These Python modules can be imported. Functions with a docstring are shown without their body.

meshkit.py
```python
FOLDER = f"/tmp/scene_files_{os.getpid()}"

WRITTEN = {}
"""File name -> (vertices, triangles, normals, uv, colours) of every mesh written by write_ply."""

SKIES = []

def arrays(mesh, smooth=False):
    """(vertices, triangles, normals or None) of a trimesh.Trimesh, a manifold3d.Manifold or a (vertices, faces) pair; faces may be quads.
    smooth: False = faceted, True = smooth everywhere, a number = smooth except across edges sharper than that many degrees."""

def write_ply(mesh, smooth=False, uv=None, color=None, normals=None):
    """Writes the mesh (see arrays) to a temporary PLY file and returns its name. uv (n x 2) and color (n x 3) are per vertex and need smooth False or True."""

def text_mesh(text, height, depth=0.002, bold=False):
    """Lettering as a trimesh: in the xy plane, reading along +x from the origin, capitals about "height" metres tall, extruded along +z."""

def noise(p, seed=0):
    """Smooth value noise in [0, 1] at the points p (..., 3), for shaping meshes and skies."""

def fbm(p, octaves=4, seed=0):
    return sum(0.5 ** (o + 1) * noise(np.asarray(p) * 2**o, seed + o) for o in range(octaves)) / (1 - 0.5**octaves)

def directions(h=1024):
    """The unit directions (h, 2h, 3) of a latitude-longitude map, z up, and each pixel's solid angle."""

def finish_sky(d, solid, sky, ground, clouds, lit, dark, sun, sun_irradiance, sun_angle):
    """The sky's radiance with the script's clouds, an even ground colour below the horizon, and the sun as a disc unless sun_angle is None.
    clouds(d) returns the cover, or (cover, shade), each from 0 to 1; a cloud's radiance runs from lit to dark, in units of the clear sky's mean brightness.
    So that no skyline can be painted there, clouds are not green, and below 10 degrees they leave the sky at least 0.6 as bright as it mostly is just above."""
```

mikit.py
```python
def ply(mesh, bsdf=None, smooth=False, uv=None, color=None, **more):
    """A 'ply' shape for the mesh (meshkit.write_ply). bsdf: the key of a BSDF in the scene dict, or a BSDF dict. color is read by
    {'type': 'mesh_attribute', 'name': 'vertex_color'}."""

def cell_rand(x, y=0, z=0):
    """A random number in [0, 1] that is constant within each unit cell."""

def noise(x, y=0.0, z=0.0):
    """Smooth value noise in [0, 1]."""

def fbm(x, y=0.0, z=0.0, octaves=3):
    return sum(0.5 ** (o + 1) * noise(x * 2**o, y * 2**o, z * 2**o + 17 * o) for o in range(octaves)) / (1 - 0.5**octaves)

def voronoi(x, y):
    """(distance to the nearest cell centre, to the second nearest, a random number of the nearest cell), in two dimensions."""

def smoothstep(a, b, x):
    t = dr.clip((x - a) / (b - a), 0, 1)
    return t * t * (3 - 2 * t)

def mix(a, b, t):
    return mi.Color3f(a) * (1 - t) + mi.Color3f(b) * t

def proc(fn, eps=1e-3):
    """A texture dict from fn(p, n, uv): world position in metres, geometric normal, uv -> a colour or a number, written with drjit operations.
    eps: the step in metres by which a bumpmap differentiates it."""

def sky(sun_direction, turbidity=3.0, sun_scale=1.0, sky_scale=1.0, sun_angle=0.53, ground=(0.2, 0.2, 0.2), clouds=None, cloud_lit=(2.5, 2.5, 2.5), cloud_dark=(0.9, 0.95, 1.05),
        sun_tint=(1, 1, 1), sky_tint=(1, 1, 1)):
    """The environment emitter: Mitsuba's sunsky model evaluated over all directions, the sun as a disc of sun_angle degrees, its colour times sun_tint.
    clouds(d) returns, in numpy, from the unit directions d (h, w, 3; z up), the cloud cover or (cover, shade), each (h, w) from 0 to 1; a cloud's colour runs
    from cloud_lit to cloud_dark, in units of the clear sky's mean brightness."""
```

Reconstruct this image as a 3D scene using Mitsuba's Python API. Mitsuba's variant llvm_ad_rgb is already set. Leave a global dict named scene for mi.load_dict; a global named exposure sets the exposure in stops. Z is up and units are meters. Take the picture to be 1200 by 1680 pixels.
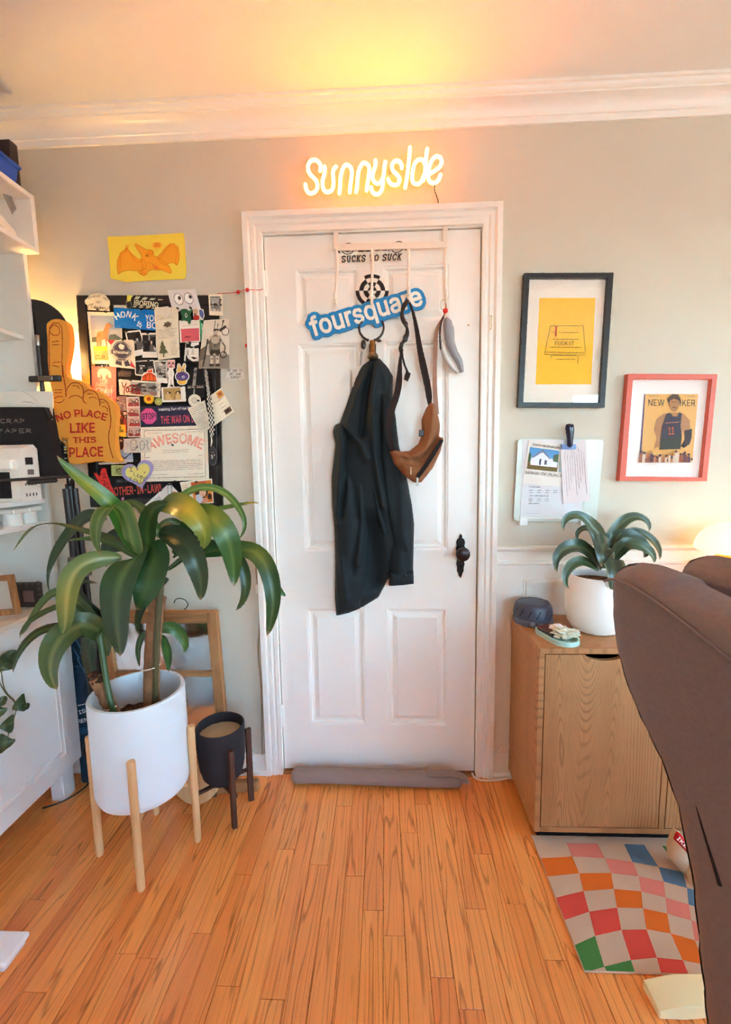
import math, random
import numpy as np, trimesh, drjit as dr, mitsuba as mi, mikit, meshkit
import manifold3d as m3
from shapely.geometry import Polygon, LineString, Point, box as sbox
from shapely.ops import unary_union
from shapely import affinity

# ---------------------------------------------------------------- camera, sky, exposure
T = mi.ScalarTransform4f
FPX, YAW, PITCH, ROLL = 734.0, -.043, .115, -.0162
CAM = np.array([.036, -1.668, 1.2525])
_f = np.array([math.sin(YAW)*math.cos(PITCH), math.cos(YAW)*math.cos(PITCH), -math.sin(PITCH)])
_r = np.array([math.cos(YAW), -math.sin(YAW), 0.]); _u = np.cross(_r, _f)
_r, _u = _r*math.cos(ROLL)+_u*math.sin(ROLL), -_r*math.sin(ROLL)+_u*math.cos(ROLL)
scene, labels = {'type': 'scene'}, {}
scene['camera'] = {'type': 'perspective', 'fov': math.degrees(2*math.atan(600/FPX)), 'fov_axis': 'x', 'near_clip': .02, 'far_clip': 200.,
                   'to_world': T().look_at(origin=CAM.tolist(), target=(CAM+_f).tolist(), up=_u.tolist())}
scene['sky'] = mikit.sky((0.25, 0.55, 0.75), turbidity=3.5, sun_scale=.6, sky_scale=2.3, ground=(.32, .32, .30), sky_tint=(.96, 1.16, 1.06))
NEON, BULB, DOME = 1.6, 27.0, .075       # radiance of the three lamps
exposure = 5.17

# ---------------------------------------------------------------- helpers
rng = random.Random(7); nrg = np.random.default_rng(7)
def ray(x, y): return _f+_r*(x-600)/FPX-_u*(y-840)/FPX
def at(x, y, Y=0.):                       # the point at depth Y seen at photo pixel x, y
    d = ray(x, y); return CAM+d*(Y-CAM[1])/d[1]
def atz(x, y, Z=0.):
    d = ray(x, y); return CAM+d*(Z-CAM[2])/d[2]
def atx(x, y, X):
    d = ray(x, y); return CAM+d*(X-CAM[0])/d[0]
def W(pts, Y=0.):                         # photo pixels -> (x, z) on the plane y = Y
    pts = np.asarray(pts, float).reshape(-1, 2)
    d = _f+np.outer((pts[:, 0]-600)/FPX, _r)-np.outer((pts[:, 1]-840)/FPX, _u)
    k = (Y-CAM[1])/d[:, 1]
    return np.stack([CAM[0]+d[:, 0]*k, CAM[2]+d[:, 2]*k], 1)
def srgb(c):
    c = np.asarray(c, float)/255; return np.where(c <= .04045, c/12.92, ((c+.055)/1.055)**2.4)
def num(name):
    if name not in scene and name not in labels: return name
    k = 1
    while f'{name}_{k:03d}' in scene or f'{name}_{k:03d}' in labels: k += 1
    return f'{name}_{k:03d}'
def clean(V, F, e=5e-6):                  # without slivers thinner than a few microns
    V = np.asarray(V); F = np.asarray(F); a, b, c = V[F[:, 0]], V[F[:, 1]], V[F[:, 2]]
    L = np.maximum(np.maximum(np.linalg.norm(b-a, axis=1), np.linalg.norm(c-b, axis=1)), np.linalg.norm(a-c, axis=1))
    return F[np.linalg.norm(np.cross(b-a, c-a), axis=1) > e*np.maximum(L, 1e-9)]
def shp(mesh, mat, col=None, smooth=30):
    if isinstance(mesh, trimesh.Trimesh): mesh = trimesh.Trimesh(mesh.vertices, clean(mesh.vertices, mesh.faces), process=False)
    if col is None: return mikit.ply(mesh, mat, smooth=smooth)
    if hasattr(mesh, 'to_mesh'):
        mm = mesh.to_mesh(); mesh = trimesh.Trimesh(np.array(mm.vert_properties[:, :3]), np.array(mm.tri_verts), process=False)
    col = np.asarray(col, float)
    if col.ndim == 1:
        if smooth not in (False, True): mesh = trimesh.graph.smooth_shade(mesh, angle=math.radians(smooth), facet_minarea=None)
        cc = np.tile(srgb(col), (len(mesh.vertices), 1))
        return mikit.ply(mesh, mat, smooth=bool(smooth), color=cc)
    return mikit.ply(mesh, mat, smooth=bool(smooth), color=srgb(col))
def add(name, mesh, mat, col=None, smooth=30, parent=None, label=None):
    key = num(f'{parent}__{name}' if parent else name)
    scene[key] = shp(mesh, mat, col, smooth)
    if label: labels[key] = {'label': label}
    return key
def thing(name, label, cat, group=None):
    key = num(name); labels[key] = {'label': label, 'category': cat}
    if group: labels[key]['group'] = group
    return key
def solo(name, mesh, mat, col, label, cat, smooth=30, group=None):   # a thing that is one mesh (it may get parts)
    key = thing(name, label, cat, group); scene[key] = shp(mesh, mat, col, smooth); return key
def struct(name, mesh, mat, col=None, smooth=False, label=None):
    key = num(name); scene[key] = shp(mesh, mat, col, smooth); labels[key] = {'kind': 'structure'}
    if label: labels[key]['label'] = label
    return key
def cat(*ms):
    out = []
    for m in ms:
        if isinstance(m, (list, tuple)): out += list(m)
        else: out.append(m)
    return trimesh.util.concatenate(out)
def box(x0, x1, y0, y1, z0, z1, b=0.0):
    if b <= 0:
        m = trimesh.creation.box([x1-x0, y1-y0, z1-z0]); m.apply_translation([(x0+x1)/2, (y0+y1)/2, (z0+z1)/2]); return m
    p = []
    for x in (x0, x1):
        for y in (y0, y1):
            for z in (z0, z1):
                sx, sy, sz = (1 if x == x0 else -1), (1 if y == y0 else -1), (1 if z == z0 else -1)
                p += [(x+sx*b, y+sy*b, z), (x+sx*b, y, z+sz*b), (x, y+sy*b, z+sz*b)]
    return trimesh.Trimesh(p).convex_hull
def rbox(x0, x1, y0, y1, z0, z1, r, seg=16):     # rounded box, the hull of eight spheres
    s = trimesh.creation.icosphere(2, r).vertices
    p = [s+np.array([x, y, z]) for x in (x0+r, x1-r) for y in (y0+r, y1-r) for z in (z0+r, z1-r)]
    return trimesh.Trimesh(np.vstack(p)).convex_hull
def lathe(prof, c=(0, 0, 0), n=48):
    m = trimesh.creation.revolve(np.asarray(prof, float), sections=n); m.apply_translation(c); return m
def spline(pts, n=24):
    pts = np.asarray(pts, float)
    if len(pts) < 3: return pts[0]+(pts[-1]-pts[0])*np.linspace(0, 1, n)[:, None]
    from scipy.interpolate import CubicSpline
    t = np.r_[0, np.cumsum(np.linalg.norm(np.diff(pts, axis=0), axis=1)+1e-9)]
    return CubicSpline(t, pts)(np.linspace(0, t[-1], n))
def tube(path, r, k=10, cap=True, flat=None):
    path = np.asarray(path, float); n = len(path); r = np.broadcast_to(r, (n,))
    tan = np.gradient(path, axis=0); tan /= np.linalg.norm(tan, axis=1, keepdims=True)+1e-12
    a = np.array([0, 0, 1.]) if abs(tan[0][2]) < .9 else np.array([1., 0, 0])
    V = []
    for i in range(n):
        a = a-tan[i]*(a@tan[i]); a /= np.linalg.norm(a)+1e-12; b = np.cross(tan[i], a)
        t = np.arange(k)*2*np.pi/k
        V.append(path[i]+r[i]*(np.cos(t)[:, None]*a+np.sin(t)[:, None]*b))
    V = np.vstack(V); F = []
    for i in range(n-1):
        for j in range(k):
            p, q = i*k+j, i*k+(j+1) % k; F += [[p, q, q+k], [p, q+k, p+k]]
    if cap:
        V = np.vstack([V, path[:1], path[-1:]])
        for j in range(k):
            F += [[n*k, (j+1) % k, j], [n*k+1, (n-1)*k+j, (n-1)*k+(j+1) % k]]
    return trimesh.Trimesh(V, F, process=False)
def rod(p0, p1, r0, r1=None, k=14): return tube([p0, p1], [r0, r0 if r1 is None else r1], k)
def ext(poly, y_front, th):               # shapely polygon in (x, z), extruded from y_front back by th
    out = []
    for g in getattr(poly, 'geoms', [poly]):
        if g.geom_type != 'Polygon' or g.area < 1e-9: continue
        m = trimesh.creation.extrude_polygon(g, th, engine='earcut'); v = m.vertices
        out.append(trimesh.Trimesh(np.stack([v[:, 0], y_front+th-v[:, 2], v[:, 1]], 1), m.faces, process=False))
    return trimesh.util.concatenate(out)
def wpoly(px, Y=0.): return Polygon(W(px, Y)).buffer(0)
def wshape(g, Y=0.):                      # shapely shape in pixels -> shapely shape on the plane
    def one(p): return Polygon(W(p.exterior.coords, Y), [W(h.coords, Y) for h in p.interiors]).buffer(0)
    return unary_union([one(p) for p in getattr(g, 'geoms', [g]) if p.geom_type == 'Polygon' and p.area > 0])
def line(pts, w): return LineString(pts).buffer(w/2, quad_segs=3)
def circ(x, y, r, ry=None, a=0):
    g = affinity.scale(Point(0, 0).buffer(1, quad_segs=8), r, ry or r)
    return affinity.translate(affinity.rotate(g, a, origin=(0, 0)), x, y)
def tri2(g):
    V, F, n = [], [], 0
    for p in getattr(g, 'geoms', [g]):
        if p.geom_type != 'Polygon' or p.area < 1e-12: continue
        v, f = trimesh.creation.triangulate_polygon(p, engine='earcut')
        if len(f) == 0: continue
        V.append(np.asarray(v)); F.append(np.asarray(f)+n); n += len(v)
    return (np.vstack(V), np.vstack(F)) if V else None
_txt = {}
def text2(s, bold=True):                  # lettering as flat triangles, capitals one unit tall
    if (s, bold) not in _txt:
        m = meshkit.text_mesh(s, 1.0, .1, bold); f = m.faces[m.face_normals[:, 2] > .9]
        v = m.vertices[:, :2].copy(); u, inv = np.unique(f, return_inverse=True)
        _txt[s, bold] = (v[u], inv.reshape(-1, 3), v[u][:, 0].min(), v[u][:, 0].max())
    return _txt[s, bold]
def txt(s, p0, p1, h, arc=0.0, bold=True, lean=0.0):
    """flat lettering from p0 to p1 (pixels, baseline), h pixels tall; arc lifts the middle"""
    v, f, a, b = text2(s, bold); p0, p1 = np.array(p0, float), np.array(p1, float)
    d = p1-p0; n = np.array([d[1], -d[0]])/np.linalg.norm(d)
    t = (v[:, 0]-a)/(b-a); dirx = np.tile(d, (len(v), 1))
    t = t+lean*v[:, 1]
    up = np.tile(n, (len(v), 1))
    if arc:
        up = n+np.outer(-(1-2*t)*arc*4/np.linalg.norm(d), d/np.linalg.norm(d))*1.0
        up /= np.linalg.norm(up, axis=1, keepdims=True)
    P = p0+t[:, None]*d+n*(arc*4*t*(1-t))[:, None]+up*(v[:, 1]*h)[:, None]
    return ('tri', P, f)
def flip_fix(V, F):
    a, b, c = V[F[:, 0]], V[F[:, 1]], V[F[:, 2]]
    n = np.cross(b-a, c-a)[:, 1]; F = F.copy(); F[n > 0] = F[n > 0][:, ::-1]; return F
def layers(items, Y, step=.00022):
    """print: a list of (shape in pixels, colour), each a hair in front of the one before, as one coloured mesh facing the room"""
    V, F, C, n = [], [], [], 0
    for i, (g, c) in enumerate(items):
        y = Y-step*(i+1)
        if isinstance(g, tuple): v, f = g[1], g[2]
        else:
            tr = tri2(g)
            if tr is None: continue
            v, f = tr
        w = W(v, y); v3 = np.stack([w[:, 0], np.full(len(w), y), w[:, 1]], 1)
        F.append(flip_fix(v3, f)+n); V.append(v3); C.append(np.tile(np.asarray(c, float), (len(v3), 1))); n += len(v3)
    V = np.vstack(V); return trimesh.Trimesh(V, clean(V, np.vstack(F)), process=False), np.vstack(C)
def card(name, label, cat_, px, d, col, art=None, th=.0009, group=None, mat='paper', part='print', step=.00022):
    """a flat sheet fixed to the wall or board: outline in photo pixels, d metres in front of the wall, its print as a part"""
    g = px if hasattr(px, 'geom_type') else Polygon(px).buffer(0)
    key = thing(name, label, cat_, group)
    scene[key] = shp(ext(wshape(g, -d), -d, th), mat, col, False)
    if art:
        art = [(a if isinstance(a, tuple) else a.intersection(g), c) for a, c in art]
        m, c = layers(art, -d, step); scene[f'{key}__{part}'] = mikit.ply(m, 'm_'+mat, smooth=False, color=srgb(c))
    return key
def Q(q):                                 # unit square (u right, v down) -> pixels of a quad
    q = np.array(q, float)
    return lambda u, v: tuple(q[0]*(1-u)*(1-v)+q[1]*u*(1-v)+q[2]*u*v+q[3]*(1-u)*v)
def qp(f, *uv): return Polygon([f(*p) for p in uv]).buffer(0)
def qr(f, u0, v0, u1, v1): return qp(f, (u0, v0), (u1, v0), (u1, v1), (u0, v1))
def ql(f, w, *uv): return line([f(*p) for p in uv], w)
def qe(f, u, v, ru, rv, n=20): return Polygon([f(u+ru*math.cos(t), v+rv*math.sin(t)) for t in np.linspace(0, 2*np.pi, n, endpoint=False)]).buffer(0)
def inside_grid(poly, h):
    x0, y0, x1, y1 = poly.bounds
    X, Y = np.meshgrid(np.arange(x0, x1, h), np.arange(y0, y1, h)); X = X.copy(); X[1::2] += h/2
    P = np.stack([X.ravel(), Y.ravel()], 1)
    import shapely
    inner = poly.buffer(-h*.45)
    return P[shapely.contains_xy(inner, P[:, 0], P[:, 1])]
def puff(px, Y, front, back=0.0, h=.008, relief=None, power=.5, w=None):
    """a soft solid: outline in photo pixels at depth Y, swelling front metres to the room and back metres away, relief(x, z) adds folds"""
    import shapely
    from scipy.spatial import Delaunay
    poly = px if hasattr(px, 'geom_type') else Polygon(W(px, Y)).buffer(0)
    ring = poly.exterior; n = max(12, int(ring.length/h))
    B = np.array([ring.interpolate(i/n, normalized=True).coords[0] for i in range(n)])
    P = np.vstack([B, inside_grid(poly, h)]); tri = Delaunay(P).simplices
    c = P[tri].mean(1); tri = tri[shapely.contains_xy(poly, c[:, 0], c[:, 1])]
    a, b, cc = P[tri[:, 0]], P[tri[:, 1]], P[tri[:, 2]]
    s = (b[:, 0]-a[:, 0])*(cc[:, 1]-a[:, 1])-(b[:, 1]-a[:, 1])*(cc[:, 0]-a[:, 0]); tri[s < 0] = tri[s < 0][:, ::-1]
    dist = shapely.distance(ring, shapely.points(P)); dist[:n] = 0
    w = w or max(dist.max(), 1e-6); e = np.clip(dist/w, 0, 1); prof = np.sqrt(np.clip(1-(1-e)**2, 0, 1))**(power*2)
    yf = front*prof
    if relief is not None: yf = np.maximum(yf+relief(P[:, 0], P[:, 1])*np.minimum(1, prof*1.5), .0005*(dist > 0))
    front_v = np.stack([P[:, 0], Y-yf, P[:, 1]], 1); back_v = np.stack([P[:, 0], Y+back*prof+.0005*(dist > 0), P[:, 1]], 1)
    idx = np.arange(len(P)); idx2 = np.where(dist > 0, idx+len(P), idx)
    m = trimesh.Trimesh(np.vstack([front_v, back_v]), np.vstack([tri, idx2[tri][:, ::-1]]), process=False)
    m.remove_unreferenced_vertices(); return m
def strip(path, w, th=.002, normal=(0, -1, 0), w2=None):
    """a flat strap along a path: half-width directions lie across the path and the normal"""
    path = np.asarray(path, float); n = len(path); t = np.gradient(path, axis=0); t /= np.linalg.norm(t, axis=1, keepdims=True)
    nn = np.broadcast_to(np.asarray(normal, float), (n, 3)); s = np.cross(t, nn); s /= np.linalg.norm(s, axis=1, keepdims=True)+1e-9
    nrm = np.cross(s, t); ww = np.linspace(w, w2 or w, n)[:, None]/2 if np.isscalar(w) else np.asarray(w)[:, None]/2
    a, b, c, d = path-s*ww+nrm*th/2, path+s*ww+nrm*th/2, path+s*ww-nrm*th/2, path-s*ww-nrm*th/2
    V = np.stack([a, b, c, d], 1).reshape(-1, 3); F = []
    for i in range(n-1):
        for j in range(4):
            p, q = i*4+j, i*4+(j+1) % 4; F += [[p, p+4, q+4], [p, q+4, q]]
    F += [[0, 1, 2], [0, 2, 3], [n*4-4, n*4-2, n*4-3], [n*4-4, n*4-1, n*4-2]]
    m = trimesh.Trimesh(V, F, process=False); m.fix_normals(); return m

# ---------------------------------------------------------------- materials
def two(b): return {'type': 'twosided', 'bsdf': b}
def prin(col, rough, **k):
    return two({'type': 'principled', 'base_color': col if isinstance(col, dict) else {'type': 'rgb', 'value': [float(x) for x in srgb(col)]}, 'roughness': rough, **k})
VC = {'type': 'mesh_attribute', 'name': 'vertex_color'}
for k, (rg, kw) in dict(paper=(.75, dict(specular=.25)), satin=(.38, {}), gloss=(.12, {}), metal=(.3, dict(metallic=.9)), cloth=(.95, dict(specular=.15, sheen=.3)),
                        leaf=(.34, dict(specular=.55)), matte=(.85, dict(specular=.2))).items():
    scene['m_'+k] = prin(VC, rg, **kw)
_add_shp = shp
def shp(mesh, mat, col=None, smooth=30): return _add_shp(mesh, 'm_'+mat, col, smooth)
_ply = mikit.ply
def vply(m, mat, c, smooth=False): return _ply(m, 'm_'+mat, smooth=smooth, color=srgb(c))
def L3(c): return mi.Color3f(*[float(x) for x in srgb(c)])
def wall_fn(c, c2):
    a, b = L3(c), L3(c2)
    return lambda p, n, uv: mikit.mix(a, b, mikit.fbm(p.x*3+p.y*3, p.z*3, p.y, 3))
def proc(fn, **k): return mikit.proc(fn, **k)
scene['m_wall'] = prin(proc(wall_fn((204, 194, 176), (211, 201, 183))), .8, specular=.2)
scene['m_ceiling'] = prin(proc(wall_fn((226, 222, 214), (232, 228, 221))), .85, specular=.2)
scene['m_trim'] = prin((236, 230, 221), .36, specular=.5)
scene['m_door'] = prin((238, 231, 222), .38, specular=.5)
def oak_floor(p, n, uv):                  # uv.x: 10 * plank number + place across in metres; uv.y: along
    k = dr.floor(uv.x/10); u = uv.x-10*k-5; v = uv.y
    r1, r2, r3 = mikit.cell_rand(k, 3), mikit.cell_rand(k, 5), mikit.cell_rand(k, 9)
    tone = mikit.mix(L3((244, 158, 82)), L3((228, 136, 68)), mikit.smoothstep(.2, 1., r1))
    tone = mikit.mix(tone, L3((240, 160, 86)), mikit.smoothstep(.80, .97, r2)*.8)
    c = (r3-.5)*.05
    w = mikit.fbm(u*26, v*1.8, k*7, 3)
    fld = dr.sqrt(dr.square(u-c*.8)+.00003)*(26+44*r2)+v*(.7+1.1*r3)+w*4.6
    g = dr.abs(dr.sin(fld*3.1416)); ring = 1-mikit.smoothstep(.0, .45, g)
    pore = mikit.smoothstep(.5, .85, mikit.noise(u*700, v*7, k))
    s = dr.clip(ring*(.45+.6*mikit.noise(u*60, v*5, k+3))+pore*.3, 0, 1)
    return mikit.mix(tone, tone*mi.Color3f(.50, .36, .26), s*.85)
scene['m_floor'] = prin(proc(oak_floor), .27, specular=.5)
def veneer(p, n, uv):                     # blonde oak with a tall cathedral figure, v up the sheet
    u, v = uv.x, uv.y
    w = mikit.fbm(u*9, v*2.5, 1, 3)-.5
    fld = (v*3.0-dr.square(u+.006+w*.02)*190+w*1.0)*8.5
    side = mikit.smoothstep(.05, .13, dr.abs(u))
    fld = dr.lerp(fld, dr.abs(u)*80+w*5+v*.8, side)
    g = .5+.5*dr.sin(fld*6.283); ring = mikit.smoothstep(.62, 1., g)
    pore = mikit.smoothstep(.6, .85, mikit.noise(u*700, v*20, 2))
    tone = mikit.mix(L3((182, 132, 86)), L3((164, 112, 68)), mikit.fbm(u*14, v*1.5, 4, 2))
    return mikit.mix(tone, L3((128, 84, 46)), dr.clip(ring*.48*(.4+mikit.noise(u*30, v*9, 6))+pore*.22, 0, 1))
scene['m_veneer'] = prin(proc(veneer), .5, specular=.35)
def wood_fn(a, b, s=1.0, axis='z'):
    A, B = L3(a), L3(b)
    def fn(p, n, uv):
        q = {'z': (p.x, p.y, p.z), 'x': (p.y, p.z, p.x)}[axis]
        w = mikit.fbm(q[0]*60*s, q[1]*60*s, q[2]*4*s, 3)
        st = mikit.noise(q[0]*420*s, q[1]*420*s, q[2]*14*s)
        return mikit.mix(A, B, dr.clip(mikit.smoothstep(.35, .7, w)*.7+st*.35, 0, 1))
    return fn
scene['m_beech'] = prin(proc(wood_fn((222, 178, 128), (203, 154, 103))), .45, specular=.4)
scene['m_walnut'] = prin(proc(wood_fn((88, 56, 44), (62, 38, 31))), .45, specular=.4)
scene['m_pine'] = prin(proc(wood_fn((176, 124, 78), (140, 92, 54))), .55, specular=.35)
scene['m_pine_x'] = prin(proc(wood_fn((176, 124, 78), (140, 92, 54), axis='x')), .55, specular=.35)
def bark(p, n, uv):
    w = mikit.fbm(p.x*25, p.y*25, p.z*50, 3); s = mikit.noise(p.x*160, p.y*160, p.z*14)
    return mikit.mix(L3((172, 124, 86)), L3((92, 60, 40)), dr.clip(w*.75+s*.45-.1, 0, 1))
scene['m_bark'] = prin(proc(bark), .8, specular=.2)
def soil_fn(p, n, uv): return mikit.mix(L3((58, 38, 28)), L3((110, 78, 52)), mikit.smoothstep(.5, .75, mikit.noise(p.x*140, p.y*140, p.z*140)))
scene['m_soil'] = prin(proc(soil_fn), .95, specular=.1)
scene['m_mirror'] = {'type': 'roughconductor', 'alpha': .02, 'specular_reflectance': {'type': 'rgb', 'value': [.86, .87, .86]}}
scene['m_pane'] = {'type': 'thindielectric', 'int_ior': 1.5}
scene['m_glass'] = {'type': 'dielectric', 'int_ior': 1.5, 'specular_transmittance': {'type': 'rgb', 'value': [.88, .97, .96]}}
scene['m_clear'] = {'type': 'thindielectric', 'int_ior': 1.45, 'specular_transmittance': {'type': 'rgb', 'value': [.62, .64, .67]}}
def leather(p, n, uv):
    w = mikit.fbm(p.x*220, p.y*220, p.z*220, 2)
    return mikit.mix(L3((108, 93, 92)), L3((122, 105, 102)), w)
scene['m_hide'] = prin(proc(leather), .5, specular=.35)
def cl(c, a=.14, f=900):
    A = L3(c)
    return lambda p, n, uv: A*(1-a+2*a*mikit.noise(p.x*f, p.y*f, p.z*f))
scene['m_jacket'] = prin(proc(cl((22, 31, 34))), .75, specular=.3, sheen=.25)
scene['m_duck'] = prin(proc(cl((138, 90, 60), .2)), .9, specular=.15, sheen=.4)
scene['m_grey_felt'] = prin(proc(cl((142, 122, 112), .12)), .9, specular=.15, sheen=.4)
# ---------------------------------------------------------------- the room
XL, XR, YB, ZC, DW, DH = -1.62, 3.2, -3.5, 2.447, .381, 2.044
def glow(c, s): return {'type': 'area', 'radiance': {'type': 'rgb', 'value': [float(v*s) for v in c]}}
def holed(x0, x1, z0, z1, holes, y0, y1):
    g = sbox(x0, z0, x1, z1)
    for h in holes: g = g.difference(sbox(*h))
    return ext(g, y0, y1-y0)
struct('wall_back', holed(XL-.1, XR+.1, -.02, ZC+.05, [(-.395, -.03, .395, DH+.012)], 0, .12), 'wall')
WIN = (2.08, .82, 2.86, 1.98)              # window in the wall behind the camera: x0, z0, x1, z1
WIN2 = (-2.8, .62, -1.0, 2.16)            # window in the right-hand wall: y0, z0, y1, z1
WIN3 = (.35, .62, 1.62, 2.16)
struct('wall_front', holed(XL-.1, XR+.1, -.02, ZC+.05, [WIN, WIN3], YB-.12, YB), 'wall')
struct('wall_left', box(XL-.1, XL, YB, 0, -.02, ZC+.05), 'wall')
m = holed(YB, 0, -.02, ZC+.05, [WIN2], 0, .12); v = m.vertices
struct('wall_right', trimesh.Trimesh(np.stack([XR+v[:, 1], v[:, 0], v[:, 2]], 1), m.faces[:, ::-1]), 'wall')
struct('ceiling', box(XL-.1, XR+.1, YB-.1, .1, ZC, ZC+.06), 'ceiling')
def window(n, x0, z0, x1, z1, put):
    zm = (z0+z1)/2; xm = (x0+x1)/2; key = f'window_{n}'
    fr = [box(x0, x0+.05, -.03, .03, z0, z1), box(x1-.05, x1, -.03, .03, z0, z1), box(x0, x1, -.03, .03, z0, z0+.05), box(x0, x1, -.03, .03, z1-.05, z1),
          box(x0, x1, -.03, .02, zm-.025, zm+.025), box(xm-.03, xm+.03, -.03, .03, z0, z1)]
    cs = [box(x0-.09, x0, -.02, .0, z0-.02, z1+.09), box(x1, x1+.09, -.02, .0, z0-.02, z1+.09), box(x0-.09, x1+.09, -.025, .0, z1, z1+.09), box(x0-.11, x1+.11, -.06, 0, z0-.04, z0)]
    def tr(m):
        m.apply_transform(put); return m
    scene[key] = shp(tr(cat(*fr)), 'trim', None, False); labels[key] = {'kind': 'structure'}
    scene[key+'__casing'] = shp(tr(cat(*cs)), 'trim', None, False)
    for k, (a, b) in enumerate(((x0+.05, xm-.03), (xm+.03, x1-.05))):
        for c, d in ((z0+.05, zm-.025), (zm+.025, z1-.05)):
            pm = trimesh.Trimesh([[a, .01, c], [b, .01, c], [b, .01, d], [a, .01, d]], [[0, 1, 2], [0, 2, 3]])
            kk = num(key+'__pane'); scene[kk] = shp(tr(pm), 'pane', None, False)
M1 = np.eye(4); M1[:3, :3] = np.diag([-1, -1, 1]); M1[:3, 3] = [WIN[0]+WIN[2], YB-.02, 0]
window(1, *WIN, M1)
M3 = M1.copy(); M3[0, 3] = WIN3[0]+WIN3[2]; window(3, *WIN3, M3)
M2 = np.eye(4); M2[:3, :3] = [[0, 1, 0], [-1, 0, 0], [0, 0, 1]]; M2[:3, 3] = [XR+.02, WIN2[0]+WIN2[2], 0]
window(2, *WIN2, M2)

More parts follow.
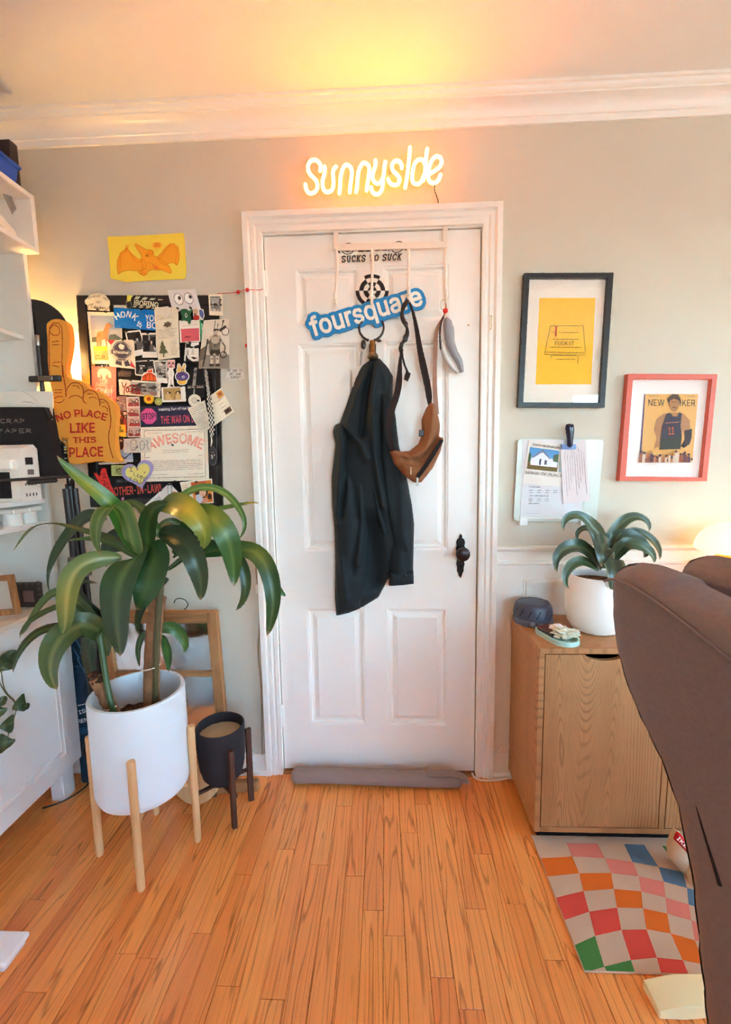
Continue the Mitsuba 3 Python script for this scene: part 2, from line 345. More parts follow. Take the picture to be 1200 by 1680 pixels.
# floor: narrow oak strips, each one a part
struct('floor', box(XL-.1, XR+.1, YB-.1, .1, -.05, -.006), 'soil')
SW, X0 = .0575, .0197
JOINTS = {}                               # strip number -> the end joints seen in the photograph (y)
for a, b, y in ((313, 348, 1531), (225, 260, 1572), (427, 468, 1639), (553, 570, 1322), (568, 597, 1437), (597, 629, 1493), (766, 800, 1491), (780, 807, 1401), (896, 931, 1575), (753, 794, 1656), (868, 882, 1404), (20, 72, 1627)):
    p = atz((a+b)/2, y); JOINTS.setdefault(math.floor((p[0]-X0)/SW), []).append(p[1])
pid = 0; far = []
for k in range(-29, 56):
    x0 = X0+k*SW; r = random.Random(k*13+5)
    ends = sorted(JOINTS.get(k, []), reverse=True) or [-.15-r.random()*.75]
    y, cuts = 0.0, []
    cuts = list(ends)
    while cuts[-1] > YB: cuts.append(cuts[-1]-.45-r.random()*.9)
    y1 = .02
    for c in cuts:
        c = max(c, YB-.02); pid += 1
        if y1-c > .03:
            m = box(x0+.0005, x0+SW-.0005, c+.0006, y1-.0006, -.012, -r.random()*.0004, .0009)
            mv = trimesh.graph.smooth_shade(m, angle=.2, facet_minarea=None); vv = mv.vertices
            uv = np.stack([10*pid+5+(vv[:, 0]-x0-SW/2), vv[:, 1]+r.random()*9], 1)
            if -1.4 < x0 < 1.3 and y1 > -1.05:
                kk = num('floor__plank'); scene[kk] = mikit.ply(mv, 'm_floor', smooth=True, uv=uv)
            else: far.append((mv, uv))
        y1 = c
    
n = 0; V, F, U = [], [], []
for mv, uv in far: V.append(mv.vertices); F.append(mv.faces+n); U.append(uv); n += len(mv.vertices)
scene['floor__plank_field'] = mikit.ply(trimesh.Trimesh(np.vstack(V), np.vstack(F), process=False), 'm_floor', smooth=True, uv=np.vstack(U))
labels['floor__plank_field'] = {'kind': 'stuff'}

def profile_x(prof, x0, x1):              # closed profile of (y, z) points drawn along x
    g = Polygon(prof).buffer(0); m = trimesh.creation.extrude_polygon(g, x1-x0, engine='earcut'); v = m.vertices
    return trimesh.Trimesh(np.stack([x0+v[:, 2], v[:, 0], v[:, 1]], 1), m.faces, process=False)
def arc(c, r, a0, a1, n=7): return [(c[0]+r*math.cos(math.radians(a)), c[1]+r*math.sin(math.radians(a))) for a in np.linspace(a0, a1, n)]
# crown moulding at the ceiling
pr_ = [(0, 2.363), (-.009, 2.363), (-.011, 2.368), (-.011, 2.382), (-.015, 2.384), (-.015, 2.388)]
pr_ += [(-.015-.034*(1-math.cos(t)), 2.388+.030*math.sin(t)) for t in np.linspace(.15, 1.45, 8)]
pr_ += [(-.050, 2.420), (-.054, 2.420), (-.054, 2.425)]+[(-.054-.014*math.sin(t), 2.425+.011*(1-math.cos(t))) for t in np.linspace(.2, 1.57, 6)]
pr_ += [(-.070, 2.438), (-.078, 2.438), (-.078, ZC+.001), (0, ZC+.001)]
struct('trim_1', profile_x(pr_, XL, XR), 'trim', smooth=25, label='white stepped crown moulding running along the top of the wall')
# chair rail and white wainscot right of the door
CR = [(0, .853), (-.006, .853), (-.010, .858), (-.010, .868), (-.006, .872), (-.006, .904), (-.012, .908), (-.018, .912), (-.024, .918), (-.024, .925), (0, .926)]
struct('trim_2', profile_x(CR, .448, XR), 'trim', smooth=25, label='white chair rail on the wall right of the door')
struct('wall_wainscot', box(.44, XR, -.003, .0, 0, .86), 'trim', label='white lower wall right of the door')
def pframe(x0, x1, z0, z1, w=.028):
    o = sbox(x0, z0, x1, z1); a = o.difference(o.buffer(-w, join_style=2)); b = o.buffer(-w*.28, join_style=2).difference(o.buffer(-w*.72, join_style=2))
    return cat(ext(a, -.009, .007), ext(b, -.014, .006))
struct('trim_3', pframe(.555, 1.35, .12, .80), 'trim', label='rectangular wainscot moulding behind the oak cabinet')
BB = [(0, 0), (-.024, 0), (-.024, .012), (-.018, .022), (-.013, .024), (-.013, .085), (-.011, .094), (-.006, .10), (0, .101)]
struct('baseboard_left', profile_x([(y, z*.8) for y, z in BB], XL, -.447), 'trim', smooth=25)
struct('baseboard_right', profile_x(BB, .447, XR), 'trim', smooth=25)

# door casing: one moulded profile run up, across and down with mitred corners
CW = .0645
cp = [(0, 0), (0, .0165), (.013, .0175), (.015, .0145), (.020, .0145), (.026, .0195), (.036, .0195), (.041, .016), (.047, .0255), (.0645, .0265), (.0645, 0)]
xi = DW+.004; zt = DH+.008
st = []
for X, Z, sx, sz in ((-xi, 0, -1, 0), (-xi, zt, -1, 1), (xi, zt, 1, 1), (xi, 0, 1, 0)):
    st.append([(X+sx*a, -b, Z+sz*a) for a, b in cp])
def loft(a, b):
    V = np.array(a+b); n = len(a); F = []
    for i in range(n): j = (i+1) % n; F += [[i, j, j+n], [i, j+n, i+n]]
    _, fc = trimesh.creation.triangulate_polygon(Polygon(cp), engine='earcut')
    m = trimesh.Trimesh(V, F, process=False); m.fix_normals(); return m
tk = struct('trim_4', loft(st[0], st[1]), 'trim', smooth=False, label='white moulded casing around the door')
scene['trim_4__head'] = shp(loft(st[1], st[2]), 'trim', None, False)
scene['trim_4__side'] = shp(loft(st[2], st[3]), 'trim', None, False)
struct('trim_5', cat(box(-.395, -.3845, -.002, .11, 0, DH+.012), box(.3845, .395, -.002, .11, 0, DH+.012), box(-.395, .395, -.002, .11, DH+.0045, DH+.012), box(-.395, .395, .06, .11, 0, DH)), 'trim', label='door jamb')
struct('trim_6', box(-.385, .385, -.012, .06, -.004, .006, .002), 'pine_x', label='wooden threshold under the door')

# the six-panel door
PX = ((-.272, -.047), (.040, .273)); PZ = ((.205, .684), (.910, 1.676), (1.745, 1.933))
yf = .004; z0d = .014
g = sbox(-DW, z0d, DW, DH)
struct('door_1', ext(sbox(-DW+.002, z0d+.002, DW-.002, DH-.002), yf+.014, .024), 'door', label='white six-panel door with coats and signs hanging on it')
def dpart(nm_, g): return add(nm_, ext(g, yf, .016), 'door', None, False, 'door_1')
dpart('stile', sbox(-DW, z0d, PX[0][0], DH)); dpart('stile', sbox(PX[1][1], z0d, DW, DH))
for a, b in ((z0d, PZ[0][0]), (PZ[0][1], PZ[1][0]), (PZ[1][1], PZ[2][0]), (PZ[2][1], DH)): dpart('rail', sbox(PX[0][0], a, PX[1][1], b))
for a, b in PZ: dpart('mullion', sbox(PX[0][1], a, PX[1][0], b))
def ring_loft(rects):                     # nested rectangles (x0, z0, x1, z1, y) joined by slopes, last one closed
    V, F = [], []
    for x0, z0, x1, z1, y in rects: V += [(x0, y, z0), (x1, y, z0), (x1, y, z1), (x0, y, z1)]
    for i in range(len(rects)-1):
        for j in range(4):
            p, q = i*4+j, i*4+(j+1) % 4; F += [[p, q, q+4], [p, q+4, p+4]]
    n = len(V)-4; F += [[n, n+1, n+2], [n, n+2, n+3]]
    return trimesh.Trimesh(V, F, process=False)
for x0, x1 in PX:
    for za, zb in PZ:
        def rr(i, y): return (x0+i, za+i, x1-i, zb-i, y)
        e = .022 if zb-za > .3 else .018
        add('panel', ring_loft([rr(0, yf+.0005), rr(.003, yf+.002), rr(.008, yf+.003), rr(.012, yf+.008), rr(.013, yf+.0125), rr(.013+e*.4, yf+.0125), rr(.016+e, yf+.006), rr(.017+e, yf+.0045)]), 'door', None, False, 'door_1')
def hinge(z0, z1, x):
    zs = np.linspace(z0, z1, 6); ms = []
    for i in range(5): ms.append(lathe([(0, zs[i]+.0006), (.0062, zs[i]+.0006), (.0062, zs[i+1]-.0006), (0, zs[i+1]-.0006)], (x, -.006, 0), 16))
    ms += [lathe([(0, z1), (.004, z1), (.005, z1+.004), (.003, z1+.009), (0, z1+.010)], (x, -.006, 0), 12), box(x, x+.012, -.001, .004, z0, z1)]
    return cat(*ms)
for z0, z1, x in ((1.842, 1.93, -.387), (.198, .288, -.387)): add('hinge', hinge(z0, z1, x), 'trim', None, 30, 'door_1')
# knob with its ornate long plate
kx = .320; esc = [(0, .972), (.006, .964), (.004, .958), (.012, .952), (.016, .94), (.013, .93), (.017, .915), (.013, .905), (.012, .87), (.015, .858), (.011, .846), (.012, .83), (.007, .824), (.005, .814), (0, .806)]
ep = Polygon([(kx+a, b) for a, b in esc]+[(kx-a, b) for a, b in esc[::-1]]).buffer(.0008)
ek = add('escutcheon', cat(ext(ep, -.0005, .004), ext(ep.buffer(-.004), -.0022, .003)), 'metal', (52, 46, 44), False, 'door_1')
labels[ek] = {'label': 'ornate dark bronze door plate'}
add('keyhole', ext(Point(kx, .852).buffer(.003).union(sbox(kx-.0012, .842, kx+.0012, .852)), -.0026, .001), 'matte', (12, 10, 10), False, ek)
kn = lathe([(0, 0), (.011, 0), (.011, .006), (.007, .012), (.007, .026), (.014, .032), (.0235, .040), (.0265, .050), (.024, .059), (.015, .064), (0, .0655)], n=40)
kn.apply_transform(trimesh.transformations.rotation_matrix(math.pi/2, [1, 0, 0])); kn.apply_translation([kx, -.001, .906])
kk = add('knob', kn, 'metal', (58, 50, 50), 30, 'door_1'); labels[kk] = {'label': 'dark round door knob'}
# ---------------------------------------------------------------- neon sign
def Z(ox, oy, s): return lambda pts: [(ox+x/s, oy+y/s) for x, y in pts]
zn = Z(460, 220, 4)
ns = thing('neon_sign', 'glowing orange yellow script neon sign on the wall above the door', 'neon sign')
NL = [[[(262, 240), (262, 200), (235, 172), (200, 178), (182, 215), (195, 262), (232, 300), (245, 345), (225, 382), (195, 390), (172, 365), (165, 332)]],
      [[(292, 215), (280, 300), (280, 350), (305, 382), (335, 372), (350, 330), (365, 215)]],
      [[(388, 388), (395, 300), (408, 235), (432, 203), (460, 215), (470, 260), (462, 325), (457, 380)]],
      [[(498, 378), (508, 290), (522, 222), (548, 190), (578, 205), (584, 250), (575, 315), (567, 370)]],
      [[(625, 175), (610, 255), (612, 305), (640, 326), (668, 300), (682, 240), (690, 185)], [(681, 270), (672, 340), (655, 385), (630, 396), (605, 378), (597, 350)]],
      [[(798, 222), (792, 192), (765, 175), (737, 195), (738, 235), (768, 268), (784, 300), (772, 328), (745, 335), (718, 317), (708, 296)]],
      [[(852, 90), (845, 175), (834, 270), (820, 350)]],
      [[(965, 100), (956, 180), (944, 285), (938, 305)], [(948, 195), (925, 168), (897, 176), (876, 215), (867, 275), (874, 318), (900, 330), (925, 312), (940, 275)]],
      [[(980, 262), (1022, 236), (1056, 200), (1055, 160), (1026, 147), (996, 172), (976, 228), (971, 285), (988, 318), (1018, 320), (1044, 292), (1052, 268)]]]
for ls in NL:
    ms = []
    for l in ls:
        w = W(zn(l), -.036); p = spline(np.stack([w[:, 0], np.full(len(w), -.036), w[:, 1]], 1), 30)
        ms += [tube(p, .0066, 8), trimesh.creation.icosphere(1, .0066).apply_translation(p[0]), trimesh.creation.icosphere(1, .0066).apply_translation(p[-1])]
    m = cat(*ms); fr_ = m.face_normals[:, 1] < .08
    k = num(ns+'__letter'); scene[k] = {**shp(trimesh.Trimesh(m.vertices, m.faces[fr_], process=False), 'paper', (255, 220, 150), True), 'emitter': glow((1, .24, .015), NEON)}
    scene[k+'__housing'] = shp(trimesh.Trimesh(m.vertices, m.faces[~fr_], process=False), 'satin', (226, 220, 206), True)
for x, y in ((505, 268), (560, 290), (640, 285), (700, 262), (722, 290)):
    p = at(x, y, 0); add('standoff', rod(p, p+np.array([0, -.030, 0]), .003, k=8), 'clear', None, True, ns)
p = [at(x, y, Y) for x, y, Y in ((714, 304, -.03), (716, 320, -.006), (719, 328, -.004), (718, 339, -.004))]
solo('sign_cord', tube(spline(p, 12), .0012, 6), 'matte', (40, 34, 30), 'thin dark cord hanging from the neon sign to the door casing', 'cord')

# ---------------------------------------------------------------- framed pictures and board on the right
zr = Z(820, 420, 3.158)
def frame(name, label, o, i, depth, col, matcol, mat='satin'):
    key = thing(name, label, 'picture frame')
    po, pi = wpoly(o, -depth), wpoly(i, -depth)
    add('border', ext(po.difference(pi), -depth, depth-.001), mat, col, False, key)
    add('backing', ext(pi.buffer(.002, join_style=2).simplify(.0002), -.006, .004), 'paper', matcol, False, key)
    w = W(i, -depth+.007); a = np.array([[x, -depth+.007, z] for x, z in w])
    return key, a
def picture(key, px, d, art, part='print'):
    m, c = layers([(g if isinstance(g, tuple) else g.intersection(Polygon(px).buffer(.01)), c) for g, c in art], -d); scene[num(f'{key}__{part}')] = vply(m, 'paper', c)
def glaze(key, a): add('glass', trimesh.Trimesh(a, flip_fix(a, np.array([[0, 1, 2], [0, 2, 3]])), process=False), 'pane', None, False, key)
o, i = zr([(130, 88), (592, 86), (545, 785), (97, 782)]), zr([(156, 112), (563, 112), (520, 760), (123, 758)])
fk, ga = frame('black_picture_frame', 'black frame with a yellow print on a white mat, hanging right of the door', o, i, .024, (24, 23, 25), (238, 226, 212))
yq = zr([(207, 217), (497, 217), (475, 665), (187, 665)])
ink = (92, 62, 40)
def zl(w, *p): return line(zr(p), w)
art = [(Polygon(yq), (246, 190, 44)),
       (zl(.75, (264, 362), (434, 362)), ink), (zl(.75, (264, 362), (235, 500)), ink), (zl(.75, (434, 362), (445, 502)), ink), (zl(.75, (235, 498), (445, 502)), ink), (zl(.75, (234, 510), (443, 512)), ink), (zl(.6, (235, 498), (234, 510)), ink), (zl(.6, (445, 500), (443, 512)), ink),
       (zl(.7, (268, 515), (264, 530)), ink), (zl(.7, (268, 515), (400, 517)), ink), (zl(.7, (408, 515), (405, 556)), ink), (zl(.7, (295, 535), (392, 536)), ink),
       (zl(.7, (270, 394), (284, 394)), ink), (zl(.7, (310, 395), (410, 397)), ink), (zl(.7, (272, 430), (412, 432)), ink), (zl(.7, (262, 472), (425, 474)), ink),
       (zl(2.6, (294, 365), (292, 415)), (184, 52, 30)), (txt('FUCK IT', *zr([(288, 462), (386, 462)]), 6.6, bold=False), ink)]
picture(fk, yq, .0065, art); glaze(fk, ga)
o, i = zr([(668, 610), (1130, 612), (1075, 1167), (622, 1165)]), zr([(692, 635), (1103, 637), (1050, 1148), (655, 1142)])
fk, ga = frame('red_picture_frame', 'coral red frame with a magazine cover of a basketball player', o, i, .026, (206, 88, 62), (238, 230, 224))
mq = zr([(750, 715), (1030, 715), (1000, 1070), (722, 1070)])
def zp(*p): return Polygon(zr(p)).buffer(0)
sk, jr = (176, 128, 92), (62, 64, 80)
art = [(Polygon(mq), (222, 172, 104)), (zp((750, 715), (756, 715), (732, 1070), (722, 1070)), (86, 70, 110)),
       (txt('NEW YORKER', *zr([(771, 776), (1014, 778)]), 10.5, bold=False), (60, 48, 52)), (zl(.6, (775, 726), (825, 726)), (90, 70, 60)), (zl(.6, (962, 726), (1012, 726)), (90, 70, 60)),
       (zp((800, 1000), (815, 940), (800, 900), (815, 845), (850, 818), (885, 812), (920, 812), (955, 818), (985, 850), (990, 900), (985, 960), (960, 990), (940, 985), (960, 950), (950, 900), (935, 990), (850, 1000), (845, 900), (838, 940), (830, 985)), sk),
       (zp((958, 905), (998, 895), (996, 940), (985, 975), (955, 995), (940, 985), (960, 950)), (52, 48, 56)),
       (Polygon([zr([(905+26*math.cos(t), 765+42*math.sin(t))])[0] for t in np.linspace(0, 6.28, 20)]), sk),
       (zp((878, 770), (872, 735), (895, 716), (925, 718), (940, 740), (934, 775), (930, 750), (905, 738), (885, 748)), (84, 70, 62)),
       (zl(.7, (892, 757), (902, 757)), (60, 40, 34)), (zl(.7, (912, 757), (922, 757)), (60, 40, 34)), (zl(1.2, (898, 785), (914, 786)), (84, 40, 36)),
       (zp((865, 818), (885, 812), (900, 832), (922, 832), (930, 810), (945, 815), (938, 880), (945, 935), (835, 945), (842, 885)), jr), (zp((835, 945), (945, 935), (938, 1000), (830, 1003)), (58, 70, 66)),
       (zl(1.2, (858, 866), (930, 860)), (176, 112, 84)), (txt('11', *zr([(876, 925), (906, 924)]), 12), (206, 106, 72))]
for k in range(26):
    x, y = 722+k*10.9+rng.uniform(-4, 4), 1030+rng.uniform(-22, 30); c = rng.choice([(120, 70, 52), (168, 108, 70), (88, 58, 60), (196, 140, 96), (70, 60, 80)])
    art += [(zp((x-9, 1075), (x-7, y+8), (x+7, y+8), (x+9, 1075)), rng.choice([(150, 90, 70), (96, 70, 80), (186, 130, 100), (210, 190, 170)])), (circ(*zr([(x, y)])[0], 2.0), c)]
picture(fk, mq, .0065, art); glaze(fk, ga)

wq = Polygon(W(zr([(97, 948), (541, 951), (503, 1380), (72, 1372)]), -.016)).buffer(-.014).buffer(.014, quad_segs=6)
wb = solo('glass_whiteboard', ext(wq, -.016, .007), 'gloss', (206, 212, 202), 'glossy white memo board with papers clipped to it, below the black frame', 'memo board', False)
for px in ([(108, 1356), (147, 1354), (145, 1394), (106, 1396)], [(424, 1362), (452, 1362), (450, 1394), (422, 1396)]):
    add('bracket', ext(wpoly(zr(px), -.022), -.022, .021), 'satin', (236, 232, 226), False, wb)
add('ledge', ext(wpoly(zr([(108, 1352), (440, 1356), (440, 1364), (108, 1360)]), -.026), -.026, .01), 'satin', (226, 226, 220), False, wb)
pq = zr([(122, 952), (452, 952), (424, 1350), (108, 1348)]); f = Q(pq); g_ = (96, 92, 96)
art = [(txt('Event this week', f(.13, .625), f(.31, .625), 2.2), g_), (txt('2024 - Wednesday through', f(.13, .74), f(.45, .74), 2.2), g_), (txt('info tomorrow', f(.13, .84), f(.30, .84), 2.0), g_), (ql(f, .4, (.05, .965), (.35, .965)), (170, 166, 166))]
for r_ in (.66, .69, .775, .80):
    for k in range(5 if r_ < .7 else 3): art.append((ql(f, .9, (.13+k*.13, r_), (.19+k*.13, r_)), (130, 126, 130)))
card('letter_sheet', 'large white printed sheet at the back on the memo board', 'paper sheet', pq, .0172, (216, 212, 212), art)
pq = zr([(152, 952), (340, 978), (320, 1196), (118, 1178)]); f = Q(pq)
art = [(qr(f, .06, .16, .86, .66), (116, 164, 196)), (qr(f, .06, .16, .86, .36), (92, 150, 196)), (qr(f, .06, .5, .86, .66), (116, 98, 60)), (qp(f, (.12, .48), (.16, .36), (.42, .2), (.66, .36), (.84, .42), (.84, .56), (.14, .56)), (226, 226, 232)), (qp(f, (.14, .38), (.42, .18), (.66, .37), (.62, .38), (.42, .24), (.18, .4)), (120, 126, 150)),
       (qr(f, .36, .4, .41, .54), (80, 80, 96)), (qr(f, .5, .42, .56, .52), (96, 92, 110)), (qr(f, .06, .3, .12, .5), (76, 96, 60)), (qp(f, (.72, .28), (.86, .24), (.86, .44), (.72, .42)), (90, 110, 84)), (qr(f, .90, .16, .99, .66), (150, 160, 158)),
       (txt('DAVID DAVENPORT', f(.12, .115), f(.86, .12), 3.4), (112, 104, 104)), (txt('SENSE OF PLACE', f(.04, .77), f(1.0, .77), 4.6, bold=False), (92, 84, 84))]
card('gallery_postcard', 'postcard with a white house under a blue sky on the memo board', 'postcard', pq, .019, (226, 217, 206), art)
pq = zr([(316, 990), (444, 950), (470, 1270), (331, 1284)]); f = Q(pq); art = []
for k in range(9):
    u = .16+k*.092; art.append((ql(f, .55, (u, .1+.05*((k*7) % 3)), (u+.005, .88-.11*((k*5) % 4))), (150, 142, 144)))
card('receipt', 'narrow white receipt with lengthwise print under the blue clip', 'receipt', pq, .022, (222, 208, 206), art)
cl_ = thing('spring_clip', 'dark blue spring clip gripping the papers on the memo board', 'clip')
add('base', ext(Polygon(W(zr([(322, 975), (398, 975), (398, 1002), (322, 1002)]), -.030)).buffer(-.004).buffer(.0038), -.030, .012), 'gloss', (96, 120, 176), 30, cl_)
add('grip', puff(zr([(345, 872), (362, 868), (384, 872), (388, 900), (378, 985), (366, 994), (352, 985), (346, 930), (340, 895)]), -.032, .012, .006, h=.003), 'gloss', (30, 30, 54), True, cl_)

# ---------------------------------------------------------------- over-door rack and things on the door
z8, z7, za = Z(540, 360, 5.217), Z(380, 340, 2.609), Z(480, 560, 3.3333)
rk = thing('over_door_rack', 'white over-door coat rack with four long hooks', 'coat rack')
def W3(px, Y): w = W(px, Y); return np.stack([w[:, 0], np.full(len(w), Y), w[:, 1]], 1)
add('bar', ext(wpoly(z8([(44, 210), (1006, 186), (1006, 240), (44, 268)]), -.012), -.012, .004), 'satin', (232, 218, 202), False, rk)
for pxs in ([(40, 136), (76, 134), (72, 262), (46, 262)], [(980, 96), (1016, 94), (1010, 240), (984, 240)]):
    w = W(z8(pxs), -.012); a, b = w[:, 0].min(), w[:, 0].max()
    add('bracket', cat(box(a, b, -.010, -.007, w[:, 1].min(), DH+.005), box(a, b, -.010, .03, DH+.0012, DH+.0042)), 'satin', (232, 218, 202), False, rk)
for X, yb in ((60, 752), (367, 735), (682, 718), (1000, 722)):
    a = at(*z8([(X, 262)])[0], -.018); b = at(*z8([(X, yb)])[0], -.024); zb = b[2]+.004
    p = [(a[0], -.014, a[2]+.006), (a[0], -.018, (a[2]+zb)/2), (b[0], -.018, zb+.03)]+[(b[0], -.030+.012*math.cos(t), zb+.014-.014*math.sin(t)) for t in np.linspace(.2, 2.9, 9)]
    tip = [(b[0], -.044, zb+.016), (b[0], -.046, zb+.040)]
    k = add('hook', tube(spline(p, 30), .0048, 10), 'satin', (234, 222, 208), True, rk)
    add('tip', tube(np.array(tip), [.0066, .0062], 10), 'satin', (236, 228, 216), True, k)
# stickers and signs
f = Q(z8([(70, 200), (692, 174), (652, 358), (72, 382)])); dk = (48, 40, 38)
art = [(qe(f, .15, .3, .09, .28).difference(qe(f, .15, .3, .078, .24)), dk), (qe(f, .85, .32, .09, .28).difference(qe(f, .85, .32, .078, .24)), dk), (qe(f, .15, .3, .05, .16).difference(qe(f, .15, .3, .04, .12)), dk),
       (qr(f, .30, .38, .38, .47), dk), (qr(f, .40, .38, .47, .47), dk), (qe(f, .57, .36, .05, .10).difference(qe(f, .57, .32, .03, .07)), dk), (qe(f, .68, .37, .04, .09).difference(qe(f, .68, .33, .02, .06)), dk), (qr(f, .73, .4, .745, .5), dk)]
art += [(qp(f, (a, .36), (a+.03, .5), (a-.01, .46)), dk) for a in (.02, .965)]
SER = {'S': [[(.9, .8), (.7, 1), (.35, 1), (.12, .82), (.2, .6), (.75, .42), (.9, .2), (.65, 0), (.3, 0), (.1, .2)], [(.9, .72), (.9, 1)], [(.1, .28), (.1, 0)]],
       'U': [[(.2, 1), (.2, .25), (.4, .02), (.65, .02), (.82, .25), (.82, 1)], [(.02, 1), (.4, 1)], [(.65, 1), (1, 1)]],
       'C': [[(.9, .72), (.75, .97), (.45, .99), (.15, .75), (.13, .3), (.4, .02), (.7, .02), (.92, .25)], [(.9, .66), (.9, 1)]],
       'K': [[(.2, 1), (.2, 0)], [(.85, 1), (.25, .45)], [(.42, .6), (.85, 0)], [(.02, 0), (.4, 0)], [(.02, 1), (.4, 1)], [(.65, 0), (1.02, 0)], [(.65, 1), (1, 1)]],
       'T': [[(.5, 1), (.5, 0)], [(.05, 1), (.95, 1)], [(.05, 1), (.05, .75)], [(.95, 1), (.95, .75)], [(.3, 0), (.7, 0)]],
       'O': [[(.5, 1), (.18, .85), (.08, .5), (.18, .15), (.5, 0), (.82, .15), (.92, .5), (.82, .85), (.5, 1)]]}
x = .065
for ch in 'SUCKS TO SUCK':
    if ch != ' ':
        for s_ in SER[ch]:
            art.append((ql(f, 1.85 if len(s_) > 2 or abs(s_[0][1]-s_[1][1]) > .5 else 1.0, *[(x+a*.057, .92-b*.28) for a, b in s_]), dk))
        x += .072
    else: x += .045
card('bumper_sticker', 'white sticker with bold black lettering at the top of the door', 'sticker', z8([(70, 200), (692, 174), (652, 358), (72, 382)]), -.0030, (240, 230, 216), art)
cx, cy = z8([(370, 610)])[0]; R_ = 27.3
art = []
for k in range(6):
    for j, (a, b) in enumerate(((.78, 1.0), (.52, .78), (.26, .52), (0.0, .26))):
        if (k+j) % 2 == 1:
            t = np.linspace(k*60, k*60+60, 8)*math.pi/180
            art.append((Polygon([(cx+R_*b*math.cos(q), cy-R_*b*math.sin(q)) for q in t]+[(cx+R_*a*math.cos(q), cy-R_*a*math.sin(q)) for q in t[::-1]]).buffer(0), (44, 38, 38)))
card('target_sign', 'round black and white checkered target disc on the door behind the blue sign', 'sign', circ(cx, cy, R_), -.0012, (240, 228, 214), art, th=.002)
v, f, a, b = text2('foursquare', True)
p0, p1, hh = np.array(z7([(347, 551)])[0]), np.array(z7([(823, 413)])[0]), 30.5
_, P, f = txt('foursquare', p0, p1, hh)
lg = unary_union([Polygon(P[t]).buffer(.02) for t in f]).buffer(.5).buffer(-.35)
lg = unary_union([Polygon(g.exterior, [h for h in g.interiors if Polygon(h).area > 6]).simplify(.12) for g in getattr(lg, 'geoms', [lg]) if g.area > 4])
bg = wshape(lg.buffer(6.5).buffer(5).buffer(-5.5), -.012)
bs = solo('blue_letter_sign', ext(unary_union([Polygon(g.exterior) for g in getattr(bg, 'geoms', [bg])]), -.0075, .006), 'satin', (32, 128, 186), 'tilted blue cut-out sign with white rounded lettering across the door', 'sign', False)
add('lettering', ext(wshape(lg, -.012), -.0105, .004), 'satin', (236, 228, 216), False, bs)
# horned bottle-opener hook
hk = thing('horned_hook', 'dark horned animal head hook with a brass neck on the door', 'coat hook')
for pts in ([(562, 488), (549, 505), (548, 530), (562, 555), (588, 570)], [(642, 486), (652, 508), (648, 535), (630, 560), (608, 571)]):
    w = W3(z7(pts), -.03); add('horn', tube(spline(w, 20), np.linspace(.0028, .0048, 20), 8), 'metal', (66, 58, 54), True, hk)
c = at(*z7([(604, 606)])[0], -.034)
add('neck', lathe([(0, .030), (.009, .028), (.010, .016), (.008, .012), (.0095, .006), (.009, -.002), (.012, -.01), (0, -.012)], c, 20), 'metal', (160, 112, 62), 30, hk)
add('base', lathe([(0, -.008), (.010, -.01), (.019, -.022), (.020, -.03), (.013, -.036), (0, -.037)], c, 18), 'metal', (122, 110, 86), 30, hk)
e = at(*z7([(632, 572)])[0], -.034)
add('ear', trimesh.creation.icosphere(2, 1).apply_scale([.009, .004, .005]).apply_translation(e), 'metal', (70, 60, 56), True, hk)
add('backplate', box(c[0]-.012, c[0]+.012, -.03, .003, c[2]-.02, c[2]+.02, .002), 'metal', (80, 70, 60), False, hk)
kf = thing('key_fob', 'black oval key fob on a chain beside the horned hook', 'key fob')
c = at(*z7([(565, 588)])[0], -.03)
add('body', trimesh.creation.icosphere(3, 1).apply_scale([.0095, .006, .0165]).apply_translation(c), 'gloss', (40, 34, 34), True, kf)
add('ring', trimesh.creation.torus(.006, .0012, 20, 8).apply_transform(trimesh.transformations.rotation_matrix(1.57, [1, 0, 0])).apply_translation(c+[.002, 0, .02]), 'metal', (190, 180, 160), True, kf)
for k in range(6):
    q = at(*z7([(558-1.2*k, 622+10*k)])[0], -.026)
    add('link', trimesh.creation.torus(.0036, .0011, 14, 6).apply_transform(trimesh.transformations.rotation_matrix(1.57, [1, 0, 0] if k % 2 else [.7, .7, 0])).apply_translation(q), 'metal', (150, 136, 118), True, kf)
q = W3(z7([(516, 694), (542, 680), (546, 760), (518, 770)]), -.014)
add('badge', ext(Polygon(q[:, [0, 2]]), -.014, .002), 'gloss', (216, 206, 196), False, kf)

# jacket
def ridges(Y, *rs):
    L = [(LineString(W(p, Y)), a*1.4, s*.85) for p, a, s in rs]
    def fn(x, z):
        import shapely
        pt = shapely.points(x, z); return sum(a*np.exp(-(shapely.distance(l, pt)/s)**2) for l, a, s in L)
    return fn
jk = thing('dark_jacket', 'dark green-black jacket hanging by its hood from the horned hook', 'jacket')
body = za([(440, 92), (478, 94), (520, 140), (550, 190), (548, 300), (580, 570), (622, 740), (650, 900), (655, 1150), (528, 1290), (470, 1400), (380, 1455), (255, 1470), (245, 1200), (240, 900), (250, 560), (240, 500), (262, 440), (295, 350), (325, 260), (345, 200), (385, 130)])
add('body', puff(body, -.008, .055, h=.008, power=.6, relief=ridges(-.01, (za([(455, 95), (440, 300), (450, 600), (500, 900)]), .018, .014), (za([(440, 100), (360, 280), (320, 420), (300, 470)]), .012, .012), (za([(470, 100), (540, 300), (560, 560)]), .012, .014), (za([(448, 110), (400, 330), (380, 520)]), -.02, .012), (za([(300, 480), (380, 560), (410, 640)]), .016, .016), (za([(420, 1000), (440, 1300)]), -.03, .05))), 'jacket', None, True, jk)
sl = za([(222, 490), (232, 458), (262, 445), (300, 462), (318, 520), (300, 640), (352, 705), (402, 775), (414, 900), (424, 1080), (420, 1200), (404, 1330), (370, 1462), (300, 1488), (240, 1500), (233, 1400), (235, 1200), (230, 1020), (218, 900), (215, 740), (236, 560), (226, 520)])
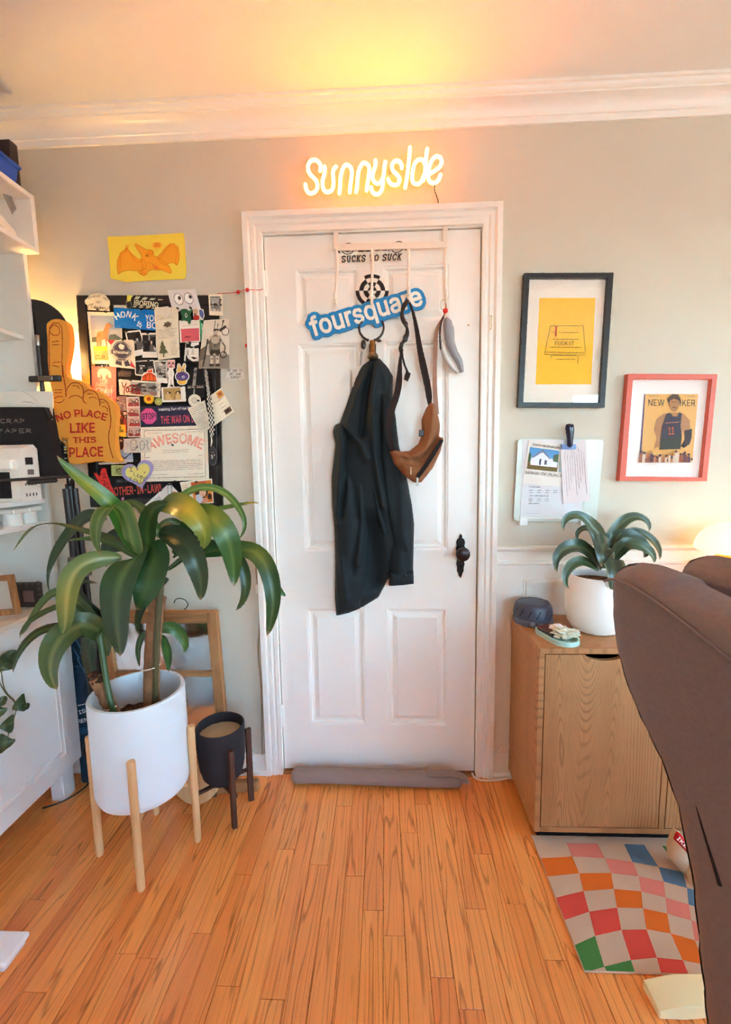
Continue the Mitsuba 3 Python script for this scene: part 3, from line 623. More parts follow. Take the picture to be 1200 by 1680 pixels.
s1 = add('sleeve', puff(sl, -.022, .048, h=.008, power=.55, relief=ridges(-.03, (za([(270, 470), (280, 600), (262, 760), (250, 1000)]), .010, .010), (za([(300, 650), (285, 800), (262, 960)]), -.016, .012), (za([(390, 780), (380, 1000), (360, 1200)]), .012, .016), (za([(270, 1180), (290, 1320), (300, 1390)]), .010, .012), (za([(320, 720), (370, 1000), (330, 1250)]), -.01, .014))), 'jacket', None, True, jk)
sr_ = za([(415, 330), (470, 270), (545, 290), (565, 420), (582, 570), (625, 740), (655, 900), (666, 1000), (660, 1230), (664, 1326), (600, 1334), (528, 1338), (526, 1260), (505, 1110), (480, 1040), (445, 960), (425, 820), (418, 640), (412, 480)])
s2 = add('sleeve', puff(sr_, -.022, .046, h=.008, power=.55, relief=ridges(-.03, (za([(440, 340), (432, 600), (440, 800), (500, 1050)]), .016, .012), (za([(475, 320), (470, 600), (490, 850), (540, 1100)]), -.018, .012), (za([(540, 560), (600, 800), (610, 1100)]), .010, .02), (za([(620, 1060), (640, 1180), (640, 1300)]), .006, .006))), 'jacket', None, True, jk)
def put_on(x, y, Y): return at(*za([(x, y)])[0], Y)
for s_, (x, y) in ((s1, (365, 1418)), (s2, (617, 1283))):
    add('button', trimesh.creation.icosphere(2, 1).apply_scale([.0055, .004, .0055]).apply_translation(put_on(x, y, -.064)), 'gloss', (20, 22, 26), True, s_)
add('cuff', puff(za([(528, 1262), (662, 1252), (664, 1326), (528, 1338)]), -.050, .016, h=.006), 'jacket', None, True, s2)

# waist pack with its straps
wp = thing('waist_pack', 'brown canvas waist pack hanging by a black strap on the door', 'waist pack')
add('body', puff(za([(533, 606), (545, 590), (590, 602), (640, 600), (690, 560), (710, 505), (705, 430), (730, 370), (752, 335), (775, 342), (800, 415), (808, 460), (800, 560), (780, 640), (705, 765), (660, 765), (610, 730), (556, 670)]), -.072, .040, .008, h=.006, power=.55,
    relief=ridges(-.06, (za([(550, 600), (640, 640), (720, 590), (750, 500), (765, 360)]), .012, .010), (za([(600, 640), (690, 650), (770, 560), (795, 470)]), -.012, .006))), 'duck', None, True, wp)
pk = add('pocket', puff(za([(588, 668), (690, 668), (760, 600), (800, 520), (826, 528), (812, 600), (770, 690), (705, 772), (664, 772), (625, 744)]), -.098, .024, .02, h=.006, power=.5), 'duck', None, True, wp)
p = spline([put_on(x, y, Y) for x, y, Y in ((684, 742, -.122), (735, 672, -.125), (775, 610, -.124), (818, 538, -.116))], 20)
zk = add('zipper', strip(p, .014, .004), 'matte', (38, 30, 28), False, pk)
add('pull', box(*(lambda c: (c[0]-.004, c[0]+.004, c[1]-.002, c[1]+.002, c[2]-.014, c[2]+.014))(put_on(684, 768, -.126)), .001), 'metal', (150, 140, 130), False, pk)
add('zipper_pull', box(*(lambda c: (c[0]-.002, c[0]+.002, c[1]-.002, c[1]+.002, c[2]-.013, c[2]+.013))(put_on(648, 708, -.126)), .0008), 'satin', (206, 176, 146), False, wp)
add('buckle', box(*(lambda c: (c[0]-.009, c[0]+.009, c[1]-.003, c[1]+.003, c[2]-.011, c[2]+.011))(put_on(706, 502, -.106)), .002), 'satin', (34, 28, 28), False, wp)
bk_ = (46, 38, 36)
hook3 = [(682, 690), (650, 720)]
p = [at(*z8([(a, b)])[0], Y) for a, b, Y in ((684, 700, -.030), (720, 800, -.034), (780, 1120, -.04), (850, 1460, -.05))]+[put_on(750, 345, -.076)]
add('strap', strip(spline(p, 24), np.interp(np.linspace(0, 1, 24), [0, .25, .6, .9, 1], [.006, .014, .024, .022, .012]), .002), 'cloth', bk_, False, wp)
p = [at(*z8([(a, b)])[0], Y) for a, b, Y in ((622, 1120, -.045), (605, 1300, -.05), (590, 1460, -.055))]+[put_on(562, 320, -.080), put_on(548, 600, -.088)]
add('strap', strip(spline(p, 24), np.interp(np.linspace(0, 1, 24), [0, .3, .7, 1], [.006, .022, .024, .017]), .002), 'cloth', bk_, False, wp)
p = [at(*z8([(a, b)])[0], -.048) for a, b in ((625, 1130), (640, 1220), (676, 1310))]
add('strap_end', strip(spline(p, 10), .007, .002), 'cloth', bk_, False, wp)
add('strap_tab', ext(wpoly(z8([(660, 1295), (702, 1318), (676, 1388), (640, 1368)]), -.05), -.05, .003), 'cloth', bk_, False, wp)
p = spline([at(*z8([(a, b)])[0], Y) for a, b, Y in ((682, 690, -.030), (655, 720, -.044), (625, 800, -.046), (640, 870, -.046), (668, 930, -.046), (655, 1020, -.046), (620, 1075, -.046), (622, 1130, -.046))], 40)
add('knotted_strap', tube(p, .0045+.0035*np.abs(np.sin(np.linspace(0, 11, 40))), 8), 'cloth', (54, 46, 42), True, wp)
for a, b, s in ((660, 900, .007), (655, 1015, .009), (622, 1075, .007)):
    add('buckle', trimesh.creation.icosphere(2, 1).apply_scale([s, .005, s*1.5]).apply_translation(at(*z8([(a, b)])[0], -.05)), 'satin', (40, 36, 34), True, wp)
# tan leather strap, red beads and grey goggles on the fourth hook
p = [at(*z8([(a, b)])[0], Y) for a, b, Y in ((1000, 720, -.030), (975, 840, -.036), (930, 930, -.034), (912, 1100, -.032), (905, 1300, -.030), (908, 1460, -.030))]+[put_on(790, 400, -.03)]
st_ = solo('leather_strap', strip(spline(p, 30), np.interp(np.linspace(0, 1, 30), [0, .1, .25, 1], [.003, .004, .014, .0165]), .0025), 'satin', (150, 88, 46), 'tan leather strap hanging from the fourth hook behind the waist pack', 'strap', False)
add('loop', trimesh.creation.torus(.016, .0013, 24, 6).apply_transform(trimesh.transformations.rotation_matrix(1.57, [1, 0, 0])).apply_scale([.62, 1, 1]).apply_translation(at(*z8([(978, 730)])[0], -.03)), 'metal', (206, 190, 150), True, st_)
solo('red_bead', trimesh.creation.icosphere(3, .0085).apply_scale([1.05, 1, 1.05]).apply_translation(at(*z8([(997, 782)])[0], -.043)), 'gloss', (206, 34, 26), 'shiny red bead hanging at the fourth hook above the grey goggles', 'bead', True)
gg = thing('grey_goggles', 'translucent grey plastic goggles hanging from the fourth hook', 'goggles')
def gpt(v, Y=-.04): return z8(v)
add('lens', puff(gpt([(982, 850), (1012, 832), (1048, 862), (1070, 930), (1074, 1040), (1104, 1130), (1140, 1190), (1152, 1250), (1156, 1306), (1122, 1316), (1090, 1240), (1050, 1180), (1010, 1100), (985, 1010), (975, 920)]), -.036, .016, .006, h=.004, power=.5), 'gloss', (150, 150, 154), True, gg)
add('frame', puff(gpt([(948, 1010), (985, 1060), (1020, 1150), (1080, 1250), (1120, 1318), (1085, 1320), (1030, 1275), (975, 1190), (950, 1110)]), -.034, .010, .004, h=.004), 'gloss', (206, 200, 196), True, gg)
add('strap', strip(spline([at(*z8([(a, b)])[0], -.05) for a, b in ((985, 830), (958, 900), (950, 1010), (955, 1112))], 14), .0055, .002), 'cloth', (58, 48, 44), False, gg)
# small door fittings
hl = thing('hook_latch', 'small brass hook and eye latch on the right door casing', 'latch')
c = at(805, 530, -.026); pz = [(c[0]-.004, -.030, c[2]+.022), (c[0]+.003, -.034, c[2]+.021), (c[0]+.001, -.034, c[2]+.006), (c[0]+.002, -.034, c[2]-.012), (c[0]+.002, -.034, c[2]-.020), (c[0]-.005, -.032, c[2]-.022)]
add('hook', tube(spline(pz, 20), .0014, 8), 'metal', (216, 184, 120), True, hl)
add('screw_eye', trimesh.creation.torus(.004, .0012, 16, 6).apply_translation(at(769, 533.5, -.006)), 'metal', (206, 176, 116), True, hl)
# ---------------------------------------------------------------- yellow drawing, pin board and everything pinned to it
zy = Z(160, 370, 7.059)
yp = Polygon(zy([(112, 128), (300, 124), (560, 112), (800, 96), (996, 84), (1012, 200), (1026, 420), (1030, 520), (1020, 604), (1000, 622), (780, 628), (600, 636), (430, 650), (340, 656), (145, 612), (150, 590), (138, 380)]))
og, ol = (250, 168, 46), (226, 130, 26)
def yl(w, *p): return line([tuple(q) for q in spline(zy(p), 16)], w)
def yg(*p): return Polygon(zy(p)).buffer(0)
wl = yg((240, 565), (225, 480), (232, 400), (270, 310), (320, 280), (340, 260), (400, 330), (460, 380), (520, 395), (560, 430), (560, 500), (480, 530), (360, 515), (290, 530))
wr = yg((690, 370), (740, 320), (790, 255), (840, 210), (890, 210), (935, 250), (948, 320), (940, 420), (922, 460), (880, 430), (830, 435), (790, 465), (730, 420))
bd = yg((430, 220), (445, 212), (500, 245), (575, 285), (620, 280), (648, 310), (650, 350), (720, 380), (820, 460), (860, 530), (850, 552), (820, 548), (740, 510), (690, 520), (640, 505), (600, 525), (575, 520), (575, 560), (540, 580), (480, 555), (475, 535), (530, 490), (510, 420), (510, 340), (460, 275))
art = [(wl, og), (wr, og), (bd, og)]
art += [(g.exterior.buffer(.42), ol) for g in (wl, wr, bd)]
art += [(yl(.7, (268, 500), (262, 410), (300, 320), (350, 300), (420, 390), (510, 415)), ol), (yl(.7, (720, 380), (800, 270), (860, 235), (905, 260), (915, 350), (905, 430)), ol), (yl(.8, (590, 430), (640, 450), (700, 490), (740, 500)), ol),
        (yg((630, 450), (690, 470), (710, 495), (670, 500)), (240, 130, 60)), (circ(*zy([(582, 340)])[0], 3.6).exterior.buffer(.4), ol), (circ(*zy([(622, 310)])[0], 3.2).exterior.buffer(.4), ol), (circ(*zy([(576, 345)])[0], 1.6), (160, 90, 30)),
        (circ(*zy([(690, 230)])[0], 8.5, 5.5), (250, 190, 60)), (circ(*zy([(690, 230)])[0], 5.5, 3.6), (246, 160, 50)), (yl(1.1, (655, 215), (690, 205), (725, 220)), (236, 130, 40)), (yl(1.1, (655, 245), (690, 232), (730, 240)), (236, 130, 40)),
        (yl(1., (325, 290), (330, 225)), ol), (yl(1., (345, 280), (358, 222)), ol), (yl(1., (500, 540), (510, 555), (530, 575)), ol), (yl(1., (545, 500), (520, 520), (560, 560)), ol)]
card('pterosaur_drawing', 'yellow paper with an orange drawing of a flying pterosaur, taped above the pin board', 'drawing', yp, .003, (248, 218, 78), art)

z1 = Z(100, 460, 4)
def zz(*p): return z1(p)
bd_ = thing('pin_board', 'black framed pin board crowded with photos, stickers and cards', 'pin board')
BO = [(95, 95), (1030, 95), (1060, 1485), (190, 1490)]; BI = [(172, 165), (962, 160), (985, 1420), (255, 1425)]
bo, bi = wpoly(zz(*BO), -.014), wpoly(zz(*BI), -.014)
add('backing', ext(bi.buffer(.02), -.006, .005), 'matte', (22, 20, 21), False, bd_)
for a, b, y in ((bo, bo.buffer(-.010, join_style=2), -.010), (bo.buffer(-.010, join_style=2), bo.buffer(-.018, join_style=2), -.010), (bo.buffer(-.018, join_style=2), bo.buffer(-.034, join_style=2), -.014), (bo.buffer(-.034, join_style=2), bo.buffer(-.052, join_style=2), -.008)):
    add('frame', ext(a.difference(b), y, -y-.0005), 'gloss', (34, 30, 30), False, bd_)
D0 = .0085
def bcard(name, label, cat_, pts, lvl, col, art=None, **k):
    return card(name, label, cat_, pts if hasattr(pts, 'geom_type') else zz(*pts), D0+.0020*lvl, col, art, **k)
cream, white = (240, 224, 196), (238, 230, 218)
# photographs made of soft patches
def snap(f, u0, v0, u1, v1, seed, pal, n=14, people=1, sc=1.0):
    r = random.Random(seed); out = [(qr(f, u0, v0, u1, v1), pal[0])]; w, h = u1-u0, v1-v0; lim = qr(f, u0, v0, u1, v1)
    for _ in range(n):
        c = r.choice(pal); u, v = u0+w*r.random(), v0+h*r.random()
        g = qe(f, u, v, w*r.uniform(.06, .25), h*r.uniform(.05, .2), 9) if r.random() < .5 else qr(f, u, v, u+w*r.uniform(.08, .4), v+h*r.uniform(.06, .3))
        out.append((g.intersection(lim), c))
    for k in range(people):
        u, v, s = u0+w*(k+.5+.2*r.uniform(-1, 1))/people, v0+h*r.uniform(.32, .46), min(w/people, .5*w)*.34*sc
        skin = pal[-1]; a = h*s/w*1.15 if w else s
        out += [(qe(f, u, v+a*.2, s*.62, a*.66, 12).intersection(lim), pal[1]), (qp(f, (u-s, v1), (u-s*.8, v+a*1.0), (u, v+a*.7), (u+s*.8, v+a*1.0), (u+s, v1)).intersection(lim), pal[2 % len(pal)]), (qe(f, u, v+a*.25, s*.42, a*.5, 12).intersection(lim), skin),
                (qe(f, u-s*.16, v+a*.15, s*.07, a*.07, 6).intersection(lim), pal[1]), (qe(f, u+s*.16, v+a*.15, s*.07, a*.07, 6).intersection(lim), pal[1]), (ql(f, .35, (u-s*.15, v+a*.48), (u+s*.15, v+a*.48)), pal[1])]
    return [(g, c) for g, c in out if not g.is_empty]
BW = [(40, 36, 36), (22, 20, 20), (92, 88, 84), (150, 144, 138), (64, 60, 58), (210, 200, 190)]
BWL = [(176, 168, 158), (60, 54, 50), (120, 112, 104), (210, 202, 192), (90, 84, 78), (226, 216, 204)]
WARM = [(70, 46, 38), (34, 26, 24), (150, 60, 50), (196, 150, 116), (96, 80, 76), (226, 186, 150)]
def wavy(f, v0, v1, n, u0=.08, u1=.92, c=(150, 140, 128), w=.5, seed=0):
    r = random.Random(seed); return [(ql(f, w, (u0, v0+(v1-v0)*k/n), (u0+(u1-u0)*r.uniform(.6, 1), v0+(v1-v0)*k/n+.004*r.uniform(-1, 1))), c) for k in range(n)]
def hand(f, words, u, v, s, c, w=.8, slope=0.0):  # hand-drawn capitals in unit space
    H = {'A': [[(0, 1), (.5, 0), (1, 1)], [(.2, .6), (.8, .6)]], 'C': [[(1, .1), (.3, 0), (0, .5), (.3, 1), (1, .9)]], 'D': [[(0, 0), (0, 1), (.7, .9), (1, .5), (.7, .1), (0, 0)]], 'E': [[(1, 0), (0, 0), (0, 1), (1, 1)], [(0, .5), (.8, .5)]], 'I': [[(0, 0), (1, 0)], [(.5, 0), (.5, 1)], [(0, 1), (1, 1)]], 'L': [[(0, 0), (0, 1), (.9, 1)]],
         'M': [[(0, 1), (.1, 0), (.5, .7), (.9, 0), (1, 1)]], 'N': [[(0, 1), (0, 0), (1, 1), (1, 0)]], 'O': [[(.5, 0), (0, .4), (.3, 1), (.9, .8), (.9, .2), (.5, 0)]], 'P': [[(0, 1), (0, 0), (.8, .1), (.8, .5), (0, .55)]], 'R': [[(0, 1), (0, 0), (.8, .1), (.8, .45), (0, .5), (.9, 1)]], 'S': [[(1, .1), (.2, 0), (.1, .4), (.9, .6), (.8, 1), (0, .9)]], 'U': [[(0, 0), (0, .8), (.5, 1), (1, .8), (1, 0)]], 'V': [[(0, 0), (.5, 1), (1, 0)]], 'Y': [[(0, 0), (.5, .5), (1, 0)], [(.5, .5), (.4, 1)]], 'T': [[(0, 0), (1, 0)], [(.5, 0), (.5, 1)]], 'H': [[(0, 0), (0, 1)], [(1, 0), (1, 1)], [(0, .5), (1, .5)]], 'W': [[(0, 0), (.25, 1), (.5, .3), (.75, 1), (1, 0)]], '!': [[(.5, 0), (.5, .6)], [(.5, .9), (.5, 1)]], 'K': [[(0, 0), (0, 1)], [(.9, 0), (0, .55), (.9, 1)]], '3': [[(0, .1), (.8, 0), (.9, .4), (.3, .5), (1, .6), (.8, 1), (0, .9)]], 'B': [[(0, 0), (0, 1), (.8, .9), (.8, .55), (0, .5), (.7, .4), (.7, .05), (0, 0)]]}
    out = []; su, sv = s
    for i, ch in enumerate(words):
        for l in H.get(ch, []): out.append((ql(f, w, *[(u+(i+a*.7)*su, v+b*sv+slope*i*su) for a, b in l]), c))
    return out
# back layer ------------------------------------------------------------------------------------------------
q = [(172, 205), (400, 210), (402, 548), (205, 548)]; f = Q(zz(*q))
rd = (196, 60, 40)
art = [(qr(f, .07, .07, .97, .58), (150, 162, 176)), (qr(f, .07, .34, .97, .58), (178, 176, 172)), (qp(f, (.07, .58), (.07, .5), (.25, .47), (.25, .58)), (96, 104, 84)), (qp(f, (.55, .58), (.62, .44), (.78, .42), (.97, .5), (.97, .58)), (84, 96, 90)),
       (qp(f, (.20, .66), (.22, .44), (.28, .38), (.44, .36), (.52, .24), (.58, .21), (.70, .27), (.62, .32), (.56, .45), (.56, .66), (.50, .66), (.48, .52), (.36, .54), (.34, .66), (.30, .66), (.28, .54), (.26, .66)), (226, 132, 88)), (qe(f, .30, .45, .07, .05), (206, 108, 70)),
       (qr(f, .10, .66, .9, .75), (240, 190, 60)), (qr(f, .10, .75, .9, .93), (240, 160, 96)), (txt('OUR', f(.13, .91), f(.43, .91), 7), rd)]
bcard('statue_postcard', 'postcard with an orange animal statue on a yellow base on the pin board', 'postcard', q, 0, cream, art)
q = [(202, 562), (362, 568), (364, 830), (200, 822)]; f = Q(zz(*q)); lc = (250, 206, 180)
art = [(qp(f, (.25, .28), (.22, .16), (.32, .07), (.5, .05), (.68, .07), (.8, .16), (.8, .28), (.68, .28), (.66, .18), (.58, .24), (.55, .29), (.62, .33), (.4, .33), (.46, .29), (.42, .24), (.36, .18), (.36, .28)), lc), (txt('THE', f(.32, .42), f(.66, .42), 5.5), lc), (txt('THIRD', f(.15, .50), f(.6, .50), 5), lc), (yl(.1, (0, 0), (1, 0), (2, 0)), lc)]
art += [(line([tuple(p) for p in spline([f(a, b) for a, b in l], 14)], 1.3), lc) for l in ([(.2, .63), (.3, .55), (.38, .57), (.3, .66), (.2, .64)], [(.42, .64), (.47, .57), (.52, .64), (.56, .56), (.6, .63)], [(.62, .5), (.6, .64), (.68, .57), (.7, .64)], [(.76, .62), (.84, .5), (.8, .62), (.9, .58)])]
art += [(txt('ART', f(.46, .74), f(.85, .74), 6.2), lc), (txt('NIGHT', f(.45, .85), f(.86, .85), 4.5), lc)]
bcard('coral_flyer', 'coral pink flyer with pale lettering partly behind the foam finger', 'flyer', q, 0, (238, 122, 108), art)
q = [(345, 158), (445, 140), (450, 200), (350, 200)]
bcard('paper_sheet', 'blank pale paper corner poking out above the blue bumper sticker', 'paper', q, 0, (206, 200, 190))
def polaroid(label, q, lvl, inner, seed, pal, people=1, base=white, n=10):
    f = Q(zz(*q)); bcard('photo_print', label, 'photo', q, lvl, base, snap(f, *inner, seed, pal, n, people), group='photos on the pin board', part='picture')
polaroid('black and white instant photo tilted under the blue bumper sticker', [(420, 335), (520, 325), (566, 480), (456, 507)], 1, (.08, .06, .93, .78), 3, BW)
polaroid('black and white instant photo of a person, right of the tilted one', [(525, 345), (630, 343), (634, 507), (535, 507)], 1, (.08, .08, .92, .76), 4, BW)
polaroid('dark photo under the round state badge sticker', [(480, 530), (606, 522), (606, 642), (488, 622)], 1, (.05, .05, 1, .9), 5, BW)
polaroid('grey room photo with a white border beside the dark photo', [(604, 525), (694, 525), (702, 676), (630, 670)], 2, (.08, .05, .95, .78), 6, BWL, 0, n=18)
polaroid('instant photo with a warm yellow picture in the middle of the pin board', [(658, 702), (815, 695), (822, 795), (664, 800)], 2, (.08, .08, .8, .86), 8, [(190, 150, 86), (80, 50, 36), (214, 178, 120), (150, 100, 60), (226, 190, 140), (240, 206, 160)], 2)
polaroid('dark photo with a red shape showing right of the foam finger', [(360, 1030), (415, 1030), (416, 1112), (358, 1112)], 0, (0, 0, 1, 1), 9, WARM)
q = [(968, 92), (1060, 90), (1063, 232), (975, 228)]; f = Q(zz(*q))
bcard('photo_print', 'small grey picture card overlapping the top right corner of the pin board frame', 'photo', q, 7, cream, snap(f, .1, .1, .9, .8, 12, BWL, 16, 0)+[(ql(f, 1, (.1, .14), (.8, .14)), (60, 56, 52)), (qr(f, .78, .22, .92, .3), (50, 46, 44)), (qr(f, .8, .46, .94, .54), (50, 46, 44)), (ql(f, .8, (.2, .3), (.2, .66), (.75, .68), (.78, .3)), (90, 84, 76))], part='picture')
# one-man-band photo
q = [(938, 262), (1103, 252), (1106, 579), (902, 578)]; f = Q(zz(*q)); d1, d2, d3 = (70, 58, 48), (120, 104, 88), (196, 178, 156)
art = [(qr(f, 0, 0, 1, 1), (226, 212, 192)), (qr(f, 0, .72, 1, 1), (150, 136, 122)), (qp(f, (.0, .6), (.2, .52), (.22, .8), (0, .85)), d2), (qe(f, .5, .28, .09, .055), d3), (qp(f, (.4, .24), (.42, .19), (.6, .19), (.62, .25), (.55, .22)), d1), (qe(f, .5, .45, .2, .14), d2), (qe(f, .5, .42, .15, .08), d3), (qr(f, .32, .5, .68, .64), d3),
       (qe(f, .86, .25, .13, .08), (230, 218, 200)), (qe(f, .86, .25, .13, .08).exterior.buffer(.5), d1), (qp(f, (.62, .2), (.86, .12), (.9, .17), (.66, .26)), d1), (qp(f, (.34, .62), (.68, .62), (.7, .70), (.58, .74), (.5, .68), (.4, .74), (.32, .68)), d1), (qp(f, (.36, .74), (.46, .76), (.48, .93), (.38, .93)), (214, 198, 176)), (qp(f, (.54, .74), (.66, .76), (.66, .92), (.56, .93)), (214, 198, 176)), (qe(f, .42, .93, .08, .03), d1), (qe(f, .62, .93, .08, .03), d1)]
art += [(ql(f, 1, (.3+.045*k, .5), (.3+.045*k, .64)), d1) for k in range(9)]+[(ql(f, 2.2, (.22, .4), (.2, .62), (.14, .95)), d1), (ql(f, 1, (.44, .2), (.46, .02)), d1), (ql(f, 1, (.55, .18), (.58, .08)), d1), (ql(f, 1.4, (.74, .14), (.78, .02)), d1), (qe(f, .78, .04, .04, .02), d1), (ql(f, 2.5, (.68, .4), (.86, .56), (.82, .7)), d2), (qe(f, .8, .72, .1, .06).exterior.buffer(.8), d1)]
for k, (u, v, r_, c) in enumerate(((.36, .36, .06, d3), (.64, .36, .06, d3), (.28, .46, .05, d2), (.72, .47, .05, d3), (.5, .54, .05, (110, 96, 82)), (.42, .8, .03, d2), (.6, .8, .03, d2))): art.append((qe(f, u, v, r_, r_*.6), c))
bcard('photo_print', 'large black and white photo of a one-man band beside the right frame', 'photo', q, 6, (226, 212, 192), art, part='picture')
# stickers and cards -------------------------------------------------------------------------------------
q = [(435, 95), (692, 128), (655, 192), (430, 172)]; f = Q(zz(*q))
art = [(qp(f, (.05+.19*k, 0), (.16+.19*k, 0), (.10+.19*k, .28), (-.01+.19*k, .28)), (190, 190, 160)) for k in range(6)]+[(qp(f, (0, 0), (.13, 0), (.1, .5), (0, .6)), (216, 208, 90))]+[(qp(f, (.2+.19*k, .88), (.31+.19*k, .88), (.26+.19*k, 1), (.15+.19*k, 1)), (190, 184, 160)) for k in range(4)]+[(txt('!BORING', f(.2, .80), f(.9, .84), 8.5), (236, 224, 190))]
bcard('film_sticker', 'black and white striped sticker with bold pale lettering at the top of the pin board', 'sticker', q, 2, (32, 28, 28), art)
q = [(345, 178), (640, 196), (636, 331), (352, 310)]; f = Q(zz(*q)); w_ = (230, 232, 236)
art = [(txt('H', f(.06, .62), f(.155, .47), 9.5), w_), (txt('O', f(.16, .48), f(.265, .43), 9.5), w_), (txt('N', f(.275, .40), f(.37, .44), 9.5), w_), (txt('K', f(.395, .46), f(.48, .60), 9.5), w_), (txt('IF', f(.60, .93), f(.66, .66), 7.5), w_), (txt('YOU', f(.70, .56), f(1.0, .56), 10), w_), (txt('BO', f(.74, .90), f(.98, .90), 10), w_), (ql(f, .5, (.04, .90), (.14, .92)), (140, 180, 220))]
bcard('blue_bumper_sticker', 'bright blue bumper sticker with curved white lettering on the pin board', 'sticker', q, 3, (20, 112, 190), art)
q = [(612, 190), (768, 172), (780, 505), (638, 522)]; f = Q(zz(*q)); dkb = (104, 84, 62)
sp = [(.52+.5*.42*(1 if k % 2 else .55)*math.cos(k*.5236+.2), .325+.5*.13*(1 if k % 2 else .6)*math.sin(k*.5236+.2)) for k in range(12)]
art = wavy(f, .12, .24, 5, .06, .92, (170, 156, 136), .5, 1)+wavy(f, .42, .62, 7, .08, .94, (160, 146, 126), .5, 2)+wavy(f, .66, .96, 9, .62, .95, (160, 146, 126), .5, 3)+[(qp(f, *sp), dkb), (qp(f, (.25, .62), (.32, .70), (.29, .70), (.40, .78), (.34, .78), (.48, .88), (.30, .89), (.30, .96), (.24, .96), (.24, .89), (.06, .87), (.17, .78), (.11, .77), (.20, .70), (.17, .70)), (98, 100, 66))]
bcard('letter_page', 'long cream letter with a drawn pine tree and a dark emblem on the pin board', 'letter', q, 4, (232, 220, 194), art)
q = [(618, 180), (700, 170), (728, 190), (722, 215), (690, 240), (650, 225), (622, 210)]
bcard('paper_tag', 'small curled white tag over the top of the long cream letter', 'tag', q, 5, (226, 216, 198))
q = [(697, 65), (880, 55), (918, 185), (735, 206)]; f = Q(zz(*q)); art = []
for u, (pu, pv) in ((.32, (.36, .36)), (.68, (.75, .34))): art += [(qe(f, u, .45, .155, .27), (244, 238, 230)), (qe(f, u, .45, .155, .27).exterior.buffer(.4), (70, 60, 58)), (qe(f, pu, pv+.04, .055, .09), (56, 48, 48))]
bcard('eyes_card', 'white card with two big cartoon eyes at the top of the pin board', 'card', q, 3, (224, 216, 212), art)
q = [(785, 192), (812, 185), (840, 192), (858, 178), (862, 200), (850, 222), (856, 250), (852, 282), (838, 288), (830, 268), (805, 262), (790, 270), (796, 238), (786, 216)]; f = Q(zz((785, 180), (862, 180), (862, 288), (785, 288)))
bcard('green_sticker', 'green cut-out sticker with a white diamond under the eyes card', 'sticker', q, 5, (46, 96, 62), [(qp(f, (.45, .3), (.62, .45), (.5, .62), (.36, .46)), (220, 220, 206)), (qe(f, .49, .46, .07, .07), (40, 70, 50)), (qp(f, (.62, .14), (.9, .05), (.92, .12), (.66, .2)), (226, 220, 206))])
q = [(866, 190), (900, 182), (935, 190), (943, 230), (935, 258), (870, 262)]; f = Q(zz((865, 182), (943, 182), (943, 262), (865, 262)))
bcard('figure_sticker', 'small red and blue sticker right of the green cut-out sticker', 'sticker', q, 4, (226, 214, 200), [(qe(f, .25, .28, .2, .24), (206, 166, 130)), (qe(f, .3, .8, .26, .26), (176, 52, 46)), (qp(f, (.55, .1), (.8, .15), (.95, .5), (.85, .9), (.6, .6)), (92, 104, 160)), (qe(f, .2, .5, .1, .08), (110, 80, 60))])
q = [(775, 264), (912, 258), (916, 402), (783, 408)]; f = Q(zz(*q)); pk_ = (218, 84, 96)
art = [(qr(f, .08, .38, .95, .96), (226, 110, 116)), (ql(f, .5, (.12, .25), (.85, .22)), (200, 90, 90))]+[(ql(f, 1.0, (.08, .46+.085*k), (.93, .40+.085*k)), pk_) for k in range(7)]+[(ql(f, 1.6, (.25, .78), (.32, .74), (.42, .78), (.5, .74)), (130, 30, 40))]
bcard('index_card', 'white index card scribbled over in pink stripes on the pin board', 'card', q, 4, white, art)
q = [(910, 256), (934, 262), (942, 398), (922, 404)]; f = Q(zz(*q))
bcard('green_strip', 'narrow green strip with vertical white lettering on the pin board', 'sticker', q, 5, (40, 150, 100), [(txt('FARMERS', f(.35, .08), f(.42, .94), 2.8), (220, 236, 220))])
q = [(818, 412), (905, 405), (905, 545), (808, 528)]; f = Q(zz(*q)); bk = (30, 26, 26)
art = [(qr(f, .04, .03, .4, .26), bk), (qp(f, (.3, .14), (.62, .22), (.52, .30), (.32, .26)), bk), (qp(f, (.62, .2), (1, .12), (1, .28), (.7, .3)), bk), (qp(f, (.52, .3), (.6, .3), (.7, .6), (.48, .62)), (206, 196, 184)), (qp(f, (.45, .76), (.62, .72), (.9, .76), (.66, .84)), bk), (qp(f, (.1, .62), (.3, .86), (.6, .96), (1, .88), (1, 1), (.1, 1)), bk), (qp(f, (.18, .3), (.26, .6), (.3, .7), (.2, .6)), bk)]
bcard('portrait_sticker', 'black and white high contrast portrait sticker on the pin board', 'sticker', q, 3, white, art)
q = [(303, 398), (312, 391), (470, 390), (480, 398), (491, 572), (482, 581), (325, 566), (315, 556)]; f = Q(zz((303, 390), (480, 390), (491, 581), (316, 565))); nv = (70, 64, 76)
art = [(qp(f, (0, 0), (.3, 0), (.18, .18), (.1, .16)), (206, 60, 66)), (qp(f, (1, .99), (.68, .88), (.82, .85), (.84, .72)), (206, 60, 66)), (qe(f, .5, .38, .33, .34), nv), (qe(f, .5, .38, .30, .31), cream), (qe(f, .5, .38, .285, .295), nv), (qp(f, (.4, .22), (.48, .13), (.56, .17), (.64, .2), (.6, .32), (.52, .36), (.44, .3)), cream), (qr(f, .1, .36, .88, .52), nv), (txt('Wisconsin', f(.17, .50), f(.82, .49), 5.0), cream),
       (qp(f, (.3, .7), (.5, .72), (.48, .94), (.24, .88)), nv), (qp(f, (.55, .72), (.72, .7), (.8, .9), (.62, .95)), nv)]
art.append((unary_union([qe(f, .5, .38, .40, .41).difference(qe(f, .5, .38, .37, .38))]), (206, 190, 170)))
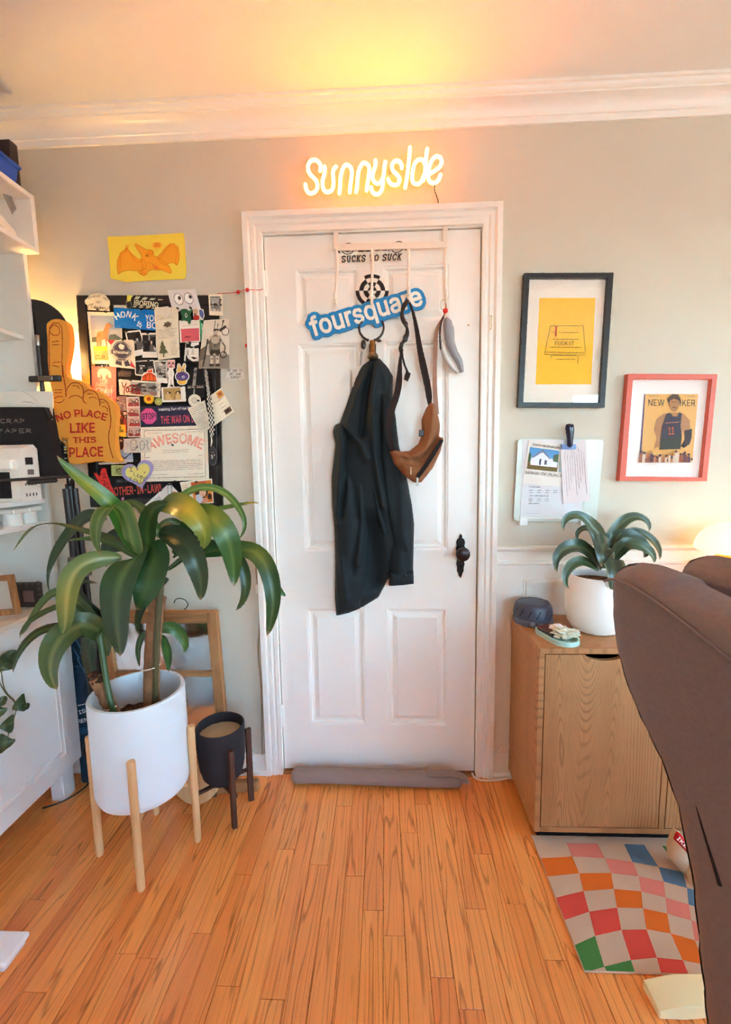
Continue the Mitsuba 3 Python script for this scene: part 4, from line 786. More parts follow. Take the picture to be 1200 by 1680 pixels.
bcard('badge_sticker', 'cream square sticker with a round dark ribbon badge on the pin board', 'sticker', q, 4, cream, art)
q = [(372, 602), (392, 594), (402, 585), (410, 594), (462, 598), (464, 620), (448, 632), (376, 634)]; f = Q(zz((372, 590), (464, 590), (464, 634), (372, 634)))
bcard('lettered_sticker', 'small dark sticker with lower case lettering under the badge sticker', 'sticker', q, 2, (60, 54, 54), [(txt('mixup', f(.06, .76), f(.93, .72), 4.6, bold=True), (150, 142, 136)), (txt('mixup', f(.07, .75), f(.92, .71), 4.4, bold=False), (20, 18, 18))])
q = [(525, 655), (530, 626), (545, 606), (566, 600), (566, 588), (582, 582), (605, 578), (607, 596), (604, 602), (622, 612), (630, 635), (632, 662)]; f = Q(zz((525, 580), (632, 580), (632, 662), (525, 662)))
art = [(qp(f, (.06, .96), (.1, .62), (.3, .36), (.65, .32), (.9, .55), (.96, .98)), (232, 92, 44)), (qp(f, (.42, .32), (.42, .14), (.72, .05), (.68, .28)), (214, 74, 44))]+[(ql(f, .7, *l), (70, 26, 20)) for l in ([(.28, .96), (.3, .6), (.45, .36)], [(.55, .97), (.53, .34)], [(.78, .97), (.76, .6), (.62, .36)], [(.08, .66), (.3, .5)], [(.92, .66), (.74, .5)])]
bcard('pumpkin_sticker', 'orange pumpkin sticker on the pin board', 'sticker', q, 4, white, art)
q = [(698, 520), (748, 520), (748, 575), (735, 582), (745, 610), (738, 640), (742, 690), (752, 700), (698, 700), (704, 680), (706, 640), (698, 610), (708, 582), (698, 572)]; f = Q(zz((698, 520), (750, 520), (750, 700), (698, 700)))
bcard('pixel_figure_sticker', 'white pixel figure sticker with a pink face on the pin board', 'sticker', q, 4, white, [(qr(f, .03, .02, .95, .3), (226, 170, 166)), (qr(f, .14, .1, .36, .16), bk), (qr(f, .62, .1, .84, .16), bk), (qr(f, .42, .18, .56, .22), (200, 60, 60)), (qr(f, .3, .25, .7, .28), bk), (ql(f, .6, (.5, .4), (.5, .6)), (160, 150, 146)), (ql(f, .6, (.5, .74), (.5, .96)), (120, 112, 108))])
c0 = zz((796, 630))[0]
g = unary_union([circ(c0[0], c0[1], 12, 9.5), circ(c0[0], c0[1]+8, 8.5, 6.5), circ(c0[0]-2, c0[1]-10, 8, 6.5), circ(c0[0]-5.5, c0[1]-16.5, 3, 5), circ(c0[0]+3.5, c0[1]-17, 3, 5)])
cu = lambda x, y, a, b: circ(c0[0]+x, c0[1]+y, a, b)
art = [(cu(-2, -10, 6.8, 5.4), (222, 180, 110)), (cu(-5.5, -16.5, 1.8, 3.8), (222, 180, 110)), (cu(3.5, -17, 1.8, 3.8), (222, 180, 110)), (cu(0, 8, 7.2, 5.2), (226, 172, 66)), (cu(0, 0, 10.6, 7.2), (84, 62, 120)), (cu(2, 1, 2.6, 2.2), (220, 210, 216)), (cu(2, 1, 1.5, 1.2), (84, 62, 120)), (cu(1, -9, 2.4, 2.4), (90, 70, 50)), (cu(1, -9, 1.3, 1.3), (240, 226, 190))]+[(cu(x, y, .5, .5), (200, 180, 210)) for x, y in ((-7, -2), (-5, 2), (-8, 1), (6, -3), (7, 2), (-2, 4))]
bcard('cupcake_sticker', 'purple and yellow rabbit-eared cupcake sticker on the pin board', 'sticker', g, 5, white, art)
q = [(850, 570), (945, 568), (945, 768), (818, 768)]; f = Q(zz(*q)); gy = (150, 142, 134)
bcard('dark_poster_card', 'dark card with a vertical grey strip behind the checkered lanyard', 'card', q, 2, (30, 27, 28), [(qr(f, .28, .02, .46, .62), gy), (qr(f, .30, .1, .44, .2), (70, 66, 64)), (qr(f, .31, .3, .42, .4), (90, 84, 84)), (ql(f, .6, (.03, .62), (.98, .60)), gy), (txt('north  mass', f(.04, .70), f(.92, .68), 3), (200, 190, 180)), (qr(f, .38, .72, .46, .98), gy), (ql(f, .5, (.05, .97), (.95, .97)), (90, 86, 84))])
q = [(378, 648), (655, 668), (652, 768), (385, 750)]; f = Q(zz(*q)); yr = (150, 34, 36)
art = snap(f, .28, .1, .92, .9, 21, [(150, 140, 132), (70, 62, 58), (110, 102, 96), (190, 176, 166), (90, 80, 76), (170, 120, 100)], 40, 0)+[(ql(f, .5, (.86, .06), (.86, .96)), (90, 80, 76)), (qr(f, .88, .1, .98, .3), (200, 190, 176)), (qr(f, .88, .4, .98, .6), (196, 184, 170))]
art += [(line([tuple(p) for p in spline([f(a, b) for a, b in l], 16)], 1.6), yr) for l in ([(.08, .2), (.12, .5), (.18, .22)], [(.13, .5), (.11, .95)], [(.17, .7), (.2, .5), (.23, .7), (.2, .8), (.17, .7)], [(.25, .55), (.26, .75), (.31, .74), (.31, .5)], [(.33, .8), (.34, .55), (.38, .6), (.38, .8)], [(.45, .58), (.41, .7), (.45, .84), (.47, .5)], [(.2, .5), (.3, .35), (.45, .4)], [(.42, .9), (.5, .7)])]
bcard('lettered_strip', 'wide strip with red script lettering over a crowd picture on the pin board', 'sticker', q, 3, cream, art)
q = [(362, 762), (433, 758), (432, 1028), (362, 1022)]; f = Q(zz(*q))
art = snap(f, .0, .0, 1, .42, 31, [(150, 120, 110), (60, 46, 44), (176, 150, 130), (110, 90, 90), (200, 176, 160), (216, 180, 150)], 16, 2)+snap(f, 0, .36, 1, .7, 32, WARM, 14, 2)+[(qr(f, 0, .70, .9, 1), (240, 200, 60)), (qp(f, (.85, .7), (1, .68), (1, .9), (.92, .9)), (190, 60, 40)), (txt('&', f(.3, .80), f(.5, .80), 3.5), (60, 50, 40)), (txt('NYBG', f(.10, .89), f(.72, .89), 4.2), (40, 36, 36))]
bcard('collage_strip', 'tall photo collage strip with a yellow foot right of the foam finger', 'photo', q, 1, (200, 180, 160), art, part='picture')
q = [(430, 765), (515, 763), (527, 1030), (438, 1030)]; f = Q(zz(*q)); art = []
for k in range(4): art += snap(f, .06, .02+.245*k, .96, .245*k+.235, 40+k, [(206, 176, 160), (60, 38, 34), (150, 60, 60), (120, 90, 84), (90, 60, 56), (232, 196, 170)], 6, 2, 1.5)
bcard('photo_booth_strip', 'photo booth strip of four small pictures on the pin board', 'photo', q, 2, (236, 222, 206), art, part='picture')
for nm_, lab, (x, y), r_, cs in (('button_badge', 'round orange button badge on the pin board', (577, 778), 8.3, [(1, (240, 178, 40)), (.88, (246, 190, 50)), (.5, (224, 110, 30)), (.26, (176, 70, 24))]), ('green_badge', 'small pale green badge beside the orange button', (640, 795), 6.2, [(1, (176, 176, 96)), (.7, (150, 160, 84)), (.35, (206, 200, 130))]), ('round_pin', 'round cream pin with a faint portrait at the dark card', (877, 788), 10.2, [(1, (232, 222, 200)), (.84, (206, 194, 172)), (.78, (232, 222, 200)), (.5, (190, 184, 160)), (.35, (216, 206, 186))])):
    p = zz((x, y))[0]; bcard(nm_, lab, 'badge', circ(p[0], p[1], r_), 6, cs[0][1], [(circ(p[0], p[1], r_*a), c) for a, c in cs[1:]]+([(circ(p[0], p[1], r_*.95).difference(circ(p[0], p[1], r_*.9)), (90, 60, 20))] if nm_ == 'button_badge' else []), th=.003)
q = [(520, 826), (872, 822), (882, 955), (525, 958)]; f = Q(zz(*q)); pu, nb = (204, 84, 140), (44, 44, 66)
oc = [(.155+.155*math.cos(a), .50+.42*math.sin(a)) for a in [math.pi/8+k*math.pi/4 for k in range(8)]]
bcard('stop_sticker', 'navy bumper sticker with a pink stop sign octagon on the pin board', 'sticker', q, 3, nb, [(qp(f, *oc), pu), (txt('STOP!', f(.03, .66), f(.29, .62), 9.5), nb), (txt('making fun of me for b', f(.34, .24), f(1.02, .17), 4.6), (216, 210, 210)), (txt('THE WAR ON D', f(.37, .88), f(.99, .80), 12), (206, 86, 104))])
q = [(830, 842), (945, 785), (985, 972), (918, 1002)]; f = Q(zz(*q))
bcard('handwritten_note', 'cream handwritten note pinned at an angle beside the lanyard', 'note', q, 5, (228, 218, 196), wavy(f, .08, .95, 13, .08, .95, (150, 136, 116), .55, 5))
q = [(956, 772), (1050, 708), (1138, 862), (1010, 952)]; f = Q(zz(*q))
bcard('postcard', 'tilted postcard with a stamp sticking out over the right side of the pin board', 'postcard', q, 8, cream, wavy(f, .2, .9, 5, .5, .92, (130, 116, 100), .6, 6)+[(qr(f, .62, .04, .97, .28), (216, 150, 70)), (qr(f, .7, .1, .9, .2), (176, 90, 60)), (qr(f, .62, .74, .95, .92), (110, 80, 60)), (qr(f, .68, .78, .88, .86), (60, 44, 40)), (ql(f, .6, (.08, .3), (.4, .32)), (190, 170, 140))])
q = [(522, 964), (962, 952), (973, 1311), (526, 1322)]; f = Q(zz(*q)); rr_, gl = (206, 84, 66), (150, 136, 116)
fr_ = qr(f, .055, .06, .955, .94).difference(qr(f, .062, .072, .948, .928))
art = [(fr_, gl), (qr(f, .03, .035, .98, .97).difference(qr(f, .034, .042, .976, .963)), (200, 184, 160))]
art += [(txt('AWESOME', f(.135, .44), f(.90, .43), 16, arc=12), rr_), (txt('AWESOME', f(.14, .425), f(.895, .415), 14.8, arc=12), (244, 214, 190)), (txt('AWESOME', f(.145, .425), f(.89, .415), 14.2, arc=12, bold=False), (238, 160, 136)), (ql(f, .5, (.3, .48), (.7, .47)), gl), (ql(f, .5, (.1, .115), (.32, .11)), gl), (ql(f, .5, (.66, .11), (.9, .105)), gl)]
art += [(ql(f, 1.1, (.33+.03*k, .435+.006*math.sin(k)), (.345+.03*k, .435)), (190, 176, 150)) for k in range(13)]
art += [(ql(f, .55, (.11, .63+.033*k), (.91, .62+.033*k)), gl) for k in range(6)]+[(ql(f, .5, (.1, .88), (.4, .875)), gl), (line([tuple(p) for p in spline([f(.7+.02*k, .87+.012*(k % 2)) for k in range(12)], 30)], .5), gl), (ql(f, .9, (.075, .56), (.13, .558)), gl), (ql(f, .9, (.86, .545), (.91, .543)), gl)]
bcard('certificate', 'cream certificate with arched red outlined lettering on the pin board', 'certificate', q, 3, (244, 230, 206), art)
q = [(412, 1040), (592, 1030), (590, 1130), (412, 1132)]; f = Q(zz(*q)); pg_ = (110, 102, 94)
bcard('pencil_drawing', 'small pencil drawing of faces overlapping the certificate', 'drawing', q, 5, (214, 204, 186), [(qe(f, .36, .45, .11, .35).exterior.buffer(.4), pg_), (qe(f, .36, .45, .17, .42).exterior.buffer(.3), (150, 142, 130)), (qe(f, .68, .5, .09, .3).exterior.buffer(.4), pg_), (ql(f, .6, (.3, .4), (.34, .38)), pg_), (ql(f, .6, (.4, .4), (.43, .38)), pg_), (ql(f, .6, (.33, .62), (.4, .63)), pg_), (ql(f, .6, (.62, .5), (.75, .46)), pg_), (qe(f, .5, .62, .03, .08), pg_), (ql(f, .8, (.82, .2), (.9, .3), (.84, .5), (.92, .8)), (90, 82, 76)), (ql(f, .7, (.06, .3), (.16, .34), (.1, .7)), (160, 150, 140))])
q = [(362, 1112), (468, 1108), (475, 1192), (368, 1196)]; f = Q(zz(*q))
bcard('blue_card', 'pale blue card with dark strokes between the foam finger and the heart', 'card', q, 1, (166, 178, 192), [(ql(f, 1.4, (.1, .2), (.5, .7), (.9, .3)), (40, 50, 64)), (ql(f, 1.2, (.2, .9), (.7, .5)), (40, 50, 64)), (qr(f, .0, .8, 1, 1), (206, 200, 196))])
q = [(330, 1212), (425, 1212), (425, 1284), (332, 1284)]; f = Q(zz(*q))
bcard('green_note', 'pale green sticky note with a dark doodle left of the heart', 'sticky note', q, 2, (176, 182, 112), [(qe(f, .6, .55, .22, .26).exterior.buffer(.4), (60, 64, 44)), (qe(f, .55, .5, .1, .14).exterior.buffer(.4), (60, 64, 44)), (ql(f, .6, (.35, .2), (.3, .8)), (60, 64, 44))])
q = [(245, 1196), (430, 1188), (430, 1202), (247, 1210)]
bcard('white_strip', 'thin white paper edge under the foam finger', 'paper strip', q, 1, (216, 206, 192))
q = [(283, 1296), (682, 1290), (684, 1425), (300, 1445)]; f = Q(zz(*q)); rl = (206, 82, 70)
bcard('black_bumper_sticker', 'black bumper sticker with tall red lettering at the bottom of the pin board', 'sticker', q, 2, (30, 27, 29), [(txt('NO MO', f(.2, .22), f(.45, .2), 4.5), (90, 100, 96)), (txt('MOTHER-IN-LAW!', f(.06, .80), f(.94, .72), 13), rl)])
hx = [(math.sin(t)**3, -(13*math.cos(t)-5*math.cos(2*t)-2*math.cos(3*t)-math.cos(4*t))/16) for t in np.linspace(0, 2*np.pi, 60)]
def heart(s, sy, cx_, cy_, rot=-14): return affinity.translate(affinity.rotate(Polygon([(x*s, y*sy) for x, y in hx]).buffer(0), rot, origin=(0, 0)), cx_, cy_)
hc = zz((508, 1268))[0]; f = Q(zz((420, 1190), (600, 1190), (600, 1360), (420, 1360))); hk_ = (70, 60, 80)
art = [(heart(24, 23, *hc), (150, 156, 196)), (heart(20.5, 19.5, *hc), (226, 212, 124))]
art += hand(f, 'I', .17, .22, (.16, .15), hk_, .9, .2)+hand(f, 'LOVE', .33, .42, (.115, .13), hk_, .7, .55)+hand(f, 'YOU', .16, .58, (.15, .15), hk_, .8, .42)
art += [(heart(1.5, 1.5, *f(u, v)), (150, 90, 70)) for u, v in ((.42, .16), (.46, .30), (.72, .42), (.8, .62), (.62, .56), (.28, .82), (.62, .82), (.46, .78))]
bcard('paper_heart', 'yellow paper heart with a lilac border and handwriting on the pin board', 'paper heart', heart(27, 26, *hc), 7, (176, 150, 186), art)
q = [(215, 1265), (232, 1262), (255, 1290), (262, 1245), (272, 1232), (292, 1232), (300, 1260), (325, 1330), (350, 1400), (366, 1440), (352, 1450), (300, 1400), (240, 1310)]; f = Q(zz((215, 1232), (366, 1232), (366, 1450), (215, 1450)))
bcard('red_cutout', 'red paper cut-out with dark zigzags at the lower left of the pin board', 'paper cut-out', q, 5, (226, 62, 56), [(ql(f, 1.0, *l), (110, 26, 30)) for l in ([(.32, .2), (.5, .16), (.4, .3), (.56, .26)], [(.3, .36), (.5, .4), (.44, .52), (.62, .46)], [(.5, .6), (.66, .56), (.6, .72), (.78, .66)], [(.66, .78), (.84, .76)])])
q = [(395, 1428), (412, 1422), (414, 1440), (400, 1446)]
bcard('pink_scrap', 'tiny pink scrap at the bottom edge of the pin board', 'paper scrap', q, 6, (190, 130, 150))
q = [(545, 1478), (712, 1330), (782, 1402), (612, 1530)]; f = Q(zz(*q))
bcard('paper_tag', 'white tag held by a black bulldog clip above the plant', 'tag', q, 6, (226, 220, 212), [(ql(f, .8, (.3+.06*k, .2), (.3+.06*k, .55)), (120, 112, 108)) for k in range(4)]+[(qr(f, .06, .3, .16, .6).difference(qr(f, .08, .35, .14, .55)), (100, 94, 90)), (qr(f, .75, .6, .95, .95), (230, 160, 100))])
q = [(510, 1492), (590, 1480), (610, 1560), (520, 1560)]
bcard('paper_tag', 'small white tag with an orange mark at the bottom of the pin board', 'tag', q, 5, (222, 214, 204), [(circ(*zz((560, 1520))[0], 3), (226, 130, 90))])
q = [(780, 1325), (992, 1300), (1003, 1460), (820, 1485)]; f = Q(zz(*q))
art = [(qr(f, .33, .06, .97, .95), (222, 130, 50)), (qr(f, .33, .06, .8, .2), (206, 96, 52)), (qr(f, .6, .2, .97, .42), (120, 116, 120)), (qe(f, .62, .5, .22, .26), (80, 52, 40)), (qe(f, .66, .52, .11, .18), (232, 184, 150)), (qp(f, (.38, .95), (.42, .6), (.56, .56), (.66, .78), (.6, .95)), (206, 206, 214)), (qp(f, (.55, .95), (.68, .74), (.8, .8), (.84, .95)), (210, 150, 120)), (ql(f, .5, (.62, .49), (.65, .49)), (60, 40, 34)), (ql(f, .5, (.69, .49), (.72, .49)), (60, 40, 34)), (ql(f, .8, (.63, .63), (.70, .62)), (180, 70, 60)), (qe(f, .88, .72, .07, .12), (56, 40, 34))]+wavy(f, .15, .5, 4, .06, .28, (180, 120, 90), .6, 8)
bcard('photo_print', 'photo of a smiling woman with an orange border near the board bottom', 'photo', q, 6, (240, 224, 200), art, part='picture')
q = [(158, 130), (190, 98), (238, 82), (285, 92), (318, 128), (323, 155), (314, 175), (322, 202), (300, 200), (176, 192), (172, 165), (158, 150)]; f = Q(zz((158, 82), (323, 82), (323, 204), (158, 204)))
art = [(txt('SOULED', f(.12, .36), f(.60, .24), 3.4, arc=2), (84, 66, 52)), (txt('OUT', f(.70, .30), f(.92, .46), 3.4), (84, 66, 52)), (circ(*f(.52, .5), .9), (110, 80, 60))]+[(ql(f, .35, (.52, .5), (.52+.16*math.cos(a), .5+.14*math.sin(a))), (150, 124, 96)) for a in np.linspace(0, 6.28, 9)]+[(line([tuple(p) for p in spline([f(a, b) for a, b in l], 20)], .8), (90, 70, 56)) for l in ([(.18, .86), (.24, .6), (.32, .58), (.26, .7), (.3, .84)], [(.34, .82), (.4, .72), (.38, .84), (.48, .74), (.46, .86), (.44, .95), (.54, .78)], [(.56, .8), (.62, .74), (.6, .86), (.7, .76), (.7, .86), (.8, .78), (.82, .88), (.92, .8)])]
bcard('scalloped_label', 'cream dome-shaped sticker at the top left corner of the pin board frame', 'sticker', q, 7, (240, 222, 186), art)
q = [(1096, 580), (1150, 573), (1190, 574), (1200, 600), (1206, 640), (1190, 652), (1140, 655), (1086, 650), (1084, 628)]; f = Q(zz((1084, 573), (1206, 573), (1206, 655), (1084, 655)))
card('note_tag', 'small rounded white note with handwriting on the wall left of the door', 'note', zz(*q), .002, (226, 214, 202), hand(f, 'MY DAD IS', .1, .12, (.088, .2), (80, 66, 62), .55)+hand(f, 'MY OWN', .22, .42, (.1, .18), (80, 66, 62), .55)+hand(f, 'SUPER!', .26, .68, (.1, .18), (80, 66, 62), .55)+[(heart(1.2, 1.2, *f(.1, .86)), (90, 70, 70))])
# checkered lanyard with its clip and oval tag
pz = [at(*zz((x, y))[0], -.034) for x, y in ((952, 585), (962, 680), (975, 780), (985, 880), (992, 960), (988, 1032))]
ly = thing('lanyard', 'black and white checkered lanyard hanging on the right side of the pin board', 'lanyard')
pth = spline(pz, 30); wd = np.interp(np.linspace(0, 1, 30), [0, .3, .6, .9, 1], [.009, .011, .020, .020, .008])
add('strap', strip(pth, wd, .0012), 'cloth', (32, 28, 28), False, ly)
V, F, n = [], [], 0
for k in range(29):
    t = (pth[k+1]-pth[k])/np.linalg.norm(pth[k+1]-pth[k]); s = np.cross(t, [0, -1, 0]); s /= np.linalg.norm(s)
    for j in range(4):
        if (j+k) % 2:
            for q_, wq_ in ((pth[k], wd[k]), (pth[k+1], wd[k+1])): V += [q_+s*wq_*(j/4-.5)+[0, -.0009, 0], q_+s*wq_*((j+1)/4-.5)+[0, -.0009, 0]]
            F += [[n, n+1, n+3], [n, n+3, n+2]]; n += 4
add('checks', trimesh.Trimesh(V, flip_fix(np.array(V), np.array(F)), process=False), 'cloth', (226, 216, 200), False, ly)
labels[ly+'__checks'] = {'kind': 'stuff'}
pz2 = [at(*zz((x, y))[0], -.030) for x, y in ((945, 585), (950, 640), (968, 720), (985, 800))]
add('strap', strip(spline(pz2, 14), .006, .0012), 'cloth', (120, 112, 104), False, ly)
add('clasp', tube([at(*zz((988, 1030))[0], -.034), at(*zz((990, 1060))[0], -.034), at(*zz((985, 1090))[0], -.034)], [.002, .0035, .0015], 8), 'metal', (206, 196, 180), True, ly)
p = zz((997, 1155))[0]; f = Q(zz((970, 1092), (1026, 1092), (1026, 1220), (970, 1220)))
og_ = circ(p[0], p[1], 7, 15.5)
bcard('oval_tag', 'dark oval tag with a pale number hanging below the checkered lanyard', 'tag', og_, 9, (92, 84, 82), [(circ(p[0], p[1], 6.2, 14.5), (58, 52, 52)), (txt('3', f(.3, .62), f(.55, .60), 6), (216, 206, 196)), (ql(f, .8, (.3, .3), (.62, .28)), (160, 150, 144)), (circ(*f(.66, .42), 1.0), (216, 206, 196))], th=.003)
# binder clips and push pins
bc = thing('binder_clip', 'black binder clip at the top of the blue bumper sticker', 'binder clip')
p = zz((450, 172))[0]; c = at(*p, -.022)
add('body', box(c[0]-.009, c[0]+.009, c[1]-.003, c[1]+.006, c[2]-.005, c[2]+.004, .001), 'satin', (24, 22, 22), False, bc)
add('handle', tube(spline([c+[-.006, -.002, .002], c+[-.008, -.004, .014], c+[0, -.005, .02], c+[.008, -.004, .014], c+[.006, -.002, .002]], 16), .0008, 6), 'metal', (170, 164, 156), True, bc)
c = at(*zz((715, 1345))[0], -.028)
bc = thing('binder_clip', 'black bulldog clip with a long wire loop above the plant leaves', 'binder clip')
add('body', box(c[0]-.008, c[0]+.008, c[1]-.003, c[1]+.006, c[2], c[2]+.006, .001), 'satin', (24, 22, 22), False, bc)
add('handle', tube(spline([c+[-.004, -.002, .0], c+[-.007, -.004, -.016], c+[.001, -.005, -.052], c+[.008, -.004, -.018], c+[.005, -.002, .0]], 18), .0009, 6), 'metal', (60, 54, 50), True, bc)
PINS = [(297, 207), (245, 192), (430, 336), (572, 348), (410, 392), (285, 565), (575, 525), (853, 182), (770, 186), (528, 190), (930, 275), (730, 692), (790, 695), (905, 790), (892, 1322), (750, 1318), (500, 1185), (655, 1378), (315, 560), (735, 1080), (850, 410), (460, 655)]
PINL = ['at the top edge of the statue postcard', 'in the cream dome-shaped sticker', 'over the tilted instant photo', 'at the top of the instant photo with a person', 'at the corner of the cream badge sticker', 'at the top right of the coral flyer', 'above the dark photo on the pin board', 'at the right foot of the eyes card', 'at the left foot of the eyes card', 'in the film sticker over the blue bumper sticker', 'at the left of the one-man band photo', 'under the white pixel figure', 'at the top of the warm yellow instant photo', 'at the top of the angled handwritten note', 'in the photo of the smiling woman',
        'at the bottom edge of the certificate', 'in the top of the paper heart', 'at the base of the white tag', 'at the left of the coral flyer top', 'over the red arched lettering of the certificate', 'at the top of the portrait sticker', 'at the end of the lettered crowd strip']
for x, y in PINS:
    c = at(*zz((x, y))[0], -.026)
    m = lathe([(0, 0), (.0035, 0), (.0032, .002), (.002, .004), (.0035, .007), (.0032, .0085), (0, .009)], n=12); m.apply_transform(trimesh.transformations.rotation_matrix(math.pi/2, [1, 0, 0])); m.apply_translation(c)
    solo('push_pin', m, 'gloss', (26, 22, 22), 'small black push pin '+PINL[PINS.index((x, y))], 'push pin', True, 'black push pins on the pin board')
# red bead garland from the board to the door hinge
gp = [at(x, y, Y) for x, y, Y in ((355, 482, -.02), (372, 481, -.012), (390, 479, -.010), (406, 475, -.030), (420, 476, -.032), (432, 474, -.026))]
gd = thing('red_garland', 'thin red string with red beads running from the pin board to the door casing', 'garland')
add('string', tube(spline(gp, 30), .0010, 6), 'cloth', (206, 60, 52), True, gd)
for x, y, Y in ((391, 479, -.010), (406, 475.5, -.031)):
    add('bead', trimesh.creation.icosphere(2, .0068).apply_scale([1, .9, 1]).apply_translation(at(x, y, Y)), 'satin', (206, 44, 40), True, gd)
solo('red_pin', trimesh.creation.icosphere(2, .0065).apply_translation(at(404.5, 567, -.0062)), 'satin', (200, 44, 40), 'single red pin on the wall beside the door casing', 'pin', True)
# ---------------------------------------------------------------- the white hutch at the left wall and what stands in it
hu = thing('white_hutch', 'white hutch with a top cubby and drop front cabinet along the left wall', 'hutch')
wh = (226, 224, 220)
YE, XP, XC = -.10, -1.186, -1.150         # far end, front of the upper part, front of the lower cabinet
add('end_panel', box(XL+.002, XP, YE, YE+.016, .752, 1.975, .001), 'satin', (214, 212, 204), False, hu)
add('back_panel', box(XL+.002, XL+.01, -1.45, YE, .752, 1.975), 'satin', (206, 204, 198), False, hu)
bx = -1.137
cub = add('cubby', cat(box(XL+.002, bx, -1.45, YE+.012, 1.972, 1.988, .0015), box(XL+.002, bx, -1.45, YE+.012, 2.142, 2.158, .0015), box(XL+.002, bx, YE-.006, YE+.012, 1.988, 2.142, .0015), box(XL+.002, XL+.012, -1.45, YE, 1.988, 2.142)), 'satin', (232, 226, 216), False, hu)
add('shelf', box(XL+.01, -1.213, -1.45, YE, 1.688, 1.703, .001), 'satin', (226, 222, 212), False, hu)
add('shelf', box(XL+.01, -1.195, -.9, YE, 1.118, 1.134, .001), 'satin', wh, False, hu)
add('shelf', box(XL+.01, -1.190, -.9, YE, 1.035, 1.050, .001), 'satin', wh, False, hu)
add('desktop', box(XL+.002, -1.160, -1.45, YE+.01, .738, .753, .002), 'satin', (222, 206, 186), False, hu)
cb = add('cabinet', box(XL+.002, XC-.012, -1.45, YE, .135, .738, .002), 'satin', wh, False, hu)
def xz_ext(g, x1, th):                    # shapely polygon in (y, z) -> slab whose front face looks along +x
    m = trimesh.creation.extrude_polygon(g, th, engine='earcut'); v = m.vertices
    return trimesh.Trimesh(np.stack([x1-th+v[:, 2], v[:, 0], v[:, 1]], 1), m.faces, process=False)
o = sbox(-1.2, .130, YE, .738); i1 = sbox(-1.135, .195, YE-.075, .69)
add('front_frame', xz_ext(o.difference(i1), XC, .014), 'satin', wh, False, cb)
add('bead', xz_ext(i1.buffer(-.0006).difference(i1.buffer(-.012)), XC-.005, .0065), 'satin', wh, False, cb)
for ya in (YE-.075, -1.4): add('foot', box(XC-.075, XC-.025, ya, ya+.06, 0, .136, .002), 'satin', (222, 222, 220), False, hu)
# inside and on top of the cubby
bb = thing('blue_bin', 'blue plastic storage bin on top of the white hutch', 'storage bin')
def taper(x0, x1, y0, y1, z0, z1, t): 
    p = [(x0+t, y0+t, z0), (x1-t, y0+t, z0), (x1-t, y1-t, z0), (x0+t, y1-t, z0), (x0, y0, z1), (x1, y0, z1), (x1, y1, z1), (x0, y1, z1)]
    return trimesh.Trimesh(p).convex_hull
add('tub', taper(-1.50, -1.137, -.62, -.150, 2.1585, 2.208, .006), 'satin', (40, 84, 176), False, bb)
add('rim', box(-1.508, -1.129, -.628, -.142, 2.204, 2.217, .004), 'satin', (34, 74, 164), False, bb)
solo('black_box', box(-1.5, -1.172, -.130, -.096, 2.159, 2.312, .003), 'satin', (44, 34, 34), 'black box standing behind the blue bin on the hutch', 'box', False)
def slab_between(a, b, w, th): return strip(np.array([a+(b-a)*t for t in np.linspace(0, 1, 4)]), w, th, (1, 0, 0))
a, b = atx(-8, 352, -1.20), atx(24, 388, -1.20); solo('sketch_pad', slab_between(a, b, .030, .008), 'paper', (236, 226, 208), 'pale sketch pad leaning inside the cubby of the white hutch', 'sketch pad', False)
for k, lab in enumerate(('lower grey rod leaning inside the cubby of the white hutch', 'middle grey rod leaning inside the cubby of the white hutch', 'upper grey rod leaning inside the cubby of the white hutch')):
    a, b = atx(-6+5*k, 290-1*k, -1.205+.006*k), atx(33+2*k, 377-3*k, -1.205+.006*k)
    solo('grey_rod', tube([a, b], [.0032, .0032], 8), 'satin', (150, 138, 126), lab, 'rod', True, 'grey rods in the cubby')
# file box, printer and small things on the shelf
fb = thing('magazine_file', 'black magazine file with chalk lettering standing behind the white label printer', 'magazine file')
YB_ = -.150
pq = W([(-60, 668), (73, 668), (77, 690), (95, 783), (-60, 790)], YB_); g = Polygon(pq).intersection(sbox(-1.6, 1.1345, 0, 2))
fm = cat(ext(g, YB_, .003), ext(g, YB_+.040, .003), ext(g.exterior.buffer(.0012).intersection(g), YB_, .042))
add('case', fm, 'matte', (40, 34, 34), False, fb)
f = Q([(-20, 668), (73, 668), (90, 783), (-20, 783)]); ch = (128, 116, 106)
art = hand(f, 'SCRAP', .10, .17, (.113, .055), ch, .9)+hand(f, 'PAPER', .17, .31, (.118, .055), ch, .9)
m, c = layers(art, YB_-.0002); scene[fb+'__lettering'] = vply(m, 'paper', c)
add('clip', ext(wpoly([(74, 672), (79, 672), (85, 686), (82, 687)], YB_-.004), YB_-.006, .01), 'satin', (20, 18, 18), False, fb)
sh = [(-40, 642), (87, 642), (86, 690), (83, 684), (80, 680), (-40, 680)]
card('scrap_sheet', 'white scrap paper standing in the black magazine file', 'paper sheet', sh, .128, (224, 214, 200), [(line([tuple(p) for p in spline([(-20, 634), (20, 637), (48, 648), (62, 660)], 16)], .9), (190, 178, 164)), (line([(38, 660), (42, 658), (46, 661), (50, 659), (56, 663)], .8), (160, 148, 136))])
lp = thing('label_printer', 'white label printer on the hutch shelf in front of the black magazine file', 'printer')
x1 = -1.160; y0, y1 = -.245, -.158; z0 = 1.1345
pw = [(y0+.004, z0), (y1, z0), (y1, z0+.175), (y1-.016, z0+.190), (y0+.028, z0+.176), (y0, z0+.140), (y0, z0+.01)]
m = xz_ext(Polygon(pw).buffer(-.003).buffer(.003), x1, .26); add('body', m, 'satin', (228, 222, 210), 30, lp)
